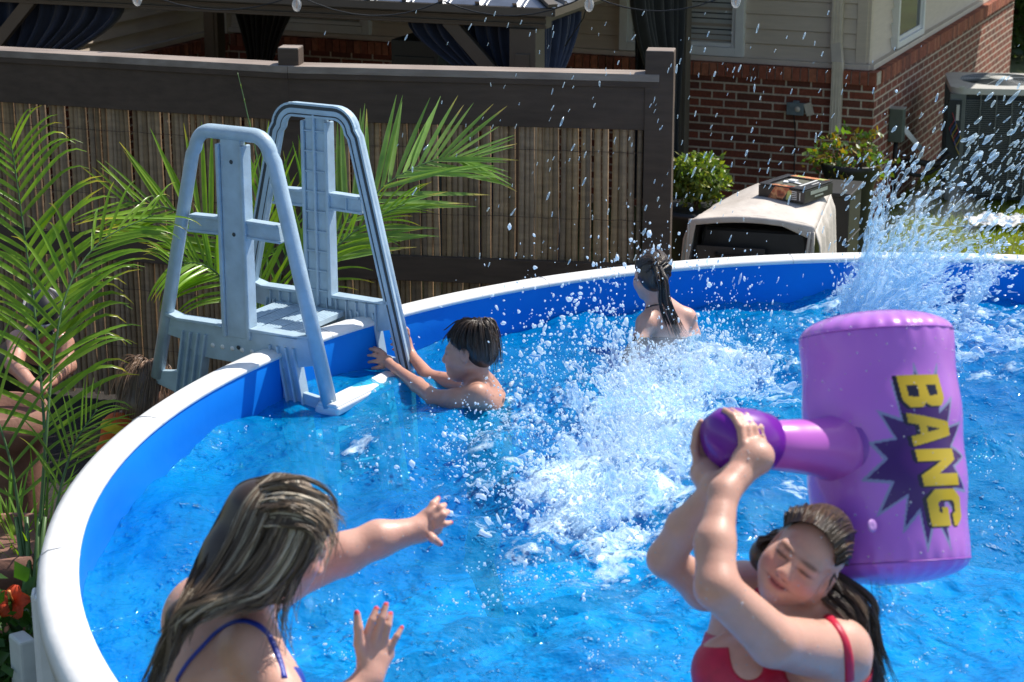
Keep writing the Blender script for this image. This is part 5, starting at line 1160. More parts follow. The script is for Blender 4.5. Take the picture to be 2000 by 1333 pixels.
# the mallet handle axis first: hands close round it
GA, GB = W(1380, 868, 4.70), W(1700, 880, 5.02); gax = (GB - GA).normalized()
def grip(wr, c, side, ang0, rr, phi):
    """five fingers curl round the handle of radius rr, centred at c on its axis"""
    u = (wr - c); u = (u - gax * u.dot(gax)).normalized(); u = (u * .85 + (-CF if side > 0 else CF) * .52); u = (u - gax * u.dot(gax)).normalized(); v = gax.cross(u); phi = 1 if v.dot(UP) > 0 else -1; side = phi
    S.rc(wr, c + u * (rr + .012) + v * (.02 * side), .034, .034, .02); S.el(c + u * (rr + .012) + v * (.03 * side), (.046, .046, .040), k=.02); S.rc(c + u * (rr + .014) - gax * .028 + v * (.012 * side), c + u * (rr + .014) + gax * .028 + v * (.012 * side), .022, .022, .02)
    for i in range(4):
        o = gax * ((i - 1.5) * .0205); pts = []
        for j, a in enumerate((10, 36, 64, 90, 112)): an = R(a) * phi; rad = rr + .009 - .002 * j * .3; pts.append(c + o + (u * math.cos(an) + v * math.sin(an)) * rad)
        finger(S, pts, .0115, .0085, .006)
    pts = [c + u * (rr + .012) - gax * .03, c + (u * .75 - v * .6 * phi) * (rr + .010) - gax * .042, c + (u * .15 - v * .98 * phi) * (rr + .010) - gax * .036]; finger(S, pts, .0145, .0105, .008)
cL = W(1452, 874, 4.70); cR = W(1412, 868, 4.74)
grip(wrL, GA + gax * (cL - GA).dot(gax), 1, 0, .074, -1); grip(wrR, GA + gax * ((cR - GA).dot(gax) + .005), -1, 0, .070, 1)
def cf2(C, V):
    C = face_color(C, V, H2, blush=.7, up=.005); return C
person2 = empty('person', W(1560, 1500, 4.9), 'person in a red swimsuit squinting and raising a big purple inflatable mallet', 'person')
bo2 = make_body('body', S, .0042, (.62, .36, .27), person2, cf2, zmin=.25); beads(bo2, person2, 600, 1.3, 6)
M_RED = clothes('red_swim_fabric', (.52, .008, .045), .45)
nbp = np.array(nb2); axd = np.array(cdir(-.25, -.9, -.3)); sideR = np.array(cdir(1, .1, 0))
armL = [np.array(v) for v in (shL, W(1512, 1253, 4.58), elL)]
def capd(P, a, b, ra, rb): ab = b - a; t = np.clip(((P - a) @ ab) / (ab @ ab), 0, 1); return np.linalg.norm(P - a - t[:, None] * ab, axis=1) - (ra + (rb - ra) * t)
def fn2(P):
    c1 = np.array(W(1500, 1262, 4.70)); d = -(((P - c1) @ np.array(cdir(.10, -1, 0))))          # below the neckline
    dip = .05 - capd(P, np.array(W(1470, 1290, 4.7)), np.array(W(1450, 1200, 4.75)), .0, .0) * 1.0
    d = np.maximum(d, dip); arm = -np.minimum(capd(P, armL[0] + (armL[1] - armL[0]) * .0, armL[1], .095, .088), capd(P, armL[1], armL[2], .085, .07)); d = np.maximum(d, arm)
    d = np.maximum(d, -capd(P, np.array(shR), np.array(W(1378, 1150, 4.93)), .08, .07)); d = np.maximum(d, -capd(P, np.array(elL), np.array(wrL), .08, .05)); return d
suit('swimsuit', S, fn2, .0045, M_RED, person2)
strap('shoulder_strap', S, [(1618, 1205), (1634, 1225), (1650, 1255), (1658, 1290), (1660, 1330)], .013, M_RED, person2)
strap('shoulder_strap', S, [(1470, 1166), (1480, 1155), (1492, 1149), (1506, 1147)], .014, M_RED, person2, z0=4.84)
# hair swept back from the forehead, wet rope falling behind the shoulder
S2 = SDF(); S2.el(H2.P(.009, -.030, .044), np.array((.070, .090, .078)) * H2.k, H2.M, .03); S2.el(H2.P(0, .095, -.03), np.array((.085, .060, .068)) * H2.k, H2.M, .02, True)
S2.chain([H2.P(.05, -.07, .0), H2.P(.075, -.06, -.07), W(1672, 1215, 4.86), W(1690, 1333, 4.88)], [.045, .038, .030, .022], .03)
hair2 = hair_shell('hair', S2, .006, (.045, .030, .020), person2)
def hp(x, y, z): return H2.P(x, y, z)
# locks run back from the hairline over the skull
hl = [(-.066, .034, .040), (-.056, .058, .062), (-.038, .074, .082), (-.010, .080, .092), (.018, .078, .090), (.044, .068, .076), (.064, .046, .054), (.074, .020, .030)]
def over(p, q1, q2): return [hp(*p), hp(p[0] * 1.06, p[1] * .55, max(.085, p[2] + .028)), hp(*q1), hp(*q2)]
G2 = []
for i, p in enumerate(hl):
    t = i / 7; L_ = [hp(*p), hp(p[0] * 1.12 + .004, p[1] * .35, p[2] + .022), hp(p[0] * 1.05 + .01, -.06, p[2] * .9 + .012), hp(.02 + .05 * t, -.125 + .02 * t, .01), hp(.045 + .035 * t, -.115 + .03 * t, -.06), W(1660 + 18 * t, 1215, 4.86 - .03 * t), W(1672 + 26 * t, 1280, 4.86 - .03 * t), W(1682 + 34 * t, 1350, 4.87 - .03 * t)]
    G2.append(L_)
def col2(r, n, t, cl):
    cc = r.random(400)[cl % 400]; m = np.where((cc > .7)[:, None], np.array((.115, .07, .038)), np.where((cc > .4)[:, None], np.array((.06, .037, .022)), np.array((.04, .026, .018)))); return m * r.uniform(.65, 1.3, (n, 1))
CL2 = (H2, [((.007, -.030, .044), (.074, .094, .082))])
strands('hair_strands', G2, 3600, hair2, col2, .0012, .004, .008, 44, 13, 150, .12, clear=CL2)
strands('hair_rope', [[hp(.074, .0, .0), hp(.084, -.03, -.05), W(1655, 1190, 4.76), W(1675, 1245, 4.78), W(1700, 1345, 4.82)], [hp(.070, -.04, .02), hp(.080, -.06, -.04), W(1672, 1180, 4.80), W(1692, 1260, 4.80), W(1716, 1345, 4.84)], [hp(.06, -.08, .03), hp(.075, -.09, -.04), W(1686, 1170, 4.86), W(1698, 1240, 4.86), W(1708, 1345, 4.88)]], 1100, hair2, col2, .0011, .007, .01, 30, 15, 30, .25, clear=CL2)
strands('loose_hair', [[hp(-.074, .03, .03), hp(-.088, .05, .01), hp(-.092, .05, -.02)], [hp(-.07, .02, .02), hp(-.10, .04, .01), hp(-.12, .05, .0)]], 14, hair2, col2, .0009, .004, .01, 12, 16, 7, .4)
strands('loose_hair', [[W(1690, 1080, 4.9), W(1722, 1100, 4.9), W(1730, 1150, 4.9), W(1728, 1210, 4.9)], [W(1695, 1095, 4.9), W(1712, 1120, 4.9), W(1722, 1170, 4.9), W(1745, 1215, 4.9)]], 12, hair2, col2, .0007, .006, .01, 16, 17, 8, .4)

# ================================================================ INFLATABLE MALLET
M_PURP = NT('purple_vinyl'); at = M_PURP.n('Attribute'); at.attribute_name = 'Col'; M_PURP.l(at.outputs['Color'], M_PURP.b.inputs['Base Color']); M_PURP.set(Roughness=.33); M_PURP.b.inputs['Coat Weight'].default_value = .4
vv = M_PURP.coord(); M_PURP.bump(M_PURP.noise(vv, 5, 3), .18, .02); tlm = M_PURP.n('BsdfTranslucent'); M_PURP.l(at.outputs['Color'], tlm.inputs[0]); mxm = M_PURP.n('MixShader'); mxm.inputs[0].default_value = .22; M_PURP.l(M_PURP.b.outputs[0], mxm.inputs[1]); M_PURP.l(tlm.outputs[0], mxm.inputs[2]); M_PURP.l(mxm.outputs[0], M_PURP.out.inputs[0]); M_PURP = M_PURP.mat
ctr = W(1727, 874, 5.02); mz = cdir(-.055, 1, .10); mx_ = (gax - mz * gax.dot(mz)).normalized(); my = mz.cross(mx_); HR, HL = .192, .335
mallet = empty('inflatable_mallet', ctr, 'purple inflatable toy mallet with a yellow lettered starburst, raised above the water', 'toy mallet')
nA, nT = 560, 330; th = np.linspace(0, 2 * math.pi, nA, endpoint=False); tt = np.linspace(-1, 1, nT)
# profile: barrel with soft domed ends
def prof_r(t):
    a = np.abs(t); e = np.clip((a - .80) / .20, 0, 1); return HR * (1 - .05 * a ** 2) * np.sqrt(np.clip(1 - e ** 2.6, 0, 1)) * (1 - .012 * np.cos(12 * t))
Zc = tt * HL; Rr = prof_r(tt) + .0006
TH, TT = np.meshgrid(th, tt, indexing='ij'); RR = prof_r(TT); wrk = 1 + .013 * np.cos(TH * 26 + 1.5 * np.sin(TH * 3)) * np.clip((np.abs(TT) - .68) / .3, 0, 1) + .006 * np.sin(TH * 5 + TT * 4) * (1 - TT ** 2)
VX = RR * wrk * np.cos(TH); VY = RR * wrk * np.sin(TH); V = np.array(ctr) + VX[..., None] * np.array(mx_) + VY[..., None] * np.array(my) + (TT * HL)[..., None] * np.array(mz)
i = np.arange(nA)[:, None]; j = np.arange(nT - 1)[None]; Fm = np.stack([(i * nT + j), ((i + 1) % nA) * nT + j, ((i + 1) % nA) * nT + j + 1, i * nT + j + 1], -1).reshape(-1, 4)
# printed starburst and letters, laid out in arc length across and height along the drum
camdir = (CAM - ctr); camdir = camdir - mz * camdir.dot(mz); a0 = math.atan2(camdir.dot(my), camdir.dot(mx_))
rgt = math.atan2(Vector((1, -.0, 0)).dot(my), Vector((1, 0, 0)).dot(mx_)); sgn = 1 if ((rgt - a0 + math.pi) % (2 * math.pi) - math.pi) > 0 else -1
ang = ((TH - a0 + math.pi) % (2 * math.pi) - math.pi) * sgn; sx = ang * HR; sy = TT * HL
SX0, SY0 = .105, -.035
def inpoly(px, py, poly):
    ins = np.zeros(px.shape, bool); n = len(poly); j = n - 1
    for i in range(n):
        xi, yi = poly[i]; xj, yj = poly[j]; c = ((yi > py) != (yj > py)) & (px < (xj - xi) * (py - yi) / (yj - yi + 1e-12) + xi); ins ^= c; j = i
    return ins
rb = random.Random(4); star = []; n_ = 15
for i in range(n_ * 2): a = math.pi * i / n_; rad = (1.0 if i % 2 == 0 else .62) * (1 + rb.uniform(-.12, .12)); star.append((math.cos(a) * rad, math.sin(a) * rad))
def starp(k, dx=0, dy=0): return [(SX0 + dx + x * .150 * k, SY0 + dy + y * .205 * k) for x, y in star]
purple = np.array((.60, .22, .78)); C = np.tile(purple, (nA * nT, 1)).reshape(nA, nT, 3)
vis = np.abs(ang) < 2.6
o1 = inpoly(sx, sy, starp(1.06)) & vis; o2 = inpoly(sx, sy, starp(.95)) & vis; C[o1] = (.30, .36, .55); C[o2] = (.065, .006, .16)
# letters read from top to bottom, turned a quarter turn clockwise. local: u along reading (0..1), w across (0 bottom .. 1 top)
def L_(kind):
    q = []
    if kind == 'B': q = [('+', [(0, 0), (.72, 0), (.95, .12), (.95, .40), (.82, .5), (.92, .6), (.92, .88), (.7, 1), (0, 1)]), ('-', [(.3, .15), (.62, .15), (.66, .38), (.3, .40)]), ('-', [(.3, .60), (.62, .62), (.60, .84), (.3, .85)])]
    if kind == 'A': q = [('+', [(0, 0), (.30, 1), (.70, 1), (1, 0), (.70, 0), (.64, .22), (.36, .22), (.30, 0)]), ('-', [(.41, .40), (.59, .40), (.5, .74)])]
    if kind == 'N': q = [('+', [(0, 0), (0, 1), (.30, 1), (.68, .42), (.68, 1), (1, 1), (1, 0), (.70, 0), (.32, .58), (.32, 0)])]
    if kind == 'G': q = [('+', [(.25, 0), (0, .25), (0, .75), (.25, 1), (.78, 1), (1, .78), (1, .64), (.68, .64), (.62, .74), (.38, .74), (.31, .66), (.31, .34), (.38, .26), (.62, .26), (.68, .34), (.50, .34), (.50, .52), (1, .52), (1, 0)])]
    if kind == 'M': q = [('+', [(0, 0), (0, 1), (.3, 1), (.5, .55), (.7, 1), (1, 1), (1, 0), (.74, 0), (.74, .52), (.5, .10), (.26, .52), (.26, 0)])]
    if kind == '!': q = [('+', [(.1, 1), (.95, 1), (.72, .34), (.34, .34)]), ('+', [(.3, 0), (.75, 0), (.75, .22), (.3, .22)])]
    return q
x = sx - SX0; lets = [('B', .196, .118, .082), ('A', .106, .118, .080), ('N', .018, .118, .086), ('G', -.076, .118, .088)]
inner = np.zeros(sx.shape, bool)
for kind, top, wdt, ln_ in lets:
    lean = -.18; u = (top + SY0 - sy) / ln_; w_ = (x - (.030 + lean * (sy - SY0)) + wdt / 2) / wdt     # w grows to the right = top of the letter
    on = np.zeros(sx.shape, bool)
    for op, pl_ in _q if False else L_(kind):
        m_ = inpoly(u, w_, pl_); on = (on | m_) if op == '+' else (on & ~m_)
    for du, dw in ((.0, -.10), (.05, -.07)):
        sh = inpoly(u - du, w_ - dw, L_(kind)[0][1]) & vis; C[sh & ~on] = (.012, .008, .03)
    inner |= on & vis
C[inner] = (.72, .52, .02)
mh = npmesh('mallet_head', V.reshape(-1, 3), Fm, M_PURP, mallet, True, C.reshape(-1, 3)); beads(mh, mallet, 260, 1.0, 7, .0016)
def loft(name, axis_pts, rads, colr, parent, n=40, rib=0):
    mb = MB(); P = [Vector(p) for p in axis_pts]; mb.tube(P, rads, n); o = mb.build(name, M_PURP, parent, True); at = o.data.color_attributes.new('Col', 'FLOAT_COLOR', 'POINT'); c4 = np.ones((len(o.data.vertices), 4), np.float32); c4[:, :3] = colr; at.data.foreach_set('color', c4.ravel()); return o
hs = ctr - mx_ * (HR - .03); ga = GA + gax * .0
t = [0, .02, .04, .3, .55, .8, .92, 1]; hstart = W(1495, 868, 4.80)
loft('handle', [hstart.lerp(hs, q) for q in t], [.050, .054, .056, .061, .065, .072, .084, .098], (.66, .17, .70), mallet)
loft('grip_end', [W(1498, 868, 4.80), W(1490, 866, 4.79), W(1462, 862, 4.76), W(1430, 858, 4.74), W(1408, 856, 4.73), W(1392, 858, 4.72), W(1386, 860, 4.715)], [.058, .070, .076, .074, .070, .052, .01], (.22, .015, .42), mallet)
def paint(o, c):
    at = o.data.color_attributes.new('Col', 'FLOAT_COLOR', 'POINT'); c4 = np.ones((len(o.data.vertices), 4), np.float32); c4[:, :3] = c; at.data.foreach_set('color', c4.ravel())
for t_ in (-.83, .83):
    rr_ = float(prof_r(np.array([t_]))[0]) + .001; mb = MB(); mb.tube([ctr + mx_ * (rr_ * math.cos(a)) + my * (rr_ * math.sin(a)) + mz * (t_ * HL) for a in np.linspace(0, 2 * math.pi, 121)], .0022, 6, cap=False); paint(mb.build('welded_seam', M_PURP, mallet, True), (.40, .11, .56))
mb = MB(); mb.tube([hstart.lerp(hs, q) - Z * (.058 + .018 * q) - CF * .012 for q in np.linspace(.05, .85, 14)], .0022, 6); paint(mb.build('handle_seam', M_PURP, mallet, True), (.42, .07, .45))
vq = ctr + my * 0 + camdir.normalized() * (HR * .985) - mz * .19 - mx_ * .06; Mv = Matrix((mx_, mz, camdir.normalized())).transposed(); mb = MB(); mb.lathe(vq, [(.016, -.012), (.016, .004), (.012, .008), (.006, .009), (0, .007)], 20, axis=Mv); paint(mb.build('air_valve', M_PURP, mallet, True), (.55, .30, .70))
# puckered seam where the handle joins the drum
mb = MB(); Mj = Matrix((my, mz, mx_)).transposed()
mb.lathe(hs + mx_ * -.004, [(.085, -.012), (.098, -.004), (.104, .012), (.100, .02)], 48, axis=Mj); o = mb.build('joint_seam', M_PURP, mallet, True); at = o.data.color_attributes.new('Col', 'FLOAT_COLOR', 'POINT'); c4 = np.ones((len(o.data.vertices), 4), np.float32); c4[:, :3] = (.34, .09, .56); at.data.foreach_set('color', c4.ravel())
# ================================================================ BOY holding the ladder
Z3 = 8.35
H3 = Head(W(916, 686, Z3), cdir(-.93, -.02, .30), cdir(-.02, .97, -.15), 1.02)
S = SDF(); add_head(S, H3, smile=False, full=1.1)
nk = W(935, 752, 8.40); sA = W(930, 772, 8.27); sB = W(925, 755, 8.55); ch = W(952, 800, 8.42)
S.rc(H3.P(0, -.03, -.06), nk, .045, .048, .03); S.rc(nk, sA, .045, .042, .04); S.rc(nk, sB, .042, .04, .04); S.rc(W(945, 765, 8.42), ch, .07, .085, .04)
S.rc(sA, ch, .05, .06, .03); S.rc(sB, W(952, 800, 8.52), .05, .06, .03)
hip = ch + Vector((.02, .02, -.36)); S.rc(ch, hip, .088, .10, .05)
for s_ in (-1, 1): S.chain([hip + Vector((0, s_ * .07, 0)), hip + Vector((-.06, s_ * .08, -.30)), hip + Vector((.02, s_ * .08, -.55))], [.075, .048, .035], .03)
eA = W(848, 778, 8.36); wA = W(775, 722, 8.72)
S.chain([sA, W(890, 780, 8.28), eA], [.044, .041, .035], .02); S.chain([eA, W(815, 752, 8.5), wA], [.035, .032, .0215], .015)
pA_ = W(755, 706, 8.80); S.rc(wA, pA_, .0215, .022, .015); S.el(pA_, (.030, .020, .028), k=.012)
for pts in ([(748, 690, 8.80), (733, 684, 8.80), (722, 682, 8.81)], [(745, 698, 8.79), (730, 694, 8.79), (719, 695, 8.80)], [(745, 708, 8.79), (731, 706, 8.79), (720, 708, 8.80)], [(748, 717, 8.80), (737, 718, 8.79), (727, 720, 8.80)], [(752, 692, 8.82), (742, 684, 8.84), (730, 679, 8.85)]): finger(S, WP(*pts), .0105, .008)
eB = W(838, 738, 8.72); wB = W(804, 694, 8.86)
S.chain([sB, eB], [.042, .034], .02); S.chain([eB, wB], [.034, .021], .015); pB_ = W(794, 668, 8.88); S.rc(wB, pB_, .021, .021, .012); S.el(pB_, (.022, .022, .034), k=.012)
for pts in ([(792, 652, 8.86), (779, 649, 8.84), (766, 650, 8.86)], [(790, 662, 8.86), (777, 660, 8.84), (764, 662, 8.86)], [(790, 672, 8.86), (777, 671, 8.84), (765, 673, 8.86)], [(792, 681, 8.87), (780, 681, 8.85), (768, 683, 8.87)], [(797, 655, 8.86), (796, 645, 8.86), (790, 638, 8.86)]): finger(S, WP(*pts), .0105, .008)
person3 = empty('person', W(952, 900, 8.42), 'dark haired boy in the water holding the pool ladder with both hands', 'person')
make_body('body', S, .0065, (.52, .27, .185), person3, lambda C, V: face_color(C, V, H3, blush=.4), zmin=.2)
hz3 = hip.z
M_TRUNK = clothes('dark_swim_trunks', (.015, .02, .05), .6); suit('swim_trunks', S, lambda P: np.maximum(P[:, 2] - (hz3 + .07), (hz3 - .30) - P[:, 2]), .008, M_TRUNK, person3)
S2 = SDF(); S2.el(H3.P(0, -.022, .038), np.array((.078, .098, .083)) * H3.k, H3.M, .02); S2.el(H3.P(0, -.052, -.005), np.array((.070, .066, .066)) * H3.k, H3.M, .02)
S2.el(H3.P(0, .115, -.06), np.array((.11, .072, .100)) * H3.k, H3.M, .01, True)
for s_ in (-1, 1): S2.el(H3.P(s_ * .08, .01, -.03), np.array((.03, .028, .034)) * H3.k, H3.M, .01, True)
hr = hair_shell('hair', S2, .007, (.022, .014, .010), person3)
def cold(r, n, t, cl): return np.array((.045, .028, .018)) * r.uniform(.5, 1.6, (n, 1))
Gb = [[H3.P(.0, -.06, .112), H3.P(x * .6, y * .6 - .02, .120), H3.P(x, y, .075), H3.P(x * .99, y * .99, zz)] for x, y, zz in ((0, .078, .058), (.045, .062, .048), (.074, .025, .02), (.080, -.02, .005), (.068, -.075, -.05), (.03, -.112, -.08), (-.03, -.112, -.08), (-.068, -.075, -.05), (-.080, -.02, .005), (-.074, .025, .02), (-.045, .062, .048), (0, .078, .058))]
strands('hair_strands', Gb, 2200, hr, cold, .0012, .0035, .003, 14, 23, 160, .5, clear=(H3, [((0, -.022, .038), (.079, .099, .084)), ((0, -.052, -.005), (.071, .067, .067))]))

# ================================================================ GIRL with the wet ponytail
Z4 = 9.15
H4 = Head(W(1270, 536, Z4), cdir(-.30, -.05, .95), cdir(.0, .98, .08), .92)
S = SDF(); add_head(S, H4, smile=False)
nk = W(1290, 600, 9.2); ch = W(1308, 660, 9.2); sA = W(1262, 632, 9.12); sB = W(1340, 622, 9.22)
S.rc(H4.P(0, -.02, -.06), nk, .040, .044, .03); S.rc(nk, sA, .045, .046, .04); S.rc(nk, sB, .045, .048, .04); S.rc(W(1298, 620, 9.2), ch, .07, .085, .04)
hip = ch + Vector((.03, 0, -.30)); S.rc(ch, hip, .085, .095, .04); S.chain([sA, W(1248, 668, 9.08), W(1225, 700, 8.98)], [.040, .034, .026], .02); S.chain([sB, W(1352, 655, 9.22), W(1340, 700, 9.1)], [.042, .036, .028], .02)
for s_ in (-1, 1): S.chain([hip + Vector((s_ * .06, 0, -.04)), hip + Vector((s_ * .07, -.03, -.32)), hip + Vector((s_ * .07, .03, -.58))], [.07, .045, .033], .03)
person4 = empty('person', W(1308, 760, 9.2), 'girl seen from behind with a wet dark ponytail near the far rim', 'person')
make_body('body', S, .0065, (.60, .36, .28), person4, None, zmin=.2)
M_DSUIT = clothes('dark_swim_fabric', (.02, .03, .035))
strap('neck_strap', S, [(1262, 602), (1275, 597), (1290, 596), (1300, 602)], .006, M_DSUIT, person4)
strap('swim_strap', S, [(1298, 604), (1312, 625), (1322, 645), (1330, 665)], .006, M_DSUIT, person4)
cS = np.array(W(1322, 658, 9.1)); hz4 = hip.z; suit('swimsuit', S, lambda P: np.maximum((P - cS) @ np.array(UP), (hz4 - .12) - P[:, 2]), .004, M_DSUIT, person4)
S2 = SDF(); S2.el(H4.P(0, -.030, .030), np.array((.079, .098, .088)) * H4.k, H4.M, .02); S2.el(H4.P(0, -.055, -.02), np.array((.072, .060, .07)) * H4.k, H4.M, .02); S2.el(H4.P(0, .105, -.05), np.array((.11, .08, .10)) * H4.k, H4.M, .01, True)
S2.chain(WP((1283, 520, 9.03), (1294, 548, 8.99), (1298, 585, 9.03), (1312, 620, 9.06), (1328, 650, 9.05)), [.022, .024, .020, .013, .007], .012)
hr = hair_shell('hair', S2, .007, (.025, .016, .012), person4)
Gg = [[H4.P(x * .9, .05, .075), H4.P(x, -.02, .10 - abs(x)), H4.P(x * .7 + .01, -.10, .06), W(1284, 520, 9.02)] for x in (-.07, -.05, -.02, .02, .05, .075)] + [[H4.P(.08, .0, -.03), H4.P(.06, -.09, .0), W(1284, 522, 9.02)], [H4.P(-.082, .0, -.03), H4.P(-.05, -.10, .0), W(1284, 522, 9.02)]]
strands('hair_strands', Gg, 1400, hr, cold, .0012, .003, .003, 16, 33, 90, .05, clear=(H4, [((0, -.030, .030), (.081, .100, .090))]))
strands('ponytail', [WP((1280, 520, 9.0), (1290, 550, 8.96), (1292, 590, 9.0), (1306, 625, 9.04), (1322, 660, 9.04)), WP((1290, 520, 9.0), (1302, 550, 8.96), (1306, 585, 9.0), (1318, 620, 9.03), (1338, 665, 9.05))], 240, hr, cold, .0015, .005, .004, 22, 34, 14, .3)

# ================================================================ CHILD in an orange shirt outside the pool
Z5 = 8.85
H5 = Head(W(290, 765, Z5), cdir(.55, -.1, .8), cdir(.05, .95, 0), .98)
S = SDF(); add_head(S, H5, smile=False); base5 = W(262, 850, 8.95)
nk = W(272, 806, 8.9); sA = W(228, 836, 8.78); sB = W(318, 826, 9.0); ch = W(262, 870, 8.95)
S.rc(H5.P(0, -.03, -.06), nk, .045, .05, .03); S.rc(nk, sA, .05, .052, .04); S.rc(nk, sB, .05, .052, .04); S.rc(W(268, 835, 8.92), ch, .08, .095, .04)
hip = Vector((ch.x, ch.y, max(.42, ch.z - .26))); S.rc(ch, hip, .095, .10, .04); S.chain([sA, W(212, 880, 8.78), W(228, 940, 8.7)], [.050, .038, .026], .02); S.chain([sB, W(330, 880, 9.0), W(320, 930, 8.9)], [.048, .036, .026], .02)
for s_ in (-1, 1): S.chain([hip + Vector((s_ * .06, 0, 0)), Vector((hip.x + s_ * .07, hip.y - .02, .25)), Vector((hip.x + s_ * .07, hip.y, .05)), Vector((hip.x + s_ * .07, hip.y + .10, .03))], [.07, .045, .034, .028], .03)
person5 = empty('person', Vector((hip.x, hip.y, 0)), 'small brown haired child in an orange and yellow shirt outside the rim', 'person')
make_body('body', S, .0075, (.50, .28, .20), person5, None)
M_ORANGE = clothes('orange_cloth', (.55, .10, .012), .8); M_YEL = clothes('yellow_cloth', (.62, .42, .015), .8)
def fshirt(P): zt = (P - np.array(nk)) @ np.array(UP); return np.maximum(zt - .004, (hip.z - .05) - P[:, 2])
sh_ = suit('shirt', S, fshirt, .010, M_ORANGE, person5); hz5 = hip.z; suit('shorts', S, lambda P: np.maximum(P[:, 2] - (hz5 + .02), (hz5 - .22) - P[:, 2]), .009, M_DSUIT, person5)
cY = np.array(W(262, 815, 8.88)); nY = np.array(cdir(.35, 1, 0))
def fband(P): d = (P - cY) @ nY; return np.maximum(np.abs(d + .060) - .022, -(.03 + (P - np.array(nk)) @ -np.array(UP)))
suit('yellow_band', S, fband, .014, M_YEL, sh_)
S2 = SDF(); S2.el(H5.P(0, -.025, .035), np.array((.085, .104, .092)) * H5.k, H5.M, .02); S2.el(H5.P(0, -.06, -.05), np.array((.085, .065, .085)) * H5.k, H5.M, .02); S2.el(H5.P(0, .11, -.05), np.array((.10, .07, .09)) * H5.k, H5.M, .01, True)
hr = hair_shell('hair', S2, .007, (.12, .075, .05), person5)
def colb(r, n, t, cl): return np.array((.26, .165, .11)) * r.uniform(.5, 1.6, (n, 1))
Gc = [[H5.P(0, -.02, .13), H5.P(x * .7, y * .7, .115), H5.P(x, y, .03), H5.P(x * 1.15, y * 1.1, zz)] for x, y, zz in ((.06, .06, .0), (.085, .0, -.06), (.08, -.06, -.12), (.03, -.11, -.15), (-.03, -.12, -.15), (-.08, -.07, -.12), (-.088, .0, -.06), (-.06, .06, .0))]
strands('hair_strands', Gc, 700, hr, colb, .0014, .010, .006, 14, 43, 60, .3)

# ================================================================ PERSON bending down behind the palm (left edge)
Z6 = 9.7
H6 = Head(W(86, 622, Z6), cdir(.15, -.75, -.5), cdir(.1, .75, -.55), 1.0)
S = SDF(); add_head(S, H6, smile=False); sA = W(38, 668, 9.65); sB = W(122, 672, 9.75); up_ = W(75, 672, 9.85); hp_ = W(10, 742, 10.1)
S.rc(H6.P(0, -.03, -.05), up_, .05, .055, .03); S.rc(up_, sA, .06, .058, .04); S.rc(up_, sB, .06, .055, .04); S.rc(up_, hp_, .10, .14, .05)
S.chain([sA, W(28, 712, 9.5), W(62, 752, 9.4), W(84, 765, 9.35)], [.052, .042, .028, .022], .02); S.chain([sB, W(132, 715, 9.7), W(100, 745, 9.5), W(88, 755, 9.4)], [.05, .04, .028, .022], .02)
for s_ in (-1, 1): k_ = Vector((hp_.x + .02 + s_ * .09, hp_.y + .02, .45)); S.chain([hp_ + Vector((s_ * .08, 0, -.05)), k_, Vector((k_.x - .02, k_.y + .03, .07)), Vector((k_.x + .04, k_.y - .12, .04))], [.10, .062, .042, .035], .04)
person6 = empty('person', Vector((hp_.x, hp_.y, 0)), 'person with dark hair in a bun bending down behind the palm fronds', 'person')
make_body('body', S, .008, (.50, .27, .20), person6, None)
M_BLK = clothes('black_swim_fabric', (.012, .012, .014)); hA = np.array(hp_); u6 = np.array(up_); ax6 = (hA - u6) / np.linalg.norm(hA - u6); suit('black_top', S, lambda P: np.maximum(.03 - (P - u6) @ ax6, (P - u6) @ ax6 - .20), .007, M_BLK, person6)
suit('black_shorts', S, lambda P: np.maximum(np.linalg.norm((P - hA) * [1, 1, .8], axis=1) - .22, -1 + 0 * P[:, 0]), .007, M_BLK, person6)
S2 = SDF(); S2.el(H6.P(0, -.022, .038), np.array((.084, .104, .090)) * H6.k, H6.M, .02); S2.el(W(86, 577, 9.72), (.042, .042, .040), k=.02); S2.el(H6.P(0, .105, -.05), np.array((.1, .06, .09)) * H6.k, H6.M, .01, True); S2.rc(H6.P(.06, -.05, -.03), W(112, 668, 9.62), .035, .02, .02); S2.rc(H6.P(-.06, -.05, -.03), W(60, 660, 9.6), .03, .02, .02)
hr = hair_shell('hair', S2, .008, (.018, .014, .016), person6)
mb = MB(); mb.tube([H6.P(math.sin(a) * .088, math.cos(a) * .108 - .022, .055) for a in np.linspace(0, 6.283, 40)], .013, 8, squash=.6); mb.build('hair_band', simple('pale_grey_cloth', (.42, .40, .40), .7), hr, True)

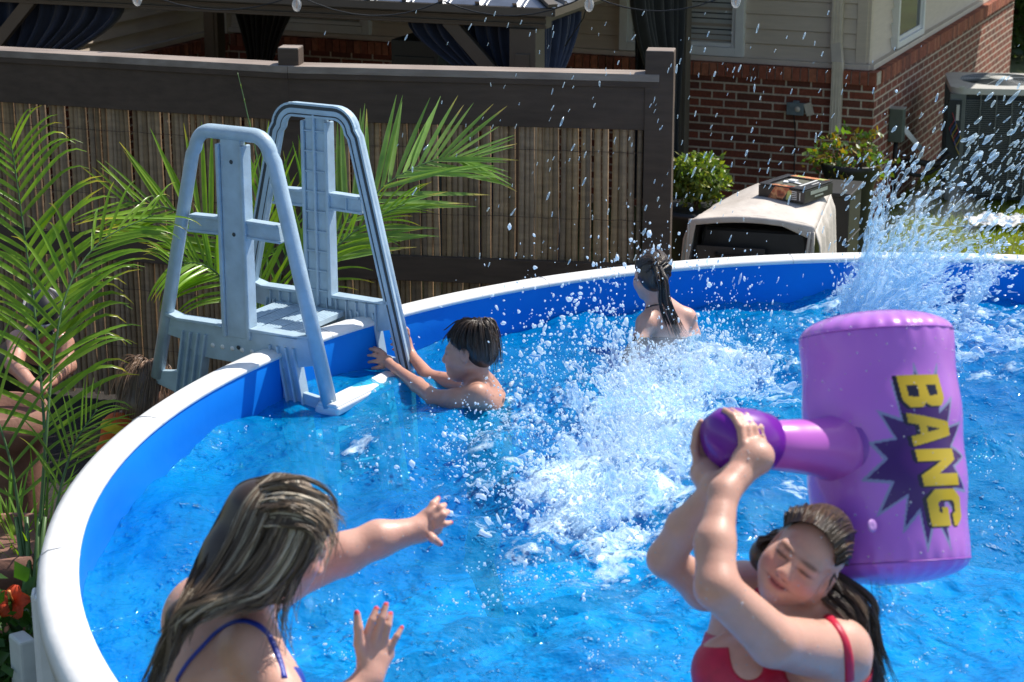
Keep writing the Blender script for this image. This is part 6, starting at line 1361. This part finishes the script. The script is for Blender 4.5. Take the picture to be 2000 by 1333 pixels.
# ================================================================ PALMS
CAMV = -CF
def frond(name, ctrl, parent, n=34, L0=.30, Lmid=.46, L1=.14, splay=(62, 28), droop=.35, nrm=None, seed=0, side_l=1.0, side_r=1.0, wid=.017, start=.12, curl=0, green=(1, 1, 1), r0=.009):
    r = random.Random(seed); P = [W(*c) for c in ctrl]; C_ = catmull(P, 60); mb = MB(); V = []; Fc = []; Cc = []
    rings = [r0 * (1 - .8 * i / 60) for i in range(61)]; mb.tube(C_, rings, 7); o = mb.build(name, M_RACH, parent, True)
    nrm = nrm or (CAMV * .8 + Vector((0, 0, .5))).normalized()
    for i in range(n):
        f = start + (1 - start) * (i + .5) / n; k = f * 60; a = int(k); p = C_[a].lerp(C_[min(a + 1, 60)], k - a); t = (C_[min(a + 1, 60)] - C_[max(a - 1, 0)]).normalized()
        Ln = (L0 + (Lmid - L0) * math.sin(min(1, f * 1.6) * math.pi / 2)) if f < .6 else Lmid + (L1 - Lmid) * ((f - .6) / .4) ** 1.5
        for sd, sc_ in ((1, side_l), (-1, side_r)):
            if sc_ <= 0 or r.random() < .05: continue
            sd_v = nrm.cross(t).normalized() * sd; ang = R(splay[0] + (splay[1] - splay[0]) * f + r.uniform(-6, 6)); d = (t * math.cos(ang) + sd_v * math.sin(ang) + nrm * r.uniform(-.12, .28)).normalized()
            L = Ln * sc_ * r.uniform(.88, 1.08); m_ = 9; g = r.uniform(.65, 1.25); dr = droop * r.uniform(.6, 1.4); b0 = len(V); q = p.copy(); dirn = d.copy(); dry = r.random() < .45; twist = r.uniform(-.5, .5); cu = curl * r.uniform(.2, 1.6)
            for j in range(m_ + 1):
                u = j / m_; wd = wid * L / .45 * (math.sin(math.pi * min(1, u * .9 + .1) ** .75) ** .8 if u < 1 else 0) * .5 * r.uniform(.96, 1.04); wd = max(wd, .0006)
                sv = dirn.cross(nrm + sd_v * twist * .5).normalized(); sv = sv if sv.length > .1 else Vector((1, 0, 0)); fold = nrm * (wd * .35)
                V += [tuple(q + sv * wd + fold), tuple(q), tuple(q - sv * wd + fold)]
                c = (g, g, g) if not (dry and u > .84) else (g * 2.6, g * 1.3, g * 1.6); Cc += [tuple(c[z] * green[z] for z in range(3))] * 3
                dirn = (dirn + Vector((0, 0, -1)) * (dr * (u ** 1.3) * .35 + cu * max(0, u - .55) * 1.1) ).normalized(); q = q + dirn * (L / m_)
            for j in range(m_):
                a_ = b0 + j * 3; Fc += [(a_, a_ + 1, a_ + 4, a_ + 3), (a_ + 1, a_ + 2, a_ + 5, a_ + 4)]
    npmesh('leaflets', V, Fc, M_PALM, o, True, np.array(Cc)); return o
# palm in front, near the left edge
pb1 = G(70, 1160, 0.0); pb1 = W(48, 1010, 8.0); g1 = Vector((pb1.x, pb1.y, 0))
palm1 = empty('palm', g1, 'large feathery palm with curling leaflets at the left edge beside the pool rim', 'palm', 'palms in pots between the pool and the fence')
frond('frond', [(70, 1150, 7.9), (82, 1010, 8.0), (88, 880, 8.1), (80, 740, 8.2), (68, 610, 8.25), (52, 490, 8.3), (34, 360, 8.3), (20, 270, 8.3)], palm1, 28, .30, .47, .20, (70, 42), .55, seed=2, start=.30, curl=1.0, wid=.026, side_l=.85, green=(1.1, 1.05, .8))
frond('frond', [(60, 1170, 7.9), (40, 1020, 7.9), (20, 900, 7.9), (-20, 780, 7.9), (-60, 700, 7.9)], palm1, 10, .3, .4, .2, (60, 35), .5, seed=3, start=.3, green=(.75, .8, .8))
frond('frond', [(75, 1160, 7.9), (105, 1020, 7.8), (125, 930, 7.8), (150, 860, 7.8), (190, 800, 7.8)], palm1, 12, .2, .28, .12, (50, 30), .6, seed=4, start=.35, green=(.9, .9, .8))
frond('frond', [(66, 1160, 7.9), (80, 1000, 7.9), (90, 860, 7.9), (105, 700, 8.0), (135, 560, 8.1), (200, 470, 8.2), (300, 420, 8.3)], palm1, 17, .2, .38, .2, (62, 30), .45, seed=5, start=.45, curl=.5, wid=.022, green=(1.05, 1.02, .8))
mb = MB()
for i in range(7): a = i * .9; mb.tube(WP((62 + 6 * math.cos(a), 1230, 7.9), (60 + 14 * math.cos(a), 1120, 7.9 + .02 * math.sin(a)), (58 + 30 * math.cos(a), 1010, 7.9)), [.014, .012, .008], 8)
mb.build('stems', M_RACH, palm1, True)
M_TERRA = simple('terracotta_clay', (.24, .115, .08), .75, .2, 12, .2, 80)
def pot(c, r, h, label, group=None, mat=M_TERRA):
    mb = MB(); c = Vector(c); mb.lathe(c, [(0, .005), (r * .66, .005), (r * .72, .03), (r * .92, h * .7), (r * .97, h * .82), (r * 1.06, h * .83), (r * 1.08, h), (r * .98, h * 1.0), (r * .95, h * .93), (0, h * .9)], 48)
    return tag(mb.build('plant_pot', mat, None, True), label, 'pot', group)
pot(Vector((g1.x - .10, g1.y + .05, 0)), .24, W(30, 1000, 8.0).z - .12, 'big brown clay pot holding the large palm at the left edge')
pc2 = W(8, 830, 9.2); pot(Vector((pc2.x - .02, pc2.y, 0)), .20, W(30, 790, 9.2).z, 'smooth terracotta pot behind the palm stem, below the bending person')
# palm behind the ladder
g2 = W(505, 700, 9.7); g2 = Vector((g2.x, g2.y, 0))
palm2 = empty('palm', g2, 'bushy palm behind the ladder whose fronds fan out against the bamboo fence', 'palm', 'palms in pots between the pool and the fence')
tuft = lambda *mid: [(500, 760, 9.75), (500, 680, 9.75)] + list(mid)
frond('frond', tuft((480, 590, 9.7), (448, 500, 9.7), (395, 435, 9.7), (320, 405, 9.7), (235, 392, 9.7)), palm2, 22, .34, .52, .26, (66, 32), .12, seed=11, start=.38, side_r=.95, wid=.021, green=(1.15, 1.1, .8))
frond('frond', tuft((470, 600, 9.6), (430, 540, 9.55), (385, 515, 9.5), (330, 520, 9.5)), palm2, 22, .22, .34, .2, (72, 48), .75, seed=12, start=.42, wid=.022, green=(1.15, 1.15, .7))
frond('frond', tuft((505, 600, 9.75), (510, 500, 9.8), (512, 420, 9.8), (505, 350, 9.8)), palm2, 16, .3, .42, .3, (40, 14), .10, seed=13, start=.3, wid=.02, green=(1.2, 1.15, .7))
frond('frond', tuft((540, 610, 9.8), (600, 520, 9.85), (680, 430, 9.9), (770, 350, 9.95), (860, 310, 10.0), (920, 312, 10.0)), palm2, 26, .34, .54, .24, (68, 26), .04, seed=14, start=.42, wid=.024, green=(1.5, 1.35, 3.2))  # pale tint puts the silvery reflection of these leaflets into their colour
frond('frond', tuft((540, 620, 9.7), (590, 560, 9.7), (640, 500, 9.7), (710, 440, 9.7), (790, 400, 9.7)), palm2, 16, .24, .34, .20, (50, 22), .45, seed=15, start=.45, wid=.018, green=(1.15, 1.1, .6))
frond('frond', tuft((515, 600, 9.8), (520, 480, 9.85), (505, 330, 9.9), (480, 210, 9.9), (464, 142, 9.9)), palm2, 6, .02, .05, .03, (12, 6), .0, seed=16, start=.6, wid=.012, r0=.008)
frond('frond', tuft((530, 610, 9.9), (555, 510, 9.95), (590, 410, 10.0), (612, 320, 10.0)), palm2, 12, .28, .40, .2, (45, 20), .1, seed=17, start=.3, wid=.02, green=(.8, .95, 1.0))
pot(g2, .22, .42, 'clay pot standing under the ladder holding the bushy palm')
# low strap leaved plants by the palm pots
def tuftplant(name, c, n, L, label, seed, wid=.012, green=(1, 1, 1)):
    r = random.Random(seed); V = []; Fc = []; Cc = []; c = Vector(c)
    for i in range(n):
        a = r.uniform(0, 6.28); el_ = r.uniform(.5, 1.35); d = Vector((math.cos(a) * math.cos(el_), math.sin(a) * math.cos(el_), math.sin(el_))); q = c + Vector((math.cos(a), math.sin(a), 0)) * r.uniform(0, .08); Ln = L * r.uniform(.5, 1.1); g = r.uniform(.6, 1.3); b0 = len(V); sv = d.cross(Vector((0, 0, 1))).normalized()
        for j in range(9):
            u = j / 8; wd = wid * (math.sin(math.pi * (u * .85 + .15)) ** .7) * .5; V += [tuple(q + sv * wd), tuple(q - sv * wd)]; Cc += [(g * green[0], g * green[1], g * green[2])] * 2; d = (d + Vector((0, 0, -.16 * u))).normalized(); q = q + d * (Ln / 8)
        Fc += [(b0 + 2 * j, b0 + 2 * j + 1, b0 + 2 * j + 3, b0 + 2 * j + 2) for j in range(8)]
    return tag(npmesh(name, V, Fc, M_PALM, None, True, np.array(Cc)), label, 'plant')
p = W(70, 1000, 8.1); tuftplant('strap_leaf_plant', (p.x, p.y, p.z - .35), 90, .55, 'clump of narrow strap leaves growing below the large palm next to the rim', 61)
p = W(10, 960, 8.4); tuftplant('strap_leaf_plant', (p.x, p.y, p.z - .35), 70, .5, 'loose clump of strap leaves at the left edge under the terracotta pot', 62, green=(.8, .95, .8))
p = W(215, 905, 9.6); mb = MB()
rr_ = random.Random(9)
for i in range(160):
    q = G(175 + rr_.uniform(-50, 55), 872 + rr_.uniform(-28, 22), .012); a = rr_.uniform(-.5, .5); mb.tube([q, q + Vector((math.cos(a), math.sin(a), 0)) * rr_.uniform(.05, .16) + Vector((0, 0, rr_.uniform(0, .03)))], .0022, 4)
tag(mb.build('dry_grass', simple('straw', (.22, .17, .07), .9, .4, 30)), 'dry straw and grass clippings on the dark mulch by the rim', 'dry grass', kind='stuff')
# hibiscus with a red-orange flower, bottom left
hb = W(12, 1300, 7.2); hib = empty('hibiscus', Vector((hb.x, hb.y, 0)), 'hibiscus bush with an open red-orange flower beside the pool wall', 'plant')
pts = rng.normal(size=(420, 3)) * [.10, .08, .11] + np.array(W(2, 1290, 7.2)); leafcloud('foliage', pts, .085, M_LEAFD, hib, 71, colr=lambda r, N: np.ones((N, 3)) * np.array([[1.1, 1.5, 1.2]]), aspect=.6)
mb = MB(); mb.tube([Vector((hb.x, hb.y, 0)), W(8, 1260, 7.2), W(28, 1190, 7.15)], [.014, .01, .004], 7); mb.tube([Vector((hb.x, hb.y, .2)), W(-10, 1280, 7.3), W(-5, 1230, 7.3)], [.01, .007, .004], 6); mb.build('stem', M_STEM, hib, True)
M_PETAL = NT('hibiscus_petal'); M_PETAL.set(Base_Color=(.85, .10, .03, 1), Roughness=.55); tlp = M_PETAL.n('BsdfTranslucent'); tlp.inputs[0].default_value = (1, .16, .05, 1); mxp = M_PETAL.n('MixShader'); mxp.inputs[0].default_value = .4; M_PETAL.l(M_PETAL.b.outputs[0], mxp.inputs[1]); M_PETAL.l(tlp.outputs[0], mxp.inputs[2]); M_PETAL.l(mxp.outputs[0], M_PETAL.out.inputs[0]); M_PETAL = M_PETAL.mat
fc = W(27, 1178, 7.12); fdir = cdir(-.1, .3, -1); fx = fdir.cross(Vector((0, 0, 1))).normalized(); fy = fx.cross(fdir)
fl = MB()
for k in range(5):
    a = k * 2 * math.pi / 5 + .4; dx = fx * math.cos(a) + fy * math.sin(a); dy = fdir.cross(dx)
    P = [fc + dx * (.062 * v) + dy * ((u - .5) * .060 * math.sin(math.pi * (v * .72 + .18))) + fdir * (.018 * math.sin(v * 2.6) + .006 * math.sin(u * 19 + k) * v) for v in np.linspace(0, 1, 9) for u in np.linspace(0, 1, 9)]
    fl.add(P, [(j * 9 + i, j * 9 + i + 1, (j + 1) * 9 + i + 1, (j + 1) * 9 + i) for j in range(8) for i in range(8)])
fo_ = fl.build('flower', M_PETAL, hib, True)
mb = MB(); mb.tube([fc, fc + fdir * .03 + Vector((0, 0, .02)), fc + fdir * .045 + Vector((0, 0, .035))], [.004, .0035, .007], 8); mb.build('stamen', simple('stamen', (.7, .25, .06), .6), fo_, True)
mb = MB(); q = W(14, 1232, 7.15); mb.lathe(q, [(0, -.02), (.010, -.012), (.012, .0), (.007, .02), (0, .03)], 14); mb.build('bud', simple('bud_peach', (.62, .25, .16), .6), hib, True)
# water gauge box hanging on the wall
mb = MB(); q = W(46, 1290, 7.0); Mq = Matrix((Vector((.6, -.8, 0)), Vector((.8, .6, 0)), Z)).transposed(); mb.box(q - Z * .05, (.10, .06, .28), Mq); 
tag(mb.build('skimmer_box', simple('ivory_resin', (.62, .64, .60), .45), None, bevel=.01), 'ivory plastic box fixed to the outer pool wall at the bottom left below the flower', 'skimmer')
# ================================================================ SPLASHING WATER (uncountable drops and torn sheets)
def splashmat(name, solid, c=(.74, .86, .96), rough=.06):
    m = NT(name); m.set(Base_Color=(*c, 1), Roughness=rough); m.b.inputs['Specular IOR Level'].default_value = .8
    tl = m.n('BsdfTranslucent'); tl.inputs[0].default_value = (.8, .92, 1, 1); a = m.n('MixShader'); a.inputs[0].default_value = .6; m.l(m.b.outputs[0], a.inputs[1]); m.l(tl.outputs[0], a.inputs[2])
    tr = m.n('BsdfTransparent'); tr.inputs[0].default_value = (.86, .95, 1, 1); fr_ = m.n('LayerWeight'); fr_.inputs['Blend'].default_value = .35
    mr = m.n('MapRange'); mr.inputs['To Min'].default_value = solid; mr.inputs['To Max'].default_value = min(1, solid + .55); m.l(fr_.outputs['Facing'], mr.inputs['Value'])
    mx = m.n('MixShader'); m.l(mr.outputs[0], mx.inputs[0]); m.l(tr.outputs[0], mx.inputs[1]); m.l(a.outputs[0], mx.inputs[2]); m.l(mx.outputs[0], m.out.inputs[0]); return m.mat
M_DROP = splashmat('water_drops', .78, (.95, .97, .99)); M_SHEET = splashmat('water_sheet', .15, (.86, .94, .98), .04)
ph = (1 + 5 ** .5) / 2; ICO = np.array([(-1, ph, 0), (1, ph, 0), (-1, -ph, 0), (1, -ph, 0), (0, -1, ph), (0, 1, ph), (0, -1, -ph), (0, 1, -ph), (ph, 0, -1), (ph, 0, 1), (-ph, 0, -1), (-ph, 0, 1)], float); ICO /= np.linalg.norm(ICO[0])
ICF = np.array([(0, 11, 5), (0, 5, 1), (0, 1, 7), (0, 7, 10), (0, 10, 11), (1, 5, 9), (5, 11, 4), (11, 10, 2), (10, 7, 6), (7, 1, 8), (3, 9, 4), (3, 4, 2), (3, 2, 6), (3, 6, 8), (3, 8, 9), (4, 9, 5), (2, 4, 11), (6, 2, 10), (8, 6, 7), (9, 8, 1)])
M_FALL = splashmat('falling_water', .20, (.70, .86, .97))
def drops(name, P, rad, stretch, d, label, seed=0, mat=None):
    if True:   # nobody's face and back are buried: keep the air round the girl clear
        q = np.asarray(P); gc = np.array(W(1298, 590, 9.0)); ab = np.array(CAM) - gc; L_ = np.linalg.norm(ab); ab /= L_; t_ = np.clip((q - gc) @ ab, 0, L_); dd_ = np.linalg.norm(q - gc - t_[:, None] * ab, axis=1); kk = (dd_ > .17 * (1 - .6 * t_ / L_)) | (np.random.default_rng(3).random(len(q)) < .06)
        P = q[kk]; rad = np.asarray(rad)[kk]; stretch = np.asarray(stretch)[kk]; d = np.asarray(d)[kk]
    """ellipsoid drops at P; d = direction of stretch per drop"""
    r = np.random.default_rng(seed); N = len(P); P = np.asarray(P); d = np.asarray(d) + r.normal(size=(N, 3)) * .18; d /= np.linalg.norm(d, axis=1)[:, None]; a = np.cross(d, r.normal(size=(N, 3))); a /= np.linalg.norm(a, axis=1)[:, None]; b = np.cross(d, a)
    I = ICO[None] * (1 + r.normal(size=(N, 12, 1)) * .16); V = P[:, None] + (I[..., :1] * a[:, None] + I[..., 1:2] * b[:, None] + I[..., 2:] * d[:, None] * np.asarray(stretch).reshape(-1, 1, 1)) * np.asarray(rad).reshape(-1, 1, 1)
    o = npmesh(name, V.reshape(-1, 3), (np.arange(N)[:, None, None] * 12 + ICF[None]).reshape(-1, 3), mat or M_DROP, None, True); return tag(o, label, 'water splash', kind='stuff')
def noise3(P, s, seed=0): return np.array([mnoise.noise(Vector((p[0] * s + seed, p[1] * s, p[2] * s))) for p in P])
def Gn(px, py, h=WL):
    px = np.asarray(px, float); py = np.asarray(py, float); r = np.array(FWD)[None] + ((px - 1000) / F)[:, None] * np.array([1., 0, 0]) + ((666.5 - py) / F)[:, None] * np.array(UP); t = (h - CAMH) / r[:, 2]; return np.array(CAM) + r * t[:, None]
# ---- central splash. Blobs: base pixel centre, spread in px, mean height, share
r = np.random.default_rng(77)
BL = [(1225, 930, 58, 62, .20, .20), (1265, 830, 55, 55, .24, .19), (1310, 765, 70, 34, .10, .14), (1430, 745, 60, 35, .10, .13), (1120, 985, 75, 45, .06, .10), (1050, 905, 90, 60, .04, .07), (1160, 1070, 80, 50, .03, .05), (1150, 760, 110, 55, .16, .05), (940, 880, 90, 50, .02, .03)]
def cloud(BL, N, r):
    out = []; dr = []
    for (px, py, sx, sy, mh, sh) in BL:
        n = int(N * sh * 1.6); g = Gn(px + r.normal(size=n) * sx, np.clip(py + r.normal(size=n) * sy, 560, 1300)); h = r.exponential(mh, n) * np.exp(-((r.random(n)) ** 2) * .3); g[:, 2] = WL + .01 + np.minimum(h, .62)
        nv = noise3(g * [1, 1, 1.4], 7.5, 3) + .6 * noise3(g, 19, 8); k = nv > r.uniform(-.28, .34, n); g = g[k]; out.append(g); c = Gn([px], [py + 60])[0]; v = g - c; v[:, 2] = np.abs(v[:, 2]) * 1.4 + .1; dr.append(v)
    P = np.concatenate(out); D = np.concatenate(dr); k = np.hypot(P[:, 0] - PC.x, P[:, 1] - PC.y) < PR - .03; return P[k], D[k]
P, D = cloud(BL, 19000, r); n = len(P); rad = np.clip(r.lognormal(math.log(.0020), .65, n), .0008, .011); st = 1 + r.exponential(.8, n)
drops('water_splash', P, rad, st, D, 'dense white spray of drops thrown up in the middle of the pool', 1)
# ---- surface drops and bubbles, many added as white stand-ins for sun glints
n = 16000; g = Gn(r.uniform(380, 1990, n), 560 + 780 * r.random(n) ** .8); nv = noise3(g * [1, .6, 1], 2.6, 11) + .8 * noise3(g, 11, 4); k = (nv > .34) & (np.hypot(g[:, 0] - PC.x, g[:, 1] - PC.y) < PR - .05); g = g[k]; g[:, 2] = WL + r.uniform(.0, .025, len(g))
drops('water_drops', g, np.clip(r.lognormal(math.log(.0019), .5, len(g)), .0008, .006), np.ones(len(g)), r.normal(size=(len(g), 3)), 'scattered bubbles and drops, many standing in for sun glints on the calm blue water', 2)
# ---- drops round the boy and his shoulders
n = 420; g = Gn(985 + r.normal(size=n) * 75, 800 + r.normal(size=n) * 40); g[:, 2] = WL + r.exponential(.05, n); drops('water_drops', g, np.clip(r.lognormal(math.log(.0032), .4, n), .0014, .008), r.uniform(1, 1.8, n), r.normal(size=(n, 3)), 'cluster of drops splashing round the shoulders of the boy at the ladder', 3)
# ---- torn sheets: chains of blobs fused into one thin wet skin
def sheets(name, chains, h, label, k=.012):
    S = SDF()
    for pts, rs in chains: S.chain(pts, rs, k)
    g = S.grid(h); V, Fc = surface_nets(g, S.lo, h); V = relax(V, Fc, 1); return tag(npmesh(name, V, Fc, M_SHEET, None, True), label, 'water splash', kind='stuff')
def arc(p0, v, T, n, r, r0, wob=.02):
    p0 = Vector(p0); v = Vector(v); pts = []; rs = []
    for i in range(n + 1):
        t = T * i / n; p = p0 + v * t + Vector((0, 0, -4.9 * t * t)) + Vector(r.normal(size=3) * wob * i / n); pts.append(p); rs.append(max(.0035, r0 * (1 - .72 * i / n) * r.uniform(.55, 1.35)))
    return pts, rs
ch = []
for i in range(150):
    px, py = 1235 + r.normal() * 65, 880 + r.normal() * 75; b = Gn([px], [py])[0]; c = Gn([1230], [960])[0]; o = (b - c); sp = r.uniform(.4, 1.5)
    ch.append(arc(b, (o[0] * 1.2 + r.normal() * .25, o[1] * .8 + r.normal() * .3, sp), r.uniform(.08, .2), 7, r, r.uniform(.006, .015)))
for i in range(60):
    px, py = 1400 + r.normal() * 70, 760 + r.normal() * 30; b = Gn([px], [py])[0]; ch.append(arc(b, (r.normal() * .4 + .2, r.normal() * .3, r.uniform(.4, 1.3)), r.uniform(.06, .16), 6, r, r.uniform(.005, .012)))
sheets('splash_sheet', ch, .0078, 'torn bluish sheets of water rising inside the central splash', .022)
# ---- right hand splash behind the mallet: a leaning fan of jets
ch = []; DP = []; DD = []; T_ = []
base = Gn([1660], [650])[0]
def fan(n, pxa, pxb, pya, pyb, vx, vz, T, r0, wob=.03, vy=.3):
    for i in range(n):
        b = Gn([r.uniform(pxa, pxb)], [r.uniform(pya, pyb)])[0]; v = (r.uniform(*vx), r.uniform(-.1, vy), r.uniform(*vz)); t = r.uniform(T * .6, T); ch.append(arc(b, v, t, 11, r, r.uniform(r0 * .6, r0 * 1.3), wob))
        m_ = 9; tt_ = r.uniform(.1, 1.5, m_) ** .8 * t; q = b + np.array(v) * tt_[:, None] * (1 + r.normal(size=(m_, 3)) * .10); q[:, 2] -= 4.9 * tt_ ** 2; q += r.normal(size=(m_, 3)) * .035 * (tt_ / t)[:, None]; dv = np.array(v) + 0 * q; dv[:, 2] -= 9.8 * tt_; DP.append(q); DD.append(dv)
def fan2(n, pxa, pxb, pya, pyb, a0, a1, sp, T, r0, wob):      # jets leaning to the right, steep ones shortest sideways
    for i in range(n):
        a = R(r.uniform(a0, a1)); v = r.uniform(*sp); fan(1, pxa, pxb, pya, pyb, (v * math.cos(a), v * math.cos(a) + .01), (v * math.sin(a), v * math.sin(a) + .01), T, r0, wob)
fan2(62, 1640, 1740, 610, 680, 48, 80, (2.6, 4.3), .26, .016, .03)
fan2(40, 1650, 1760, 620, 690, 35, 60, (2.2, 4.0), .24, .013, .03)
fan2(26, 1640, 1700, 600, 650, 75, 100, (1.6, 2.8), .18, .013, .03)
fan2(9, 1660, 1680, 620, 640, 82, 85, (3.6, 4.2), .36, .012, .012)
fan2(18, 1870, 1900, 600, 640, 62, 86, (2.2, 3.0), .22, .013, .02)
fan(30, 1700, 1980, 640, 720, (-.3, 1.4), (.5, 1.5), .14, .011)
sheets('splash_sheet', ch, .0085, 'tall leaning fan of bluish water jets behind the purple mallet', .016)
P = np.concatenate(DP); D = np.concatenate(DD); k = P[:, 2] > WL + .01; P, D = P[k], D[k]; n = len(P)
drops('water_splash', P, np.clip(r.lognormal(math.log(.0036), .45, n), .0014, .011), r.uniform(1.2, 2.8, n), D, 'bright drops flying from the tall splash at the right toward the air conditioner', 5)
# far flung drops over the lawn, AC and brick wall
n = 650; px = 1640 + 420 * r.random(n) ** .8; py = 500 - (px - 1640) * .42 + r.normal(size=n) * 75 - 20; zz = r.uniform(8.8, 10.6, n); P = np.array([W(a, b, c) for a, b, c in zip(px, py, zz)]); k = (P[:, 2] > 1.45); P = P[k]; n = len(P)
drops('water_splash', P, np.clip(r.lognormal(math.log(.0042), .5, n), .0016, .012), r.uniform(2.2, 5, n), np.tile(np.array(cdir(.66, .75, 0)), (n, 1)), 'wide veil of elongated drops in the air before the grass and air conditioner', 6, M_FALL)
# drops falling through the air across the picture
n = 300; px = np.concatenate([r.normal(1150, 230, 150), r.normal(1480, 190, 150)]); py = np.concatenate([r.uniform(20, 560, 150), r.uniform(60, 560, 150)]); zz = r.uniform(8.0, 10.2, n); P = np.array([W(a, b, c) for a, b, c in zip(px, py, zz)]); k = (P[:, 2] > 1.3) & (px < 2000); P = P[k]; n = len(P)
drops('falling_drops', P, np.clip(r.lognormal(math.log(.0024), .4, n), .0012, .005), r.uniform(3, 6, n), np.tile(np.array(cdir(.36, .93, 0)), (n, 1)), 'thin elongated drops falling through the air before the fence and brick wall', 7, M_FALL)
# round drops between girl and boy
n = 170; px = np.minimum(r.normal(1110, 60, n), 1215); py = r.normal(635, 45, n); P = np.array([W(a, b, c) for a, b, c in zip(px, py, r.uniform(7.9, 8.9, n))]); k = P[:, 2] > WL + .03; P = P[k]; n = len(P)
drops('water_splash', P, np.clip(r.lognormal(math.log(.0042), .55, n), .0015, .013), r.uniform(1, 1.9, n), r.normal(size=(n, 3)), 'big round drops hanging in the air between the boy and the girl', 8)

# ---- fine mist hanging in the two splashes: real volumes of tiny drops
def mist(name, els, dens, label, scale=7.0, seed=0.0):
    S = SDF()
    for c, rr_ in els: S.el(c, rr_, k=.06)
    g = S.grid(.03); V, Fc = surface_nets(g, S.lo, .03)
    m = NT(name + '_volume'); v = m.coord(); n = m.n('TexNoise'); n.inputs['Scale'].default_value = scale; n.inputs['Detail'].default_value = 4; n.inputs['Roughness'].default_value = .6; mp = m.n('Mapping'); mp.inputs['Location'].default_value = (seed, seed, seed); m.l(v, mp.inputs[0]); m.l(mp.outputs[0], n.inputs['Vector'])
    mr = m.n('MapRange'); mr.inputs['From Min'].default_value = .46; mr.inputs['From Max'].default_value = .72; mr.inputs['To Max'].default_value = dens; m.l(n.outputs['Fac'], mr.inputs['Value'])
    pv = m.n('VolumePrincipled'); pv.inputs['Color'].default_value = (1, 1, 1, 1); pv.inputs['Anisotropy'].default_value = .55; m.l(mr.outputs[0], pv.inputs['Density']); m.l(pv.outputs[0], m.out.inputs['Volume'])
    for l_ in list(m.out.inputs['Surface'].links): m.t.links.remove(l_)
    m.mat.cycles.volume_sampling = 'MULTIPLE_IMPORTANCE' if hasattr(m.mat.cycles, 'volume_sampling') else None
    return tag(npmesh(name, V, Fc, m.mat, None, True), label, 'mist', kind='stuff')
E_ = []
for px, py, h, rr_ in ((1235, 930, .10, (.26, .30, .13)), (1275, 830, .16, (.22, .26, .18)), (1310, 755, .12, (.22, .22, .14)), (1130, 985, .05, (.26, .22, .08)), (1425, 760, .08, (.18, .2, .10))):
    c = Gn([px], [py])[0]; c[2] = WL + h; E_.append((c, rr_))
mist('splash_mist', E_, 2.2, 'soft white mist of tiny drops inside the central splash', 7.5)
E_ = []
for px, py, h, rr_ in ((1700, 640, .16, (.16, .2, .2)), (1760, 640, .38, (.16, .16, .2)), (1830, 640, .52, (.2, .16, .16))):
    c = Gn([px], [py])[0]; c[2] = WL + h; E_.append((c, rr_))
mist('splash_mist', E_, 1.6, 'thin pale mist hanging round the leaning jets behind the mallet', 9.0, 3.0)
